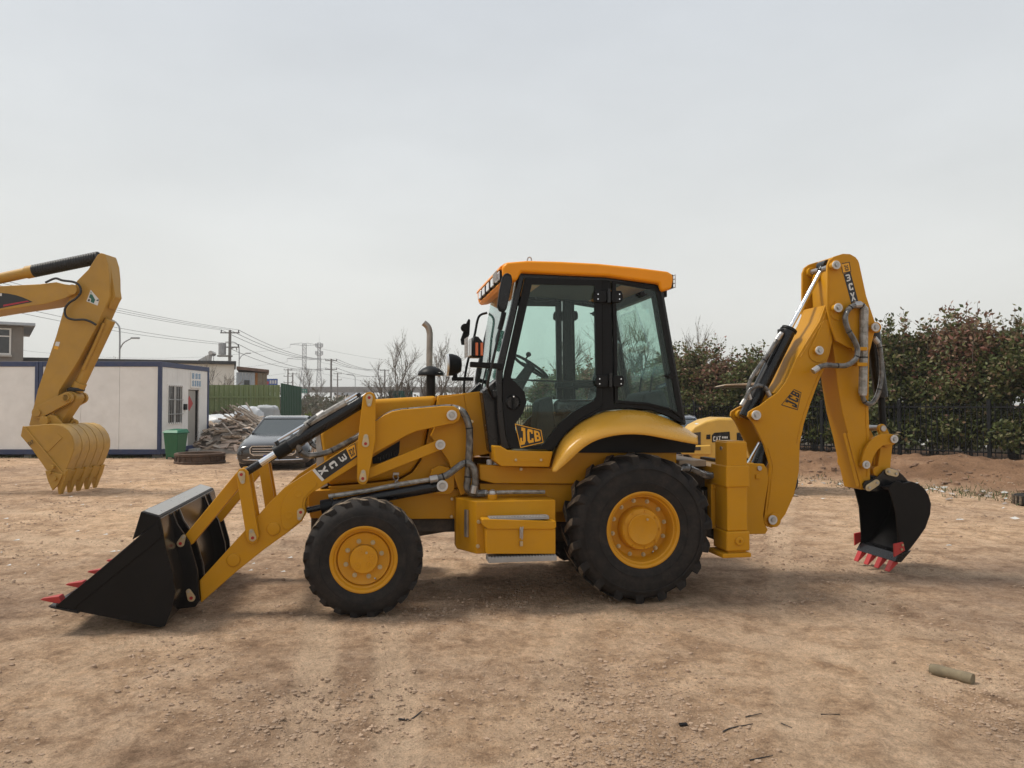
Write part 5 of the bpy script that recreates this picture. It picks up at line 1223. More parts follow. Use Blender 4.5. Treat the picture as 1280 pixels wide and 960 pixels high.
for (u, v) in ((66, 584), (62.5, 590.5), (69, 598)):
    x, z = X.P(u, v, EN - .05); MB().cyl((x, EN - .09, z), (x, EN - .04, z), .04, n=10).obj('bolt', 'yellow_old', eb, .006)
tz, ta = X.P(77, 601, EN), X.P(73.5, 618, EN)
for i in range(5):
    y = EN + .06 + i * (EF - EN - .12) / 4
    MB().hexa([(tz[0] - .10, y - .075, tz[1]), (tz[0] - .10, y + .075, tz[1]), (tz[0] + .06, y + .075, tz[1]), (tz[0] + .06, y - .075, tz[1]), (tz[0] - .06, y - .065, tz[1] + .22), (tz[0] - .06, y + .065, tz[1] + .22), (tz[0] + .13, y + .06, tz[1] + .22), (tz[0] + .13, y - .06, tz[1] + .22)]).obj('tooth_adapter', 'yellow_old', eb, .012)
    MB().hexa([(ta[0] - .02, y - .045, ta[1]), (ta[0] - .02, y + .045, ta[1]), (ta[0] + .02, y + .045, ta[1]), (ta[0] + .02, y - .045, ta[1]), (tz[0] - .10, y - .075, tz[1] + .02), (tz[0] - .10, y + .075, tz[1] + .02), (tz[0] + .06, y + .075, tz[1] + .02), (tz[0] + .06, y - .075, tz[1] + .02)]).obj('tooth', 'yellow_old', eb, .01)
for y in (-.25, .2): MB().prism(X.PL([(52, 532), (55, 522), (62, 518), (70, 520), (76, 528), (80, 534)], -.25), y, y + .05).obj('hinge_ear', 'yellow_old', eb, .008)
x, z = X.P(58, 526, -.25); MB().cyl((x, -.34, z), (x, .34, z), .09, n=18).obj('hinge_pin', 'yellow_old', eb, .008)
MB().tube([X.V(88, 531, 0), X.V(92, 526, 0), X.V(96, 527, 0), X.V(96, 531, 0)], .03, n=8).obj('lifting_eye', 'yellow_old', eb)
MB().prism(X.PL([(53, 560), (72, 542), (78, 547), (60, 565)], EN - .01), EN - .014, EN - .001).obj('wear_plate', 'yellow_old', eb, .004)
MB().prism(X.PL([(28, 533.5), (31, 533), (80, 592.5), (77, 593)], EN - .02), EN - .025, EN - .001).obj('side_edge', 'yellow_old', eb, .006)
mb = MB(); text_on(mb, 'CAT', ((36.5, 557.5), (42.5, 553.5), (40.5, 549.8), (34, 553.6)), lambda u, v: X.V(u, v, EN - .0265), .1); mb.obj('lettering', 'decal_black', eb, flat=True)
# carrier, outside the frame
ux = -7.2
for y in (-1.3, 1.3):
    tr_ = MB().prism(capsule((ux - 1.5, .45), (ux + 1.5, .45), .44, .44, 10), y - .3, y + .3).obj('track', 'rubber_hose', xr, .03)
MB().box(ux - 1.0, ux + 1.0, -1.0, 1.0, .45, .95).obj('undercarriage', 'dark_under', xr, .04)
MB().prism([(ux - 2.6, 1.05), (ux + 1.3, 1.05), (ux + 1.3, 1.75), (ux + .2, 2.05), (ux - 2.2, 2.1), (ux - 2.75, 1.7)], -1.25, 1.25).obj('house', 'yellow_old', xr, .08)
MB().prism([(ux - .1, 1.4), (ux + 1.5, 1.4), (ux + 1.6, 2.0), (ux + 1.1, 2.95), (ux - .1, 2.95)], .35, 1.25).obj('cab', 'black_gloss', xr, .06)

# ================================================================== small excavator behind
K = Frame(4.5, 15.2, R(-8))
kr_ = empty('mini_excavator', (K.o.x, K.o.y, 0), K.th, 'small yellow excavator with canopy parked behind the boom of the backhoe', 'excavator')
mat('yellow_mini', (.62, .37, .07), .42, var=.10, vscale=2, dust=.15, spec=.3)
kp = lambda name, pts, y0, y1, m='yellow_mini', parent=None, bev=.02, yref=None: MB().prism(K.PL(pts, y0 if yref is None else yref), y0, y1).obj(name, m, parent or kr_, bev, 3)
kb = kp('engine_cover', [(862, 539), (868, 533), (882, 526), (898, 522.5), (920, 523), (960, 527), (992, 532), (992, 574), (866, 574)], -.75, .75, bev=.05)
kp('counterweight', [(851, 558), (889, 556), (889, 569), (852, 568)], -.80, .80, bev=.03)
kp('side_slot', [(861, 559), (876, 558.5), (876, 563), (861, 563)], -.81, -.78, 'dark_under', bev=.005)
kp('side_window', [(890, 553), (890, 544), (893, 541), (912, 539.5), (913, 552)], -.762, -.74, 'black_gloss', bev=.005)
kp('side_window', [(921, 552), (921, 541), (928, 540), (929, 551)], -.762, -.74, 'black_gloss', bev=.005)
kp('grille', [(867, 541), (876, 540), (876, 556), (867, 556)], -.762, -.74, 'dark_under', bev=.005)
kp('lamp', [(883, 543.5), (888, 543), (888, 549), (883, 549)], -.765, -.74, 'black_gloss', bev=.004)
mb = MB(); text_on(mb, 'cAT', ((891.5, 551.5), (901, 551), (901, 545), (891.5, 545.6)), lambda u, v: K.V(u, v, -.764), .08); mb.obj('lettering', 'decal_white', kb, flat=True)
mb = MB(); mb.add([K.V(896, 551.3, -.7655), K.V(898.5, 551.2, -.7655), K.V(897.2, 549, -.7655)], [[0, 1, 2]]); mb.obj('emblem', 'decal_yellow', kb, flat=True)
mb = MB()
for i in range(4): mb.add([K.V(902.5 + i * 1.9, 548, -.764), K.V(903.9 + i * 1.9, 548, -.764), K.V(903.9 + i * 1.9, 545.6, -.764), K.V(902.5 + i * 1.9, 545.6, -.764)], [[0, 1, 2, 3]])
mb.obj('model_lettering', 'decal_white', kb, flat=True)
x0, z0 = K.P(870, 534, -.5); x1, z1 = K.P(884, 527, -.5)
MB().add([(x0, -.6, z0 + .055), (x1, -.6, z1 + .03), (x1, -.1, z1 + .03), (x0, -.1, z0 + .055)], [[0, 1, 2, 3]]).obj('hood_sticker', 'decal_white', kb, flat=True)
cp = K.PL([(904, 482), (908, 480.2), (945, 478.3), (1002, 477), (1004, 480), (950, 481.5)], -.75)
MB().prism(cp, -.75, .7).obj('canopy', 'deck_plate', kr_, .01); 
MB().prism(K.PL([(904.5, 483), (905, 482), (1004, 480), (1004, 482)], -.75), -.74, .69).obj('canopy_liner', 'black_plastic', kr_, .006)
for (u, y) in ((965, -.65), (965, .6), (998, -.65), (998, .6)):
    a_, b_ = K.V(u, 480, y), K.V(u, 540, y); MB().cyl((b_.x, y, 1.2), (b_.x, y, cp[4][1]), .035, n=10).obj('canopy_post', 'black_plastic', kr_)
xk0 = K.P(856, 600, -.8)[0]; xk1 = K.P(1000, 600, -.8)[0]
for y in (-.62, .62):
    MB().prism(capsule((xk0 + .28, .26), (xk1 - .28, .26), .26, .26, 8), y - .17, y + .17).obj('track', 'rubber_hose', kr_, .02)
MB().box(xk0 + .4, xk1 - .4, -.5, .5, .25, .62).obj('undercarriage', 'dark_under', kr_, .02)
MB().box(xk0 + .2, xk1, -.7, .7, .6, .72).obj('deck', 'dark_under', kr_, .02)
MB().box(xk1 - .7, xk1 - .25, -.3, .3, .7, 1.25).obj('seat', 'black_plastic', kr_, .04)
MB().prism([(xk1 - .1, .8), (xk1 + .1, .8), (xk1 + .35, 1.5), (xk1 + .2, 1.55)], .2, .4).obj('boom', 'yellow_mini', kr_, .02)

# ================================================================== site office containers
mat('panel_white', (.85, .84, .81), .55, var=.07, vscale=1.2, dust=.18, dcol=(.42, .39, .33))
mat('frame_blue', (.022, .045, .12), .5, var=.15, vscale=2, dust=.12)
mat('sign_blue', (.06, .25, .45), .5); mat('door_beige', (.34, .33, .30), .6, var=.12, dust=.2); mat('glass_dark', (.02, .022, .024), .15, coat=.4)
mat('bin_green', (.006, .12, .05), .42, var=.12, dust=.08); mat('bin_lid', (.008, .16, .075), .4, var=.1)
def office(x0, x1, Y0, Y1, z0, z1, label, side):
    o = empty('site_office', (0, 0, 0), 0, label, 'container', 'site office containers')
    P = .11
    for (xa_, ya) in ((x0, Y0), (x1 - P, Y0), (x0, Y1 - P), (x1 - P, Y1 - P)): MB().box(xa_, xa_ + P, ya, ya + P, z0, z1).obj('post', 'frame_blue', o, .01)
    mb = MB()
    for zz in (z0, z1 - .16):
        for nm, bb_ in (('r', (x0 + P, x1 - P, Y0, Y0 + P)), ('r', (x0 + P, x1 - P, Y1 - P, Y1)), ('r', (x0, x0 + P, Y0 + P, Y1 - P)), ('r', (x1 - P, x1, Y0 + P, Y1 - P))):
            MB().box(*bb_, zz + .002, zz + .158).obj('rail', 'frame_blue', o, .008)
    n = max(2, round((x1 - x0 - 2 * P) / 1.22)); wp = (x1 - x0 - 2 * P) / n
    for i in range(n):
        MB().box(x0 + P + i * wp + .004, x0 + P + (i + 1) * wp - .004, Y0 + .03, Y0 + .08, z0 + .16, z1 - .16).obj('panel', 'panel_white', o, .006)
    MB().box(x0 + P, x1 - P, Y1 - .08, Y1 - .03, z0 + .16, z1 - .16).obj('back_panel', 'panel_white', o)
    MB().box(x0 + .05, x1 - .05, Y0 + .05, Y1 - .05, z1 - .05, z1 - .01).obj('roof', 'panel_white', o)
    MB().box(x0 + .05, x0 + .1, Y0 + P, Y1 - P, z0 + .16, z1 - .16).obj('side_panel', 'panel_white', o)
    return o
cx1 = at_depth(201, 500, 24.4).x; cxm = at_depth(48, 500, 24.4).x
CZ0, CZ1 = .10, 3.05
offB = office(cxm, cx1, 24.4, 28.3, CZ0, CZ1, 'white site office with blue frame, barred window and open doorway at its end', True)
offA = office(cxm - 6.0, cxm - .02, 24.4, 28.3, CZ0, CZ1, 'white panelled site office joined to the left end of the one with the doorway', False)
X1 = cx1
def sy(u): return X1 * FPX / (u - 640)              # pixel column -> distance along the end wall
wy0, wy1, dy0, dy1 = sy(210.5), sy(228.5), sy(236.5), sy(250)
wz0, wz1 = 1.05, 2.32
# end wall in ribbed strips round the window and door
def strip(ya, yb, za, zb): return MB().box(X1 - .08, X1 - .03, ya + .003, yb - .003, za, zb).obj('end_panel', 'panel_white', offB, .004)
yy = 24.51
edges = [24.51, 24.85, wy0, wy0 + (wy1 - wy0) / 3, wy0 + 2 * (wy1 - wy0) / 3, wy1, (wy1 + dy0) / 2, dy0]
for a_, b_ in zip(edges[:-1], edges[1:]):
    if wy0 - .01 <= a_ < wy1 - .01:
        strip(a_, b_, CZ0 + .16, wz0); strip(a_, b_, wz1, CZ1 - .16)
    else: strip(a_, b_, CZ0 + .16, CZ1 - .16)
strip(dy1, 28.19, CZ0 + .16, CZ1 - .16); strip(dy0, dy1, 2.2, CZ1 - .16)
wn = MB().box(X1 - .07, X1 - .06, wy0, wy1, wz0, wz1).obj('window', 'glass_dark', offB)
mb = MB()
for (a_, b_, c_, d_) in ((wy0 - .03, wy1 + .03, wz0 - .03, wz0 + .04), (wy0 - .03, wy1 + .03, wz1 - .04, wz1 + .03), (wy0 - .03, wy0 + .04, wz0 + .04, wz1 - .04), (wy1 - .04, wy1 + .03, wz0 + .04, wz1 - .04), ((wy0 + wy1) / 2 - .03, (wy0 + wy1) / 2 + .03, wz0 + .04, wz1 - .04)): mb.box(X1 - .058, X1 - .01, a_, b_, c_, d_)
mb.obj('window_frame', 'panel_white', wn, .004)
for i in range(7): yb = wy0 + (i + .5) * (wy1 - wy0) / 7; MB().cyl((X1 + .01, yb, wz0), (X1 + .01, yb, wz1), .012, n=6).obj('window_bar', 'steel', wn)
for f in (.25, .62): MB().cyl((X1 + .022, wy0 - .02, wz0 + f * (wz1 - wz0)), (X1 + .022, wy1 + .02, wz0 + f * (wz1 - wz0)), .012, n=6).obj('window_bar', 'steel', wn)
dr = MB().box(X1 - .12, X1 - .09, dy0 + .02, dy1 - .18, CZ0 + .1, 2.18).obj('door', 'door_beige', offB, .006)
MB().box(X1 - .5, X1 - .13, dy0, dy1, CZ0 + .1, 2.2).obj('doorway', 'interior_dark', offB)
MB().box(X1 - .02, X1 + .3, dy0, dy1, CZ0 - .08, CZ0 + .05).obj('doorstep', 'concrete', offB, .01)
sgy0, sgy1, sgz0, sgz1 = sy(238.5), sy(251.5), 2.26, 2.82
sg = MB().box(X1 - .028, X1 + .01, sgy0, sgy1, sgz0, sgz1).obj('sign_board', 'panel_white', offB, .004)
mb = MB()
random.seed(3)
for r_, (za, zb, nn) in enumerate(((2.58, 2.78, 3), (2.32, 2.52, 4))):
    for i in range(nn):
        cw = (sgy1 - sgy0 - .12) / nn; ya = sgy0 + .06 + i * cw
        for k in range(4): zz = za + (k + .3) * (zb - za) / 4.2; mb.box(X1 + .011, X1 + .014, ya + .01, ya + cw * random.uniform(.6, .85), zz, zz + .02)
        for k in range(2): q = ya + cw * random.uniform(.1, .7); mb.box(X1 + .0115, X1 + .0145, q, q + .025, za, zb)
mb.obj('sign_characters', 'sign_blue', sg)
q = sy(238.2); mb = MB(); mb.add([(X1 - .084, q + .1, 1.45), (X1 - .084, q + .42, 1.72), (X1 - .084, q + .1, 2.0), (X1 - .084, q - .15, 1.72)], [[0, 1, 2, 3]]); mb.obj('red_paper_diamond', 'red_paint', offB, flat=True)
q = sy(232); MB().box(X1 - .03, X1 + .03, q - .1, q + .1, 1.5, 1.7).obj('meter_box', 'black_plastic', offB, .006)
for (xx) in (cxm + .1, cxm + 1.9, cx1 - .3):
    for yy in (24.5, 28.0): MB().box(xx, xx + .25, yy, yy + .2, -.05, CZ0).obj('footing', 'concrete_dark', offB, .01)
for (xx) in (cxm - 5.9, cxm - 3, cxm - .5):
    for yy in (24.5, 28.0): MB().box(xx, xx + .25, yy, yy + .2, -.05, CZ0).obj('footing', 'concrete_dark', offA, .01)
# wheelie bin
p = on_ground(214, 574); p.z = gz(p.x, p.y) 
BS_ = .88; bn = empty('wheelie_bin', (p.x, p.y + .3, p.z), R(-12), 'green plastic wheelie bin standing at the corner of the white site office', 'bin')
mb = MB().hexa([(-.22, -.24, .07), (.22, -.24, .07), (.22, .22, .07), (-.22, .22, .07), (-.29, -.30, .92), (.29, -.30, .92), (.29, .30, .92), (-.29, .30, .92)]); mb.obj('body', 'bin_green', bn, .03, 3)
mb = MB().hexa([(-.32, -.34, .92), (.32, -.34, .92), (.32, .34, .92), (-.32, .34, .92), (-.26, -.26, 1.02), (.26, -.26, 1.02), (.26, .30, 1.06), (-.26, .30, 1.06)]); mb.obj('lid', 'bin_lid', bn, .02, 3)
MB().cyl((-.26, .40, .93), (.26, .40, .93), .02, n=8).obj('handle', 'black_plastic', bn)
for s in (-1, 1): MB().cyl((s * .22, .25, .10), (s * .30, .25, .10), .10, n=16).obj('wheel', 'rubber_hose', bn, .008)
for s in (-1, 1): MB().box(s * .20 - .02, s * .20 + .02, -.23, -.17, 0, .08).obj('foot', 'bin_green', bn, .004)
bn.scale = (BS_, BS_, BS_)
# rusty ring
mat('rust', (.085, .052, .034), .85, var=.4, vscale=6, dust=.35, dcol=(.16, .10, .065), bump=.5, bscale=25)
p = on_ground(250, 578); zz = gz(p.x, p.y)
rg = empty('iron_ring', (p.x, p.y, zz), 0, 'rusty brown iron ring lying flat on the dirt by the bin', 'ring')
MB().lathe([(.60, .30), (.60, .02), (.70, .0), (.71, .06), (.665, .08), (.66, .20), (.70, .23), (.70, .29), (.66, .31)], (0, 0, 0), 'z', 48, closed=True).obj('ring_wall', 'rust', rg, ang=25)
for i in range(22): q = 2 * PI * i / 22; MB().box(-.03, .03, .655, .695, .08, .2).obj('rib', 'rust', rg, .004).rotation_euler = (0, 0, q)

# ================================================================== sedans
mat('car_black', (.014, .014, .016), .14, var=.05, coat=.8, dust=.03); mat('car_navy', (.012, .02, .04), .2, var=.05, coat=.8)
mat('car_chrome', (.7, .71, .73), .15, metal=1.0); mat('plate_blue', (.02, .06, .42), .4); mat('head_glass', (.35, .38, .40), .08, metal=.5, coat=1.0)
mat('tyre_car', (.015, .015, .016), .8, dust=.2)
def sedan(paint, label):
    r = empty('sedan_car', (0, 0, 0), 0, label, 'car')            # nose towards -y, length along y
    # stations: y, half width low, half width shoulder, z bottom, z shoulder, z top (bonnet / boot deck), half width of deck
    S = [(-2.47, .78, .80, .17, .54, .63, .56), (-2.40, .88, .90, .15, .60, .71, .66), (-2.1, .92, .93, .15, .66, .80, .70), (-1.5, .93, .95, .20, .76, .90, .74), (-.9, .93, .95, .20, .84, .98, .76), (0, .92, .95, .20, .90, .99, .80), (1.0, .92, .95, .20, .93, 1.0, .80), (1.7, .92, .94, .22, .93, 1.03, .74), (2.2, .88, .90, .26, .90, 1.02, .68), (2.45, .70, .76, .36, .80, .92, .55)]
    mb = MB(); n = 9
    for (y, wl, ws, zb, zs, zt, wd) in S:
        for (x, z) in ((0, zb), (wl * .9, zb), (wl, zb + .12), (ws, zb + (zs - zb) * .6), (ws * .985, zs), (wd + (ws - wd) * .5, zs + (zt - zs) * .66), (wd, zt), (wd * .5, zt + .02), (0, zt + .025)): mb.v.append((x, y, z))
    for i in range(len(S) - 1):
        for j in range(n - 1): mb.face([i * n + j, i * n + j + 1, (i + 1) * n + j + 1, (i + 1) * n + j])
    mb.face(list(range(n))); mb.face([(len(S) - 1) * n + j for j in range(n)])
    V_ = list(mb.v); F_ = list(mb.f); o_ = len(V_)
    mb.v += [(-x, y, z) for x, y, z in V_]
    for f in F_: mb.face([o_ + q for q in f])
    body = mb.obj('body', paint, r, merge=True, ang=60); sbm = body.modifiers.new('s', 'SUBSURF'); sbm.levels = 1; sbm.render_levels = 2
    G = [(-.92, .98, .76, .98), (-.10, 1.40, .60, .0), (.55, 1.46, .60, .0), (1.15, 1.40, .58, .0), (1.85, 1.02, .66, .0)]
    # greenhouse: lower ring and roof ring
    lo = [(-.74, -.98, .97), (.74, -.98, .97), (.80, .2, .98), (.78, 1.2, 1.0), (.66, 1.95, 1.02), (-.66, 1.95, 1.02), (-.78, 1.2, 1.0), (-.80, .2, .98)]
    hi = [(-.56, -.18, 1.385), (.56, -.18, 1.385), (.60, .35, 1.45), (.58, .95, 1.43), (.50, 1.30, 1.38), (-.50, 1.30, 1.38), (-.58, .95, 1.43), (-.60, .35, 1.45)]
    mb = MB(); mb.v = lo + hi
    for i in range(8): mb.face([i, (i + 1) % 8, 8 + (i + 1) % 8, 8 + i])
    mb.obj('windows', 'car_glass', r, ang=20)
    inn = MB().hexa([(-.7, -.6, .9), (.7, -.6, .9), (.7, 1.7, .9), (-.7, 1.7, .9), (-.5, -.3, 1.0), (.5, -.3, 1.0), (.5, 1.5, 1.0), (-.5, 1.5, 1.0)]); inn.obj('cabin_trim', 'interior_dark', r)
    for s in (-1, 1): MB().box(s * .36 - .2, s * .36 + .2, .2, .4, .9, 1.28).obj('front_seat', 'interior_dark', r, .06)
    mb = MB(); mb.v = [(x * 1.015, y + (-.03 if i < 2 else .0), z) for i, (x, y, z) in enumerate(hi)] + [(x * .8, y * .96 + .02, z + .035) for x, y, z in hi]
    for i in range(8): mb.face([i, (i + 1) % 8, 8 + (i + 1) % 8, 8 + i])
    mb.face(list(range(8, 16))); mb.face(list(range(8))); mb.obj('roof', paint, r, ang=50)
    for a_, b_ in ((0, 0), (1, 1), (2, 2), (7, 7), (4, 4), (5, 5), (3, 3), (6, 6)):
        MB().cyl(lo[a_], hi[b_], .030, .028, n=8).obj('pillar', paint, r)
    # front: grille, lamps, lower chrome, plate
    g_ = MB().prism([(-.46, .43), (-.54, .49), (-.55, .61), (-.50, .67), (.50, .67), (.55, .61), (.54, .49), (.46, .43)], -2.475, -2.30).obj('grille', 'dark_under', r, .01)
    for z in (.46, .53, .60): MB().box(-.50, .50, -2.50, -2.46, z - .010, z + .010).obj('grille_bar', 'car_chrome', g_, .003)
    mb = MB().ring([(-.47, .415), (-.555, .48), (-.567, .615), (-.51, .685), (.51, .685), (.567, .615), (.555, .48), (.47, .415)], [(-.455, .43), (-.535, .49), (-.547, .608), (-.50, .668), (.50, .668), (.547, .608), (.535, .49), (.455, .43)], -2.49, -2.44); mb.obj('grille_surround', 'car_chrome', g_)
    MB().box(-.012, .012, -2.505, -2.46, .42, .68).obj('grille_spine', 'car_chrome', g_, .003)
    for s in (-1, 1):
        MB().hexa([(s * .60, -2.42, .52), (s * .86, -2.22, .55), (s * .90, -2.0, .60), (s * .62, -2.2, .58), (s * .60, -2.36, .68), (s * .84, -2.16, .70), (s * .89, -1.95, .72), (s * .62, -2.15, .72)]).obj('headlight', 'head_glass', r, .02)
        MB().hexa([(s * .55, -2.44, .30), (s * .88, -2.28, .32), (s * .88, -2.20, .32), (s * .55, -2.36, .30), (s * .55, -2.44, .40), (s * .86, -2.28, .44), (s * .86, -2.20, .44), (s * .55, -2.36, .40)]).obj('intake', 'dark_under', r, .01)
        MB().tube([(s * .56, -2.47, .36), (s * .74, -2.40, .35), (s * .90, -2.26, .37)], .018, n=6).obj('bumper_trim', 'car_chrome', r)
        m_ = MB().hexa([(s * .93, -.68, .98), (s * 1.08, -.64, 1.0), (s * 1.08, -.52, 1.0), (s * .93, -.56, .98), (s * .93, -.68, 1.10), (s * 1.07, -.64, 1.12), (s * 1.07, -.52, 1.12), (s * .93, -.56, 1.10)]).obj('mirror', paint, r, .03, 3)
        MB().cyl((s * .86, -.60, .97), (s * .98, -.60, 1.02), .025, n=8).obj('mirror_stalk', 'black_plastic', r)
    MB().tube([(-.90, -2.28, .335), (-.78, -2.42, .315), (-.4, -2.47, .295), (.4, -2.47, .295), (.78, -2.42, .315), (.90, -2.28, .335)], .020, n=8).obj('bumper_chrome', 'car_chrome', r)
    MB().box(-.22, .22, -2.52, -2.47, .33, .43).obj('number_plate', 'plate_blue', r, .004)
    mb = MB()
    for i in range(6): xx = -.18 + i * .063; mb.box(xx, xx + .04, -2.5225, -2.5205, .35, .41)
    mb.obj('plate_characters', 'decal_white', r)
    MB().lathe([(.002, 0), (.03, .0), (.032, .008), (.002, .01)], (0, -2.16, .86), 'z', 16).obj('bonnet_star', 'car_chrome', r)
    for s in (-1, 1):
        for y in (-1.52, 1.44):
            w_ = MB().lathe([(.20, s * .94), (.30, s * .945), (.335, s * .92), (.34, s * .82), (.335, s * .72), (.20, s * .70)], (0, y, .34), 'x', 32, caps=False).obj('tyre', 'tyre_car', r)
            rim_ = MB().lathe([(.02, s * .93), (.08, s * .935), (.10, s * .915), (.21, s * .93), (.22, s * .94), (.225, s * .92), (.21, s * .78), (.02, s * .78)], (0, y, .34), 'x', 28).obj('rim', 'car_chrome', w_)
    return r
p = on_ground(335, 587)
c1_ = sedan('car_black', 'black sedan with chrome grille facing the yard, parked beside the rubble heap')
c1_.location = (p.x, p.y + 2.4, gz(p.x, p.y + 1)); c1_.rotation_euler = (0, 0, R(9)); c1_.location.x -= .25; c1_.scale = (1.03, 1, .94)
c2_ = sedan('car_navy', 'dark navy car parked behind the backhoe beside the mini excavator'); p = at_depth(838, 520, 18.5)
c2_.location = (p.x, p.y, gz(p.x, p.y)); c2_.rotation_euler = (0, 0, R(-6))

# ================================================================== rubble heap, sacks
mat('board', (.40, .31, .23), .8, var=.4, vscale=2.5, dust=.3); mat('board_pale', (.52, .45, .38), .8, var=.3, vscale=2.5); mat('board_dark', (.22, .18, .145), .85, var=.4); mat('board_pink', (.52, .40, .32), .8, var=.3)
mat('tarp', (.56, .58, .60), .42, var=.12, vscale=2); mat('tarp_grey', (.36, .38, .39), .6, var=.15)
random.seed(11)
pc = at_depth(292, 560, 28.6)
hp_ = empty('rubble_heap', (pc.x, pc.y, gz(pc.x, pc.y)), 0, 'heap of broken boards and building rubble beside the white site office', 'rubble heap')
mb = MB(); nn = 28
def heap_z(x, y): return max(0, 1.15 * math.exp(-((x - .3) / 1.9) ** 2 - (y / 1.3) ** 2) + .12 * nz3(x, y, 2.3, 4)) - .05
for j in range(nn + 1):
    for i in range(nn + 1):
        x, y = -3 + 6.6 * i / nn, -2.2 + 4.4 * j / nn; mb.v.append((x, y, heap_z(x, y)))
for j in range(nn):
    for i in range(nn): mb.face([j * (nn + 1) + i, j * (nn + 1) + i + 1, (j + 1) * (nn + 1) + i + 1, (j + 1) * (nn + 1) + i])
mb.obj('heap_core', 'board_dark', hp_, ang=20)
bmeshes = []
for k in range(8):
    L_, W_, T_ = random.uniform(.35, 1.1), random.uniform(.08, .34), random.uniform(.02, .06)
    q = MB().hexa([(-L_ / 2, -W_ / 2, 0), (L_ / 2, -W_ / 2 * random.uniform(.6, 1), 0), (L_ / 2 * random.uniform(.8, 1), W_ / 2, 0), (-L_ / 2, W_ / 2, 0), (-L_ / 2, -W_ / 2, T_), (L_ / 2, -W_ / 2 * .8, T_), (L_ / 2 * .9, W_ / 2, T_), (-L_ / 2, W_ / 2, T_)])
    o = q.obj('board', ['board', 'board_pale', 'board_dark', 'board_pink'][k % 4], hp_); bmeshes.append(o.data)
    o.location = (random.uniform(-2, 2), random.uniform(-1.4, 0), 0); o.location.z = heap_z(o.location.x, o.location.y) + .05; o.rotation_euler = (random.uniform(-.5, .5), random.uniform(-.5, .5), random.uniform(0, PI))
for k in range(210):
    o = link('board', random.choice(bmeshes), hp_)
    x = random.gauss(.15, 1.1); y = random.uniform(-1.7, .6); o.location = (x, y, heap_z(x, y) + random.uniform(-.02, .12))
    o.rotation_euler = (random.gauss(.25, .35), random.gauss(0, .35), random.uniform(-.9, .9)); s_ = random.uniform(.6, 1.1); o.scale = (s_, s_, 1)
sticks = [MB().cyl((-.8, 0, 0), (.8, 0, 0), .022, .012, n=5).obj('stick', 'board_dark', hp_).data, MB().cyl((-.6, 0, 0), (.6, 0, 0), .03, .02, n=5).obj('stick', 'board_pale', hp_).data]
for o in [c for c in hp_.children if c.name.startswith('stick')]: o.location = (.9, -.2, 1.15); o.rotation_euler = (0, .5, .3)
for k in range(26):
    o = link('stick', random.choice(sticks), hp_); x = random.gauss(.95, .45); y = random.gauss(-.2, .4)
    o.location = (x, y, heap_z(x, y) + random.uniform(.05, .3)); o.rotation_euler = (0, random.gauss(.45, .3), random.uniform(-.7, .7))
def sack(u, v, D, rx, ry, rz, m_, label, seed, box=False):
    p_ = at_depth(u, v, D); mb = MB(); a = 36; b2_ = 20
    for j in range(b2_ + 1):
        ph = -PI / 2 + PI * j / b2_
        for i in range(a):
            th = 2 * PI * i / a; e_ = .45 if box else .85
            f = lambda q: math.copysign(abs(q) ** e_, q)
            x, y, z = rx * f(math.cos(th)) * f(math.cos(ph)), ry * f(math.sin(th)) * f(math.cos(ph)), rz * f(math.sin(ph))
            k_ = 1 + .22 * noise.noise(Vector((x * 2.5 + seed, y * 2.5, z * 2.5))) + .16 * abs(noise.noise(Vector((x * 7 + seed, y * 7, z * 7)))); mb.v.append((x * k_, y * k_, z * k_))
    for j in range(b2_):
        for i in range(a): mb.face([j * a + i, j * a + (i + 1) % a, (j + 1) * a + (i + 1) % a, (j + 1) * a + i])
    o = mb.obj('debris_sack', m_, None, merge=True, ang=40); o.location = p_; tag(o, label, 'sack', 'sacks on the rubble heap')
    return o
sack(277, 527, 29.6, .70, .5, .30, 'tarp', 'low white plastic sack half buried in the boards of the heap', 1)
sack(304, 520, 30.2, .32, .4, .38, 'tarp', 'upright white plastic sack on top of the rubble heap', 5)
sack(319, 522, 30.3, .42, .4, .42, 'tarp', 'bulging white plastic sack next to the square grey sack', 9)
sack(334, 522, 30.4, .42, .35, .46, 'tarp_grey', 'square grey bulk sack at the end of the rubble heap', 13, True)

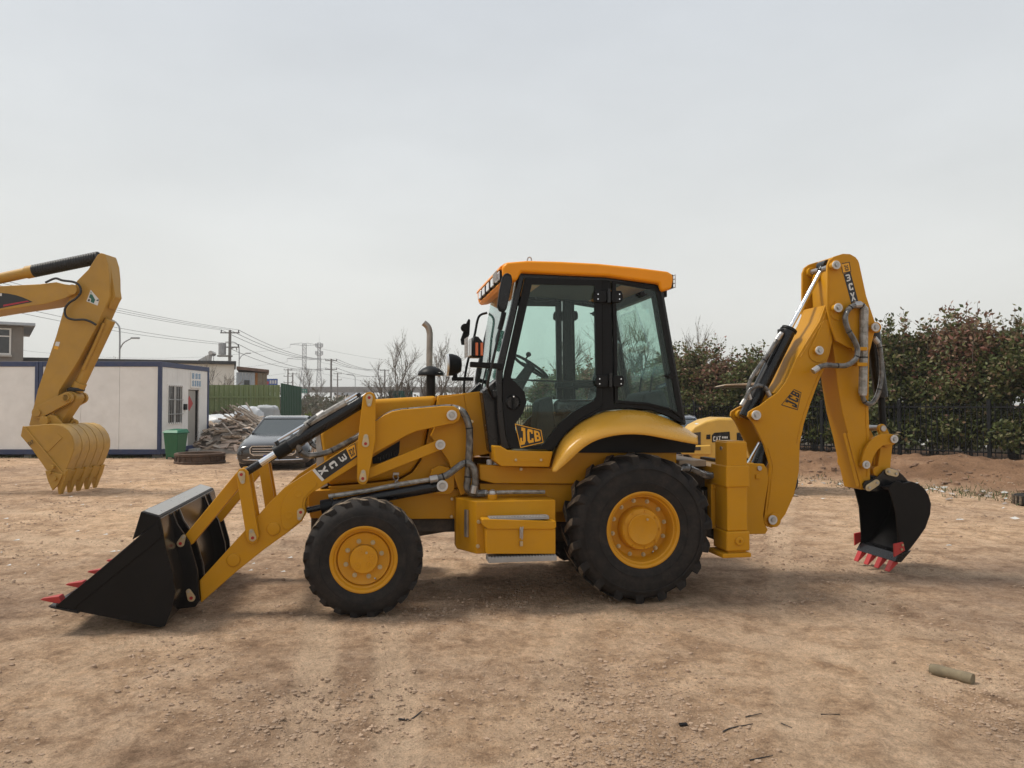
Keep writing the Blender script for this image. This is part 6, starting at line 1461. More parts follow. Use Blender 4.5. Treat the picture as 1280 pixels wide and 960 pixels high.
# ================================================================== green sheet fences
mat('fence_light', (.175, .225, .092), .6, var=.12, vscale=1.5, dust=.1); mat('fence_dark', (.008, .06, .030), .5, var=.15); mat('fence_teal', (.03, .11, .085), .6, var=.2)
def sheet_fence(pa, pb, z0, z1, npan, m, label, rail=True):
    o = empty('sheet_fence', (0, 0, 0), 0, label, 'fence', 'green sheet metal fences'); pa, pb = Vector(pa), Vector(pb); d = (pb - pa) / npan; nrm = Vector((d.y, -d.x)).normalized()
    if nrm.y > 0 and abs(nrm.y) > .5: nrm = -nrm
    for i in range(npan):
        a_ = pa + d * i; L_ = d.length; mb = MB(); k = 4; pts = []
        prof = [(0, 0), (.36, 0), (.46, .055), (.60, .055), (.70, 0), (.97, 0)]
        for f, h in prof: q = a_ + d * f + nrm * h; pts.append(q)
        for q in pts: mb.v += [(q.x, q.y, z0), (q.x, q.y, z1)]
        for q in pts: q2 = q - nrm * .006; mb.v += [(q2.x, q2.y, z0), (q2.x, q2.y, z1)]
        n = len(pts)
        for j in range(n - 1): mb.face([2 * j, 2 * j + 2, 2 * j + 3, 2 * j + 1]); mb.face([2 * n + 2 * j, 2 * n + 2 * j + 1, 2 * n + 2 * j + 3, 2 * n + 2 * j + 2]); mb.face([2 * j + 1, 2 * j + 3, 2 * n + 2 * j + 3, 2 * n + 2 * j + 1])
        mb.obj('sheet', m, o, ang=20)
    for zz in ((z1 - .55, z0 + .5) if rail else ()):
        mb = MB(); a_, b_ = pa + nrm * .04, pb + nrm * .04; c_, e_ = pa + nrm * .075, pb + nrm * .075
        mb.hexa([(a_.x, a_.y, zz), (b_.x, b_.y, zz), (e_.x, e_.y, zz), (c_.x, c_.y, zz), (a_.x, a_.y, zz + .06), (b_.x, b_.y, zz + .06), (e_.x, e_.y, zz + .06), (c_.x, c_.y, zz + .06)]); mb.obj('rail', m, o)
    return o
a_, b_ = at_depth(215, 480, 33), at_depth(350, 480, 33)
sheet_fence((a_.x, a_.y), (b_.x, b_.y), 0, 2.52, 22, 'fence_light', 'light green corrugated sheet fence behind the rubble heap')
c_ = at_depth(376.5, 484, 41)
sheet_fence((b_.x + .02, b_.y + .05), (c_.x, c_.y), 0, 2.6, 12, 'fence_dark', 'dark green sheet fence running back from the light green one', rail=False)
a_, b_ = at_depth(486, 487, 46), at_depth(516, 487, 46)
sheet_fence((a_.x, a_.y), (b_.x, b_.y), 0, 2.5, 6, 'fence_teal', 'short teal sheet fence under the bare trees', rail=False)

# ================================================================== buildings far left
mat('plaster', (.84, .82, .75), .85, var=.08, vscale=.6, dust=.12); mat('roof_dark', (.05, .05, .052), .7, var=.2); mat('grey_render', (.17, .165, .155), .9, var=.25, vscale=.7, dust=.2)
mat('sheet_blue_grey', (.38, .42, .46), .6, var=.15); mat('rust_door', (.30, .13, .035), .8, var=.35); mat('wood_old', (.22, .18, .13), .85, var=.3); mat('solar', (.03, .04, .06), .2, coat=.5)
mat('roof_tile_red', (.16, .10, .075), .8, var=.3)
D_ = 45.0; xa_, xb_ = at_depth(60, 450, D_).x, at_depth(293, 450, D_).x
wb_ = empty('white_building', (xb_, D_, 0), R(20), 'long low white building with dark flat roof edge behind the site offices', 'building')
W_ = (xb_ - xa_) * 1.1; MB().box(-W_, 0, 0, 7, 0, 4.02).obj('wall', 'plaster', wb_, .02); rf_ = MB().box(-W_ - .2, .1, -.3, 7.2, 4.02, 4.2).obj('roof', 'roof_dark', wb_, .02)
for k in range(4): wq = MB().box(-W_ + 1.2 + k * 2.2, -W_ + 2.4 + k * 2.2, -.03, .02, 1.2, 2.6).obj('window', 'glass_dark', wb_); MB().box(-W_ + 1.15 + k * 2.2, -W_ + 2.45 + k * 2.2, -.06, -.032, 1.12, 1.2).obj('sill', 'concrete', wq)
p = at_depth(250, 452, D_ - 1)
sw2 = empty('solar_water_heater', (p.x, p.y + 1.2, 4.2), R(10), 'solar water heater on the flat roof of the white building', 'water heater')
MB().hexa([(-.5, -.4, .02), (.1, -.4, .02), (.1, .4, .02), (-.5, .4, .02), (-.45, -.4, .08), (.15, -.4, .42), (.15, .4, .42), (-.45, .4, .08)]).obj('collector', 'steel', sw2)
MB().cyl((.22, -.5, .48), (.22, .5, .48), .13, n=16).obj('tank', 'steel', sw2, .02); MB().cyl((.22, -.4, 0), (.22, -.4, .4), .02, n=6).obj('leg', 'steel', sw2); MB().cyl((.22, .4, 0), (.22, .4, .4), .02, n=6).obj('leg', 'steel', sw2)
xs0, xs1 = at_depth(295, 450, D_).x, at_depth(332, 450, D_).x
sh = empty('tin_shed', (xs0 + .05, D_ - .1, 0), R(18), 'patched tin and timber shed with rusty door beside the white building', 'shed'); W_ = (xs1 - xs0)
nS_ = 10
for i in range(nS_):
    m_ = 'sheet_blue_grey' if i < 6 else ('rust_door' if i == 6 else 'wood_old'); MB().box(W_ * i / nS_ + .01, W_ * (i + 1) / nS_ - .01, 0 if i % 2 else .02, .06, 0, 3.55).obj('sheet' if i < 6 else ('door' if i == 6 else 'plank'), m_, sh)
MB().box(.05, W_ - .05, .07, 4, 0, 3.5).obj('wall', 'plaster', sh); MB().hexa([(.02, -.2, 3.72), (W_ + .1, -.2, 3.56), (W_ + .1, 4.2, 3.56), (.02, 4.2, 3.72), (.02, -.2, 3.9), (W_ + .1, -.2, 3.72), (W_ + .1, 4.2, 3.72), (.02, 4.2, 3.9)]).obj('roof', 'roof_tile_red', sh)
MB().box(.45, .75, -.03, .0, 1.9, 3.1).obj('window', 'glass_dark', sh)
D_ = 40.0; xb_ = at_depth(29, 450, D_).x
gb = empty('grey_building', (xb_, D_, 0), R(34), 'grey rendered two storey building with overhanging roof and white framed window', 'building')
MB().box(-9, 0, 0, 7, 0, 5.75).obj('wall', 'grey_render', gb, .02); MB().hexa([(-9.4, -.5, 5.76), (.5, -.5, 5.76), (.5, 7.4, 5.76), (-9.4, 7.4, 5.76), (-9.4, -.5, 5.9), (.5, -.5, 5.9), (.2, 7.4, 6.25), (-9.4, 7.4, 6.25)]).obj('roof', 'sheet_blue_grey', gb)
for k, x in enumerate((-8.2, -5.4, -2.35)):
    wq = MB().box(x, x + 1.75, -.02, .05, 4.3, 5.55).obj('window', 'glass_dark', gb)
    mb = MB().ring(rect(x - .06, x + 1.81, 4.24, 5.61), rect(x + .02, x + 1.73, 4.32, 5.53), -.05, -.021); mb.box(x + .84, x + .91, -.05, -.021, 4.32, 5.2); mb.box(x + .02, x + 1.73, -.048, -.0215, 5.16, 5.22); mb.obj('window_frame', 'decal_white', wq)
    MB().box(x - .1, x + 1.85, -.12, -.0, 4.14, 4.235).obj('sill', 'concrete', gb)

# ================================================================== poles, lamps, pylons, wires
mat('pole', (.17, .16, .15), .9, var=.15); mat('galv', (.30, .31, .32), .6, metal=.3, var=.1); mat('wire', (.03, .03, .032), .7); mat('sign_blue2', (.03, .09, .35), .5); mat('sign_green2', (.01, .17, .12), .5)
def pole(u, v, D, label, arms=1, tr=False):
    p_ = at_depth(u, v, D); H = p_.z
    o = empty('utility_pole', (p_.x, p_.y, 0), 0, label, 'utility pole', 'utility poles')
    MB().cyl((0, 0, -.1), (0, 0, H), .20, .14, n=10).obj('shaft', 'pole', o)
    for k in range(arms):
        zz = H - .25 - k * 1.5; c_ = MB().box(-1.0, 1.0, -.05, .05, zz - .06, zz + .06).obj('crossarm', 'pole', o)
        for x in (-.9, 0, .9): MB().cyl((x, 0, zz + .06), (x, 0, zz + .3), .06, n=6).obj('insulator', 'roof_dark', c_)
    if tr:
        MB().cyl((-.75, -.1, H - 2.55), (-.75, -.1, H - 1.35), .38, n=14).obj('transformer', 'galv', o, .03); MB().box(-1.2, .2, -.3, .3, H - 2.75, H - 2.6).obj('platform', 'pole', o); MB().tube([(.15, 0, H - 1.9), (.6, 0, H - 1.75), (.75, 0, H - 2.1)], .05, n=6).obj('bracket', 'pole', o)
    return Vector((p_.x, p_.y, H))
P1 = pole(287.5, 413, 80, 'tall utility pole with grey transformer behind the white building', 2, True)
P2 = pole(414, 449, 130, 'plain utility pole to the right of the lattice towers', 2)
P3 = pole(481, 462, 165, 'thin utility pole beside the bare trees', 1)
P4 = pole(360, 461, 180, 'utility pole with three crossarms left of the lattice pylon', 3)
P5 = pole(366, 466, 175, 'short plain pole next to the one with three crossarms', 1)
P6 = pole(422, 466, 190, 'small utility pole near the street lamp by the overpass', 2)
P0 = pole(-130, 318, 50, 'utility pole beyond the grey building', 2)
def wire(a_, b_, sag, r=.018):
    a_, b_ = Vector(a_), Vector(b_); pts = [a_ + (b_ - a_) * (i / 14) - Vector((0, 0, sag * 4 * (i / 14) * (1 - i / 14))) for i in range(15)]
    o = MB().tube(pts, r, n=4, smooth=False).obj('power_line', 'wire', None); tag(o, 'thin dark overhead wire strung between utility poles', 'power line', 'overhead wires'); return o
for k, x in enumerate((-.9, 0, .9)):
    wire(P0 + Vector((x, 0, .0)), P1 + Vector((x, 0, .05)), .5); wire(P1 + Vector((x, 0, .05)), P2 + Vector((x, 0, .05)), 1.0, .026); wire(P2 + Vector((x, 0, .05)), P3 + Vector((x, 0, .05)), .8, .032)
for k, x in enumerate((-.9, .9)):
    wire(P0 + Vector((x, 0, -1.7)), P1 + Vector((x, 0, -1.45)), .6); wire(P1 + Vector((x, 0, -1.45)), P2 + Vector((x, 0, -1.45)), 1.2, .026); wire(P2 + Vector((x, 0, -1.45)), P3 + Vector((x, 0, -1.2)), .8, .032)
def lamp(u, v, D, label, double=True):
    p_ = at_depth(u, v, D); H = p_.z; o = empty('street_lamp', (p_.x, p_.y, 0), 0, label, 'street lamp', 'street lamps')
    MB().tube([(0, 0, 0), (0, 0, H * .5), (0, 0, H - 1.0), (-.15, 0, H - .35), (-.6, 0, H), (-1.1, 0, H + .05)], .06, n=8).obj('post', 'galv', o); MB().box(-1.7, -1.05, -.12, .12, H - .02, H + .09).obj('lamp_head', 'galv', o, .03)
    if double: MB().tube([(0, 0, H - 2.2), (.3, 0, H - 1.7), (.9, 0, H - 1.35)], .045, n=6).obj('arm', 'galv', o); MB().box(.85, 1.45, -.12, .12, H - 1.4, H - 1.28).obj('lamp_head', 'galv', o, .03)
lamp(150, 400, 57, 'curved street lamp behind the site office roof'); lamp(299, 428, 95, 'curved street lamp beside the pole with the transformer'); lamp(444, 468, 150, 'small curved street lamp in front of the overpass', False)
def lattice(u, v, D, base, top, arms, label, nm, whip=0.0, drums=False):
    p_ = at_depth(u, v, D); H = p_.z; o = empty(nm, (p_.x, p_.y, 0), R(20), label, 'pylon' if arms else 'mast')
    r = .14
    def wdt(z): return (base + (top - base) * min(1, z / (H * .62))) if z < H * .62 else top
    lv = [0]; 
    while lv[-1] < H - 1: lv.append(min(H, lv[-1] + max(1.6, wdt(lv[-1]) * 1.05)))
    mb = MB()
    for z0, z1 in zip(lv[:-1], lv[1:]):
        a_, b_ = wdt(z0) / 2, wdt(z1) / 2; A_ = [(-a_, -a_), (a_, -a_), (a_, a_), (-a_, a_)]; B_ = [(-b_, -b_), (b_, -b_), (b_, b_), (-b_, b_)]
        for i in range(4):
            j = (i + 1) % 4
            mb.cyl((*A_[i], z0), (*B_[i], z1), r, n=4, caps=False); mb.cyl((*A_[i], z0), (*B_[j], z1), r * .6, n=3, caps=False); mb.cyl((*A_[j], z0), (*B_[i], z1), r * .6, n=3, caps=False); mb.cyl((*B_[i], z1), (*B_[j], z1), r * .6, n=3, caps=False)
    mb.obj('lattice_body', 'galv', o, flat=True)
    for (f, L_) in arms:
        mb = MB(); z = H * f
        for s in (-1, 1):
            mb.cyl((s * top / 2, 0, z - .5), (s * L_, 0, z), r * 1.1, n=4); mb.cyl((s * top / 2, 0, z + .9), (s * L_, 0, z), r * .9, n=4)
            for q in (.33, .66): mb.cyl((s * (top / 2 + (L_ - top / 2) * q), 0, z - .5 + .5 * q), (s * (top / 2 + (L_ - top / 2) * q), 0, z + .9 - .9 * q), r * .5, n=3)
            mb.cyl((s * L_, 0, z), (s * L_, 0, z - 1.8), r * .8, n=4)
        mb.obj('crossarm', 'galv', o, flat=True)
    if whip: MB().cyl((0, 0, H), (0, 0, H + whip), .08, .03, n=4).obj('whip_aerial', 'galv', o)
    if drums:
        for f in (.80, .92):
            mb = MB(); mb.lathe([(1.6, H * f), (1.7, H * f + .1), (1.6, H * f + .2)], (0, 0, 0), 'z', 16)
            for k in range(6): q = 2 * PI * k / 6; mb.box(1.7 * math.cos(q) - .25, 1.7 * math.cos(q) + .25, 1.7 * math.sin(q) - .25, 1.7 * math.sin(q) + .25, H * f + .3, H * f + 2.2)
            mb.obj('antenna_ring', 'galv', o)
    return Vector((p_.x, p_.y, H))
T1 = lattice(380.5, 429.5, 420, 7.5, 2.0, [(.985, 7.5), (.76, 9), (.58, 10)], 'grey lattice power pylon with wide crossarms in the distance', 'lattice_pylon')
T2 = lattice(399, 428, 400, 4.2, 1.5, [], 'slim lattice phone mast with ring platforms beside the pylon', 'phone_mast', 4.5, True)
for k, (f, L_) in enumerate(((.985, 7.5), (.76, 9), (.58, 10))):
    q = at_depth(700, 455 + k * 10, 600); z_ = T1.z * f - 1.8
    wire((T1.x + L_ * .94, T1.y + 3, z_), (q.x, q.y, 40 - k * 8), 9, .07); q2 = at_depth(-60, 425 + k * 14, 340); wire((T1.x - L_ * .94, T1.y - 3, z_), (q2.x, q2.y, q2.z), 7, .06)
# overpass
D_ = 260.0; zt = at_depth(420, 483.5, D_).z; zb = at_depth(420, 490, D_).z; xa_ = at_depth(180, 480, D_).x; xb_ = at_depth(700, 480, D_).x
ov = empty('overpass_bridge', (0, D_, 0), 0, 'long grey concrete overpass crossing the far background', 'bridge')
MB().box(xa_, xb_, 0, 12, zb, zt - .9).obj('deck', 'concrete_dark', ov); MB().box(xa_, xb_, -.15, .15, zt - .9, zt).obj('parapet', 'concrete_dark', ov); MB().box(xa_, xb_, 11.8, 12.1, zt - .9, zt).obj('parapet', 'concrete_dark', ov)
x = xa_ + 5
while x < xb_: MB().box(x, x + 1.6, 2, 10, 0, zb).obj('pier', 'concrete_dark', ov); x += 22
p0_, p1_ = at_depth(419, 497, 200), at_depth(452, 490.5, 200)
lb = empty('white_shed', (p0_.x, 200, 0), 0, 'low white shed far off below the overpass', 'shed'); MB().box(0, p1_.x - p0_.x, 0, 8, 0, p1_.z - .8).obj('wall', 'plaster', lb); MB().box(-.3, p1_.x - p0_.x + .3, -.4, 8.4, p1_.z - .8, p1_.z).obj('roof', 'sheet_blue_grey', lb)
for q in range(5): MB().box(.6 + q * 1.35, 1.3 + q * 1.35, -.05, .02, 1.6, 2.8).obj('window', 'glass_dark', lb)
p0_, p1_ = at_depth(331.5, 481.5, 100), at_depth(347, 473.5, 100)
sg = empty('road_sign', ((p0_.x + p1_.x) / 2, 100, 0), 0, 'blue road sign with white characters above the green fence', 'sign'); w2 = (p1_.x - p0_.x) / 2
MB().box(-w2, w2, -.05, .05, p0_.z, p1_.z).obj('board', 'sign_blue2', sg); MB().cyl((0, .1, 0), (0, .1, p1_.z), .08, n=8).obj('post', 'galv', sg)
mb = MB(); 
for i in range(3): xx = -w2 * .25 + i * w2 * .4; mb.box(xx, xx + w2 * .28, -.06, -.052, p0_.z + .2, p1_.z - .2)
mb.obj('characters', 'decal_white', sg); MB().box(-w2 * .95, -w2 * .4, -.06, -.052, p0_.z + .1, p0_.z + .5).obj('red_patch', 'red_paint', sg)
p0_, p1_ = at_depth(377.5, 491.5, 120), at_depth(384, 486, 120)
sg = empty('direction_sign', ((p0_.x + p1_.x) / 2, 120, 0), 0, 'small green direction sign beside the dark green fence', 'sign'); w2 = (p1_.x - p0_.x) / 2
MB().box(-w2, w2, -.05, .05, p0_.z, p1_.z).obj('board', 'sign_green2', sg); MB().cyl((0, .1, 0), (0, .1, p1_.z), .06, n=8).obj('post', 'galv', sg)
mb = MB()
for i in range(2):
    for k in range(2): mb.box(-w2 * .7 + i * w2 * .8, -w2 * .7 + i * w2 * .8 + w2 * .5, -.06, -.052, p0_.z + .12 + k * .3, p0_.z + .22 + k * .3)
mb.obj('characters', 'decal_white', sg)

# ================================================================== boundary fence
mat('fence_iron', (.012, .0125, .014), .6, var=.2, spec=.2)
BAY = 2.2
fe = empty('iron_fence', (F0.x, F0.y, 0), math.atan2(FT.y, FT.x), 'black iron picket fence on the earth bank in front of the hedge', 'fence')
pk = MB().box(-.011, .011, -.011, .011, .32, 1.72).obj('picket', 'fence_iron', fe).data
po = MB().box(-.045, .045, -.045, .045, .05, 1.82).obj('post', 'fence_iron', fe, .005).data
first = {'picket': [o for o in fe.children if o.name.startswith('picket')][0], 'post': [o for o in fe.children if o.name.startswith('post')][0]}
i0, i1 = -3, 9
def put(nm, data, x):
    if nm in first: o = first.pop(nm)
    else: o = link(nm, data, fe)
    o.location = (x, 0, 0); return o
for i in range(i0, i1 + 1):
    put('post', po, i * BAY)
    if i < i1:
        for zz in (.42, 1.60): MB().box(i * BAY + .045, (i + 1) * BAY - .045, -.018, .018, zz, zz + .04).obj('rail', 'fence_iron', fe)
        for k in range(1, 16): put('picket', pk, i * BAY + k * BAY / 16)
ANG = math.atan2(FT.y, FT.x)

# ================================================================== trees and hedge
m, t, b = new_mat('leaf'); at_ = N('ShaderNodeAttribute', t); at_.attribute_name = 'leafcol'
LK(at_.outputs['Color'], b.inputs['Base Color'], t); b.inputs['Roughness'].default_value = .5; b.inputs['Specular IOR Level'].default_value = .3
tl_ = N('ShaderNodeBsdfTranslucent', t); LK(at_.outputs['Color'], tl_.inputs[0], t); mi_ = N('ShaderNodeMixShader', t); mi_.inputs[0].default_value = .25
LK(b.outputs[0], mi_.inputs[1], t); LK(tl_.outputs[0], mi_.inputs[2], t); LK(mi_.outputs[0], t.nodes['Material Output'].inputs[0], t)
mat('bark', (.085, .068, .055), .9, var=.3, vscale=5); mat('twig', (.13, .105, .085), .9, var=.25, vscale=5)
GREEN = [(.085, .108, .030), (.112, .134, .042), (.142, .154, .052), (.172, .168, .070), (.058, .076, .024)]
RED = [(.22, .100, .072), (.18, .088, .060), (.25, .145, .090), (.20, .13, .072)]
TAN = [(.19, .140, .075), (.16, .122, .065), (.23, .175, .105)]
def leaf_mesh(name, pts, pick, size):
    """pts: list of (position, outward); one folded leaf each"""
    vs_, fs_, cs = [], [], []
    for p_, n_ in pts:
        q = Vector((random.gauss(0, 1), random.gauss(0, 1), random.gauss(0, 1))); ax = (q + n_ * .4).normalized(); sd_ = ax.cross(Vector((random.gauss(0, 1), random.gauss(0, 1), random.gauss(0, 1)))).normalized()
        l_ = size * random.uniform(.6, 1.3); w_ = l_ * .28; o_ = len(vs_); up_ = ax.cross(sd_)
        vs_ += [tuple(p_), tuple(p_ + ax * l_ * .5 + sd_ * w_ + up_ * w_ * .3), tuple(p_ + ax * l_), tuple(p_ + ax * l_ * .5 - sd_ * w_ + up_ * w_ * .3)]
        fs_ += [(o_, o_ + 1, o_ + 2), (o_, o_ + 2, o_ + 3)]; c_ = pick(p_); k_ = random.uniform(.75, 1.25); cs += [(c_[0] * k_, c_[1] * k_, c_[2] * k_, 1)] * 4
    me_ = bpy.data.meshes.new(name); me_.from_pydata(vs_, [], fs_); me_.materials.append(MATS['leaf'])
    ca = me_.color_attributes.new('leafcol', 'FLOAT_COLOR', 'POINT'); ca.data.foreach_set('color', [v_ for c_ in cs for v_ in c_]); me_.update(); return me_
def hedge_proto(seed, redness, H=3.5, Rr=1.15, nleaf=16000):
    random.seed(seed); lobes = []
    for k in range(40):
        z = random.uniform(.55, H - .25); rr = Rr * (1 - .45 * max(0, (z - H * .6) / (H * .4))) ; a = random.uniform(0, 2 * PI); d_ = random.uniform(.1, .75) * rr
        lobes.append((Vector((d_ * math.cos(a), d_ * math.sin(a), z)), random.uniform(.28, .55)))
    tw = []
    for k in range(24):
        a = random.uniform(0, 2 * PI); d_ = random.uniform(0, .7) * Rr; base = Vector((d_ * math.cos(a), d_ * math.sin(a), H - random.uniform(.3, .8))); tip = base + Vector((random.gauss(0, .15), random.gauss(0, .15), random.uniform(.4, 1.15))); tw.append((base, tip))
    pts = []
    for k in range(nleaf):
        c_, r_ = random.choice(lobes); n_ = Vector((random.gauss(0, 1), random.gauss(0, 1), random.gauss(0, 1))).normalized(); r2 = r_ * random.uniform(.55, 1.0) * (1 + .3 * noise.noise(n_ * 3 + c_)); pts.append((c_ + n_ * r2, n_))
    for b_, t2 in tw:
        for k in range(26): f = random.random() ** .8; pts.append((b_ + (t2 - b_) * f + Vector((random.gauss(0, .05), random.gauss(0, .05), random.gauss(0, .05))), Vector((0, 0, 1))))
    def pick(p_):
        h = p_.z / H + .25 * noise.noise(p_ * 1.3 + Vector((seed, 0, 0)))
        r_ = random.random()
        if r_ < redness * sstep(.30, .85, h): return random.choice(RED)
        if r_ > 1 - .10 - .12 * sstep(.6, 1, h): return random.choice(TAN)
        return random.choice(GREEN)
    me_ = leaf_mesh('crown', pts, pick, .135)
    mb = MB()
    for k in range(3):
        a = 2 * PI * k / 3 + random.random(); mb.tube([(.08 * math.cos(a), .08 * math.sin(a), -.1), (.16 * math.cos(a), .16 * math.sin(a), 1.0), (.4 * math.cos(a), .4 * math.sin(a), H * .8)], lambda t_: .05 * (1 - .7 * t_), n=6)
    for b_, t2 in tw: mb.tube([b_ - Vector((0, 0, .4)), b_, t2], lambda t_: .010 * (1 - .6 * t_), n=3, smooth=False)
    for c_, r_ in lobes[::2]: mb.tube([(c_.x * .2, c_.y * .2, max(.5, c_.z - .8)), c_], lambda t_: .018 * (1 - .5 * t_), n=4, smooth=False)
    tm = mb.obj('trunk', 'bark', None); d2 = tm.data; bpy.data.objects.remove(tm); return me_, d2
protos = [hedge_proto(1, .12), hedge_proto(2, .60), hedge_proto(3, .28), hedge_proto(4, .05), hedge_proto(5, .40)]
LBL = ['leafy hedge tree, mostly green with a few bronze leaves', 'leafy hedge tree with a strongly reddish top', 'leafy hedge tree of mixed green and bronze leaves', 'leafy hedge tree, dull green all over', 'leafy hedge tree, green below and reddish brown above']
random.seed(21)
seq = [0, 2, 1, 4, 3, 0, 1, 2, 3, 0, 2, 4, 3, 1, 0, 3, 2, 4, 1, 0, 3, 2, 0, 4, 1, 3, 0, 2]
t_ = -5.6; k = 0
while t_ < 17.5:
    p = fence_pt(t_, .98 + random.uniform(-.15, .3)); w_ = seq[k % len(seq)]
    o = empty('hedge_tree', (p.x, p.y, .26), random.uniform(0, 6.28), LBL[w_] + ' behind the iron fence', 'tree', 'trees of the hedge along the iron fence')
    f = random.uniform(.90, 1.06) * (.97 if t_ < 4 else (.88 if t_ < 11 else .74)); o.scale = (random.uniform(.95, 1.15), random.uniform(.95, 1.15), f)
    link('crown', protos[w_][0], o); link('trunk', protos[w_][1], o)
    t_ += random.uniform(.92, 1.2); k += 1
def bare_proto(seed, H):
    random.seed(seed); mb = MB(); tips = []
    def grow(p_, d_, L_, r_, lv):
        q = p_ + d_ * L_; m2 = p_ + d_ * L_ * .5 + Vector((random.gauss(0, .05), random.gauss(0, .05), 0)) * L_
        mb.tube([p_, m2, q], lambda t_: r_ * (1 - .4 * t_), n=5 if lv < 2 else 3, smooth=False)
        if lv >= 4: tips.append((p_, q)); return
        for k in range(random.randint(3, 4) if lv else 6):
            f = random.uniform(.35, 1.0); a = d_ + Vector((random.gauss(0, .42), random.gauss(0, .42), random.gauss(.12, .2)))
            grow(p_ + d_ * L_ * f, a.normalized(), L_ * random.uniform(.5, .78), r_ * .52, lv + 1)
    grow(Vector((0, 0, -.1)), Vector((0, 0, 1)), H * .38, .075, 0)
    pts = []
    for a_, b_ in tips:
        for k in range(2): pts.append((a_ + (b_ - a_) * random.random(), Vector((0, 0, 1))))
    lm = leaf_mesh('buds', pts, lambda p_: random.choice([(.22, .20, .12), (.18, .16, .09), (.26, .22, .15)]), .05)
    o = mb.obj('trunk', 'twig', None, flat=True); d2 = o.data; bpy.data.objects.remove(o); return d2, lm
bps = [bare_proto(31, 5.2), bare_proto(32, 4.6), bare_proto(33, 5.8)]
random.seed(5)
bspots = [(478, 46, 1.0, 0), (496, 47, 1.12, 2), (512, 45, 1.05, 1), (531, 44, 1.05, 0), (551, 43, 1.0, 2), (570, 42, .95, 1), (590, 41, .9, 0), (705, 36, .95, 2), (728, 35.5, .85, 1), (747, 35, 1.1, 2), (786, 33, 1.1, 0), (806, 32.5, 1.0, 2), (822, 32, 1.05, 1), (846, 31, 1.02, 0), (862, 30.5, .9, 2), (905, 29.5, .7, 1)]
for u, D, f, w_ in bspots:
    p = at_depth(u, 500, D); o = empty('bare_tree', (p.x, p.y, .2), random.uniform(0, 6.28), 'nearly leafless grey tree with fine upright twigs behind the hedge', 'tree', 'bare trees behind the hedge'); o.scale = (f, f, f)
    link('trunk', bps[w_][0], o); link('crown', bps[w_][1], o)
for u, D, f, w_ in ((131, 60, 1.3, 0), (58, 58, 1.1, 1), (385, 130, 1.6, 2), (398, 135, 1.5, 0), (445, 120, .9, 1), (272, 42, .85, 1), (282, 41.5, .8, 0), (265, 43.5, .8, 2)):
    p = at_depth(u, 500, D); o = empty('bare_tree', (p.x, p.y, 0), random.uniform(0, 6.28), 'thin leafless tree standing by the buildings and poles on the left', 'tree', 'bare trees on the left'); o.scale = (f, f, f)
    link('trunk', bps[w_][0], o); link('crown', bps[w_][1], o)
# brushwood against the green fence, scrub far behind
def brush(name, label, cat, u0, u1, D0, D1, zt_, n, cols, size, kind=None, group=None):
    pts = []
    for k in range(n):
        u = random.uniform(u0, u1); D = random.uniform(D0, D1); p_ = at_depth(u, 500, D); h = zt_ * (.55 + .45 * noise.noise(Vector((p_.x * .6, D * .2, 3)))) * (1 + .2 * noise.noise(Vector((p_.x * 2.5, D, 0))))
        pts.append((Vector((p_.x, D, max(.02, random.random() ** .7 * h))), Vector((0, 0, 1.5))))
    me_ = leaf_mesh(name, pts, lambda p_: random.choice(cols), size); o = link(name, me_); tag(o, label, cat, group, kind); return o
brush('dry_brush', 'dry brown brush growing in front of the light green fence', 'brush', 250, 312, 31.6, 32.7, 2.3, 5200, [(.13, .10, .07), (.10, .08, .055), (.16, .125, .085), (.09, .085, .045)], .22, 'stuff')
brush('far_scrub', 'low brown and grey scrub in the far background under the overpass', 'scrub', 300, 640, 75, 160, 3.6, 16000, [(.10, .09, .06), (.08, .08, .05), (.13, .11, .08), (.07, .075, .04)], .55, 'stuff')
brush('green_bush', 'bright yellow green bush beside the dark green fence', 'bush', 380, 389, 43, 44.5, 2.1, 700, [(.12, .15, .03), (.15, .17, .045), (.09, .12, .03)], .16)
brush('hedge_underbrush', 'low brown undergrowth along the foot of the hedge', 'undergrowth', 478, 620, 43.5, 45, 2.9, 7000, [(.12, .075, .045), (.09, .065, .035), (.06, .06, .025), (.14, .09, .055)], .16, 'stuff')

# ================================================================== loose things on the ground
random.seed(77)
mat('soil_clod', (.20, .12, .075), .95, var=.4, vscale=2); mat('stone', (.35, .245, .168), .9, var=.4, vscale=1.0, dust=.2); mat('litter_white', (.58, .57, .54), .7, var=.2, vscale=3); mat('litter_mix', (.32, .27, .23), .8, var=.5, vscale=3)
mat('log_bark', (.20, .16, .10), .9, var=.35, vscale=8); mat('weed', (.06, .085, .02), .7, var=.3)
def rock(mb, x, y, z, r):
    o_ = len(mb.v); a0 = random.uniform(0, 6.28); n = 5; hh = r * random.uniform(.5, 1.0)
    mb.v.append((x, y, z + hh))
    for i in range(n): a = a0 + 2 * PI * i / n; q = r * random.uniform(.7, 1.1); mb.v.append((x + q * math.cos(a), y + q * math.sin(a), z + hh * random.uniform(.35, .75)))
    for i in range(n): a = a0 + .3 + 2 * PI * i / n; q = r * random.uniform(.8, 1.15); mb.v.append((x + q * math.cos(a), y + q * math.sin(a), z - r * .25))
    for i in range(n):
        j = (i + 1) % n; mb.face([o_, o_ + 1 + i, o_ + 1 + j]); mb.face([o_ + 1 + i, o_ + 6 + i, o_ + 6 + j, o_ + 1 + j])
mb = MB()
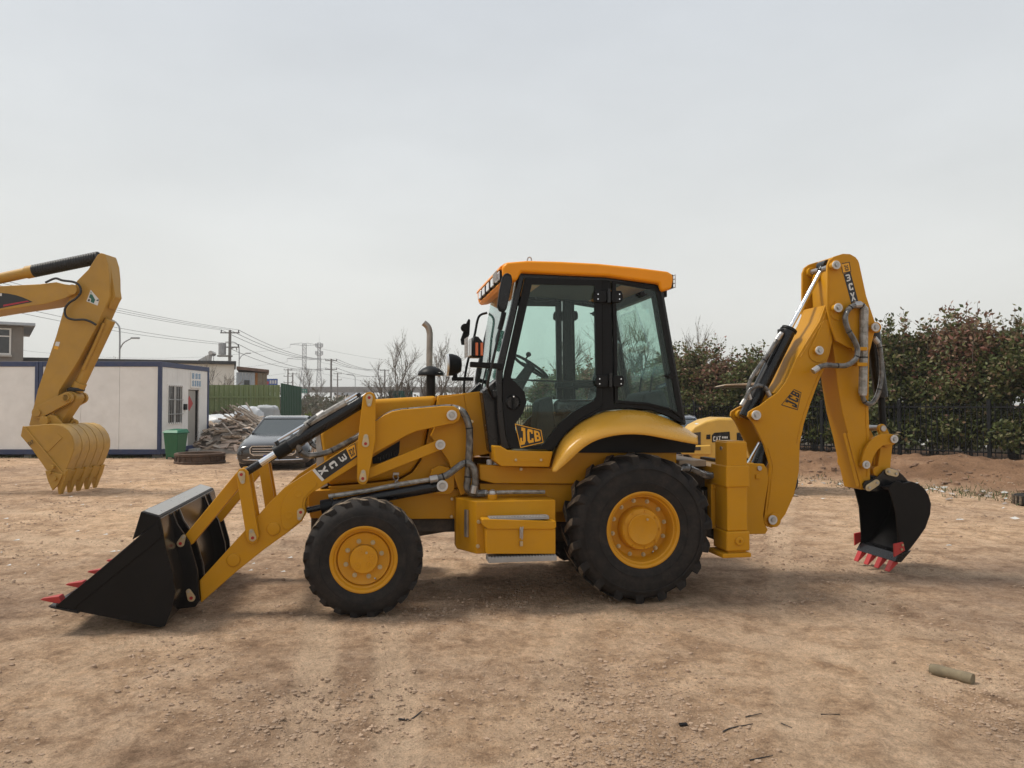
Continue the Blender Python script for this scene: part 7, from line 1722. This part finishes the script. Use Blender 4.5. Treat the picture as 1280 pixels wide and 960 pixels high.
for k in range(110000):
    D = 3.2 + 22 * random.random() ** 2.6; u = random.uniform(-60, 1340); x = (u - 640) / FPX * D
    cl = noise.noise(Vector((x * .8, D * .8, 5)))
    if random.random() > .22 + 1.1 * cl: continue
    r = min(.015, .0034 * random.paretovariate(2.4)) * (1 + D * .05); rock(mb, x, D, gz(x, D), r)
o = mb.obj('pebbles', 'stone', None, flat=True, recalc=False); tag(o, 'small brown pebbles and clods scattered over the dirt yard', 'pebbles', None, 'stuff')
# bank rubble and litter
mb = MB()
for k in range(900):
    t_ = random.uniform(-6, 14); d = random.gauss(-5.0, 1.0); p = fence_pt(t_, d); r = min(.075, .014 * random.paretovariate(1.7)); rock(mb, p.x, p.y, gz(p.x, p.y), r)
o = mb.obj('bank_clods', 'soil_clod', None, flat=True, recalc=False); tag(o, 'earth clods and stones strewn along the foot of the bank', 'clods', None, 'stuff')
mb = MB()
for k in range(330):
    t_ = random.uniform(-6, 13); d = -6.5 + random.gauss(0, .7) if random.random() < .75 else random.uniform(-9.5, -4.5); p = fence_pt(t_, d); r = random.uniform(.02, .085); z = gz(p.x, p.y); a = random.uniform(0, 3.1)
    vs_ = []
    for q in range(5): b_ = a + 2 * PI * q / 5; rr = r * random.uniform(.5, 1.2); vs_.append((p.x + rr * math.cos(b_), p.y + rr * math.sin(b_) * .8, z + random.uniform(.005, .05)))
    vs_.append((p.x, p.y, z + random.uniform(.02, .06)))
    mb.cur = 0 if random.random() < .5 else 1
    mb.add(vs_, [(q, (q + 1) % 5, 5) for q in range(5)])
for k in range(70):
    p = on_ground(random.uniform(0, 420), random.uniform(585, 720)); r = random.uniform(.01, .04); z = gz(p.x, p.y); mb.cur = 0; mb.add([(p.x - r, p.y, z + .006), (p.x + r, p.y + r * .3, z + .01), (p.x + r * .3, p.y + r, z + .02)], [(0, 1, 2)])
o = mb.obj('litter', ['litter_white', 'litter_mix'], None, flat=True, recalc=False); tag(o, 'scraps of white plastic and paper litter at the foot of the bank', 'litter', None, 'stuff')
# weeds
mb = MB()
for k in range(2600):
    if random.random() < .8: t_ = random.choice([-3.5, -2.5, -1.4, .4, 2.8, 5.6]) + random.gauss(0, .5); d = -6.3 + random.gauss(0, .5); p = fence_pt(t_, d); x, y = p.x, p.y
    else: x = random.uniform(-20, -11); y = 24.25 + random.gauss(0, .12)
    z = gz(x, y); a = random.uniform(0, 6.28); h = random.uniform(.03, .12); w_ = .008
    mb.add([(x - w_ * math.cos(a), y - w_ * math.sin(a), z), (x + w_ * math.cos(a), y + w_ * math.sin(a), z), (x + random.gauss(0, .04), y + random.gauss(0, .04), z + h)], [(0, 1, 2)])
o = mb.obj('weeds', 'weed', None, flat=True, recalc=False); tag(o, 'thin green weeds along the bank and under the site offices', 'weeds', None, 'stuff')
# log, sticks, tyre, scraps
p = on_ground(1189, 843); a_ = on_ground(1163, 837); b_ = on_ground(1216, 850); zz = gz(p.x, p.y)
lgm = MB(); lgm.tube([(a_.x, a_.y, zz + .03), (p.x, p.y, zz + .032), (b_.x, b_.y, zz + .028)], lambda t_: .036 + .003 * math.sin(9 * t_), n=12); o = lgm.obj('log', 'log_bark', None); tag(o, 'short barkless grey brown log lying on the open dirt', 'log')
def stick_(pts, r, label):
    P = []
    for u, v in pts: q = on_ground(u, v); P.append((q.x, q.y, gz(q.x, q.y) + r * 1.2))
    o = MB().tube(P, lambda t_: r * (1 - .4 * t_), n=6).obj('stick', 'interior_dark', None); tag(o, label, 'stick')
stick_([(903, 913), (915, 907), (941, 903)], .004, 'forked thin black twig on the dirt near the black plastic chip'); stick_([(932, 893), (952, 889)], .003, 'short straight black twig on the dirt between longer ones'); stick_([(937, 946), (966, 944)], .0035, 'straight dark twig on the dirt, separate from the forked one'); stick_([(1026, 891), (1050, 891)], .0035, 'brown twig lying on the dirt towards the log'); stick_([(498, 897), (514, 896), (527, 893)], .006, 'curved dark stick on the dirt by the wheel tracks'); stick_([(976, 902), (990, 906)], .003, 'bent grey green twig next to the forked twig')
p = on_ground(854, 903); o = MB().box(-.022, .022, -.012, .012, 0, .014).obj('plastic_chip', 'black_gloss', None, .003); o.location = (p.x, p.y, gz(p.x, p.y)); o.rotation_euler = (0, 0, .2); tag(o, 'small black plastic chip lying on the dirt', 'plastic chip')
p = on_ground(1297, 629); ot = empty('old_tyre', (p.x, p.y, gz(p.x, p.y)), 0, 'worn dark tyre lying flat at the foot of the bank', 'tyre')
MB().lathe([(.20, .04), (.24, .0), (.34, .02), (.36, .10), (.34, .18), (.24, .20), (.20, .16)], (0, 0, 0), 'z', 36, closed=True).obj('carcass', 'rubber', ot)
for i in range(24): MB().box(.335, .372, -.022, .022, .03, .17).obj('tread_block', 'rubber_lug', ot).rotation_euler = (0, 0, 2 * PI * i / 24)
for (u, v, r, lab) in ((1182, 827, .0, ''), (1186, 681, .035, 'flat pale concrete slab piece on the dirt past the digging bucket'), (1200, 648, .06, 'long white plastic strip lying near the bank'), (975, 602, .07, 'grey broken brick beside the boom foot')):
    if not lab: continue
    p = on_ground(u, v); z = gz(p.x, p.y)
    mb = MB().hexa([(-r, -r * .4, 0), (r, -r * .5, 0), (r * .9, r * .4, 0), (-r * .8, r * .5, 0), (-r * .7, -r * .25, .018), (r * .8, -r * .4, .01), (r * .6, r * .25, .016), (-r * .5, r * .4, .009)])
    o = mb.obj('debris_piece', 'litter_white' if 'white' in lab or 'pale' in lab else 'concrete_dark', None, .004); o.location = (p.x, p.y, z - .004); o.rotation_euler = (0, 0, random.uniform(-.4, .4)); tag(o, lab, 'debris')

# crimped end fittings and ties on the machine's hoses
for o in [c for c in jr.children if c.name.split('.')[0] in ('hose', 'hose_sleeve')]:
    vv = [v_.co.copy() for v_ in o.data.vertices]; n = 10 if len(vv) % 10 == 0 and (vv[0] - vv[10]).length < (vv[0] - vv[8]).length + .2 and len(o.data.polygons[-1].vertices) == 10 else len(o.data.polygons[-1].vertices)
    rings = [sum(vv[i:i + n], Vector()) / n for i in range(0, len(vv), n)]; rr = (vv[0] - rings[0]).length
    for a_, b_ in ((0, 1), (-1, -2)):
        d = (rings[b_] - rings[a_]).normalized(); MB().cyl(rings[a_] - d * .02, rings[a_] + d * .05, rr * 1.12, n=10).obj('fitting', 'steel', o, .003)
    k = 7
    while k < len(rings) - 6:
        d = (rings[k + 1] - rings[k]).normalized(); r2 = (vv[k * n] - rings[k]).length; MB().cyl(rings[k] - d * .006, rings[k] + d * .006, r2 * 1.05, n=10).obj('tie', 'black_plastic', o); k += 14

# ================================================================== hazy air
hz = MB().box(-1150, 1150, -160, 1650, -1.0, 47).obj('haze', 'dirt', None, flat=True); hz.data.materials.clear()
hm = bpy.data.materials.new('haze_air'); hm.use_nodes = True; ht = hm.node_tree; ht.nodes.clear()
pv = N('ShaderNodeVolumePrincipled', ht); pv.inputs['Color'].default_value = (.98, .98, .98, 1); pv.inputs['Density'].default_value = .0007; pv.inputs['Anisotropy'].default_value = .2
oo = N('ShaderNodeOutputMaterial', ht); LK(pv.outputs[0], oo.inputs['Volume'], ht); hz.data.materials.append(hm)
tag(hz, 'thin pale haze hanging over the whole yard', 'haze', None, 'stuff')
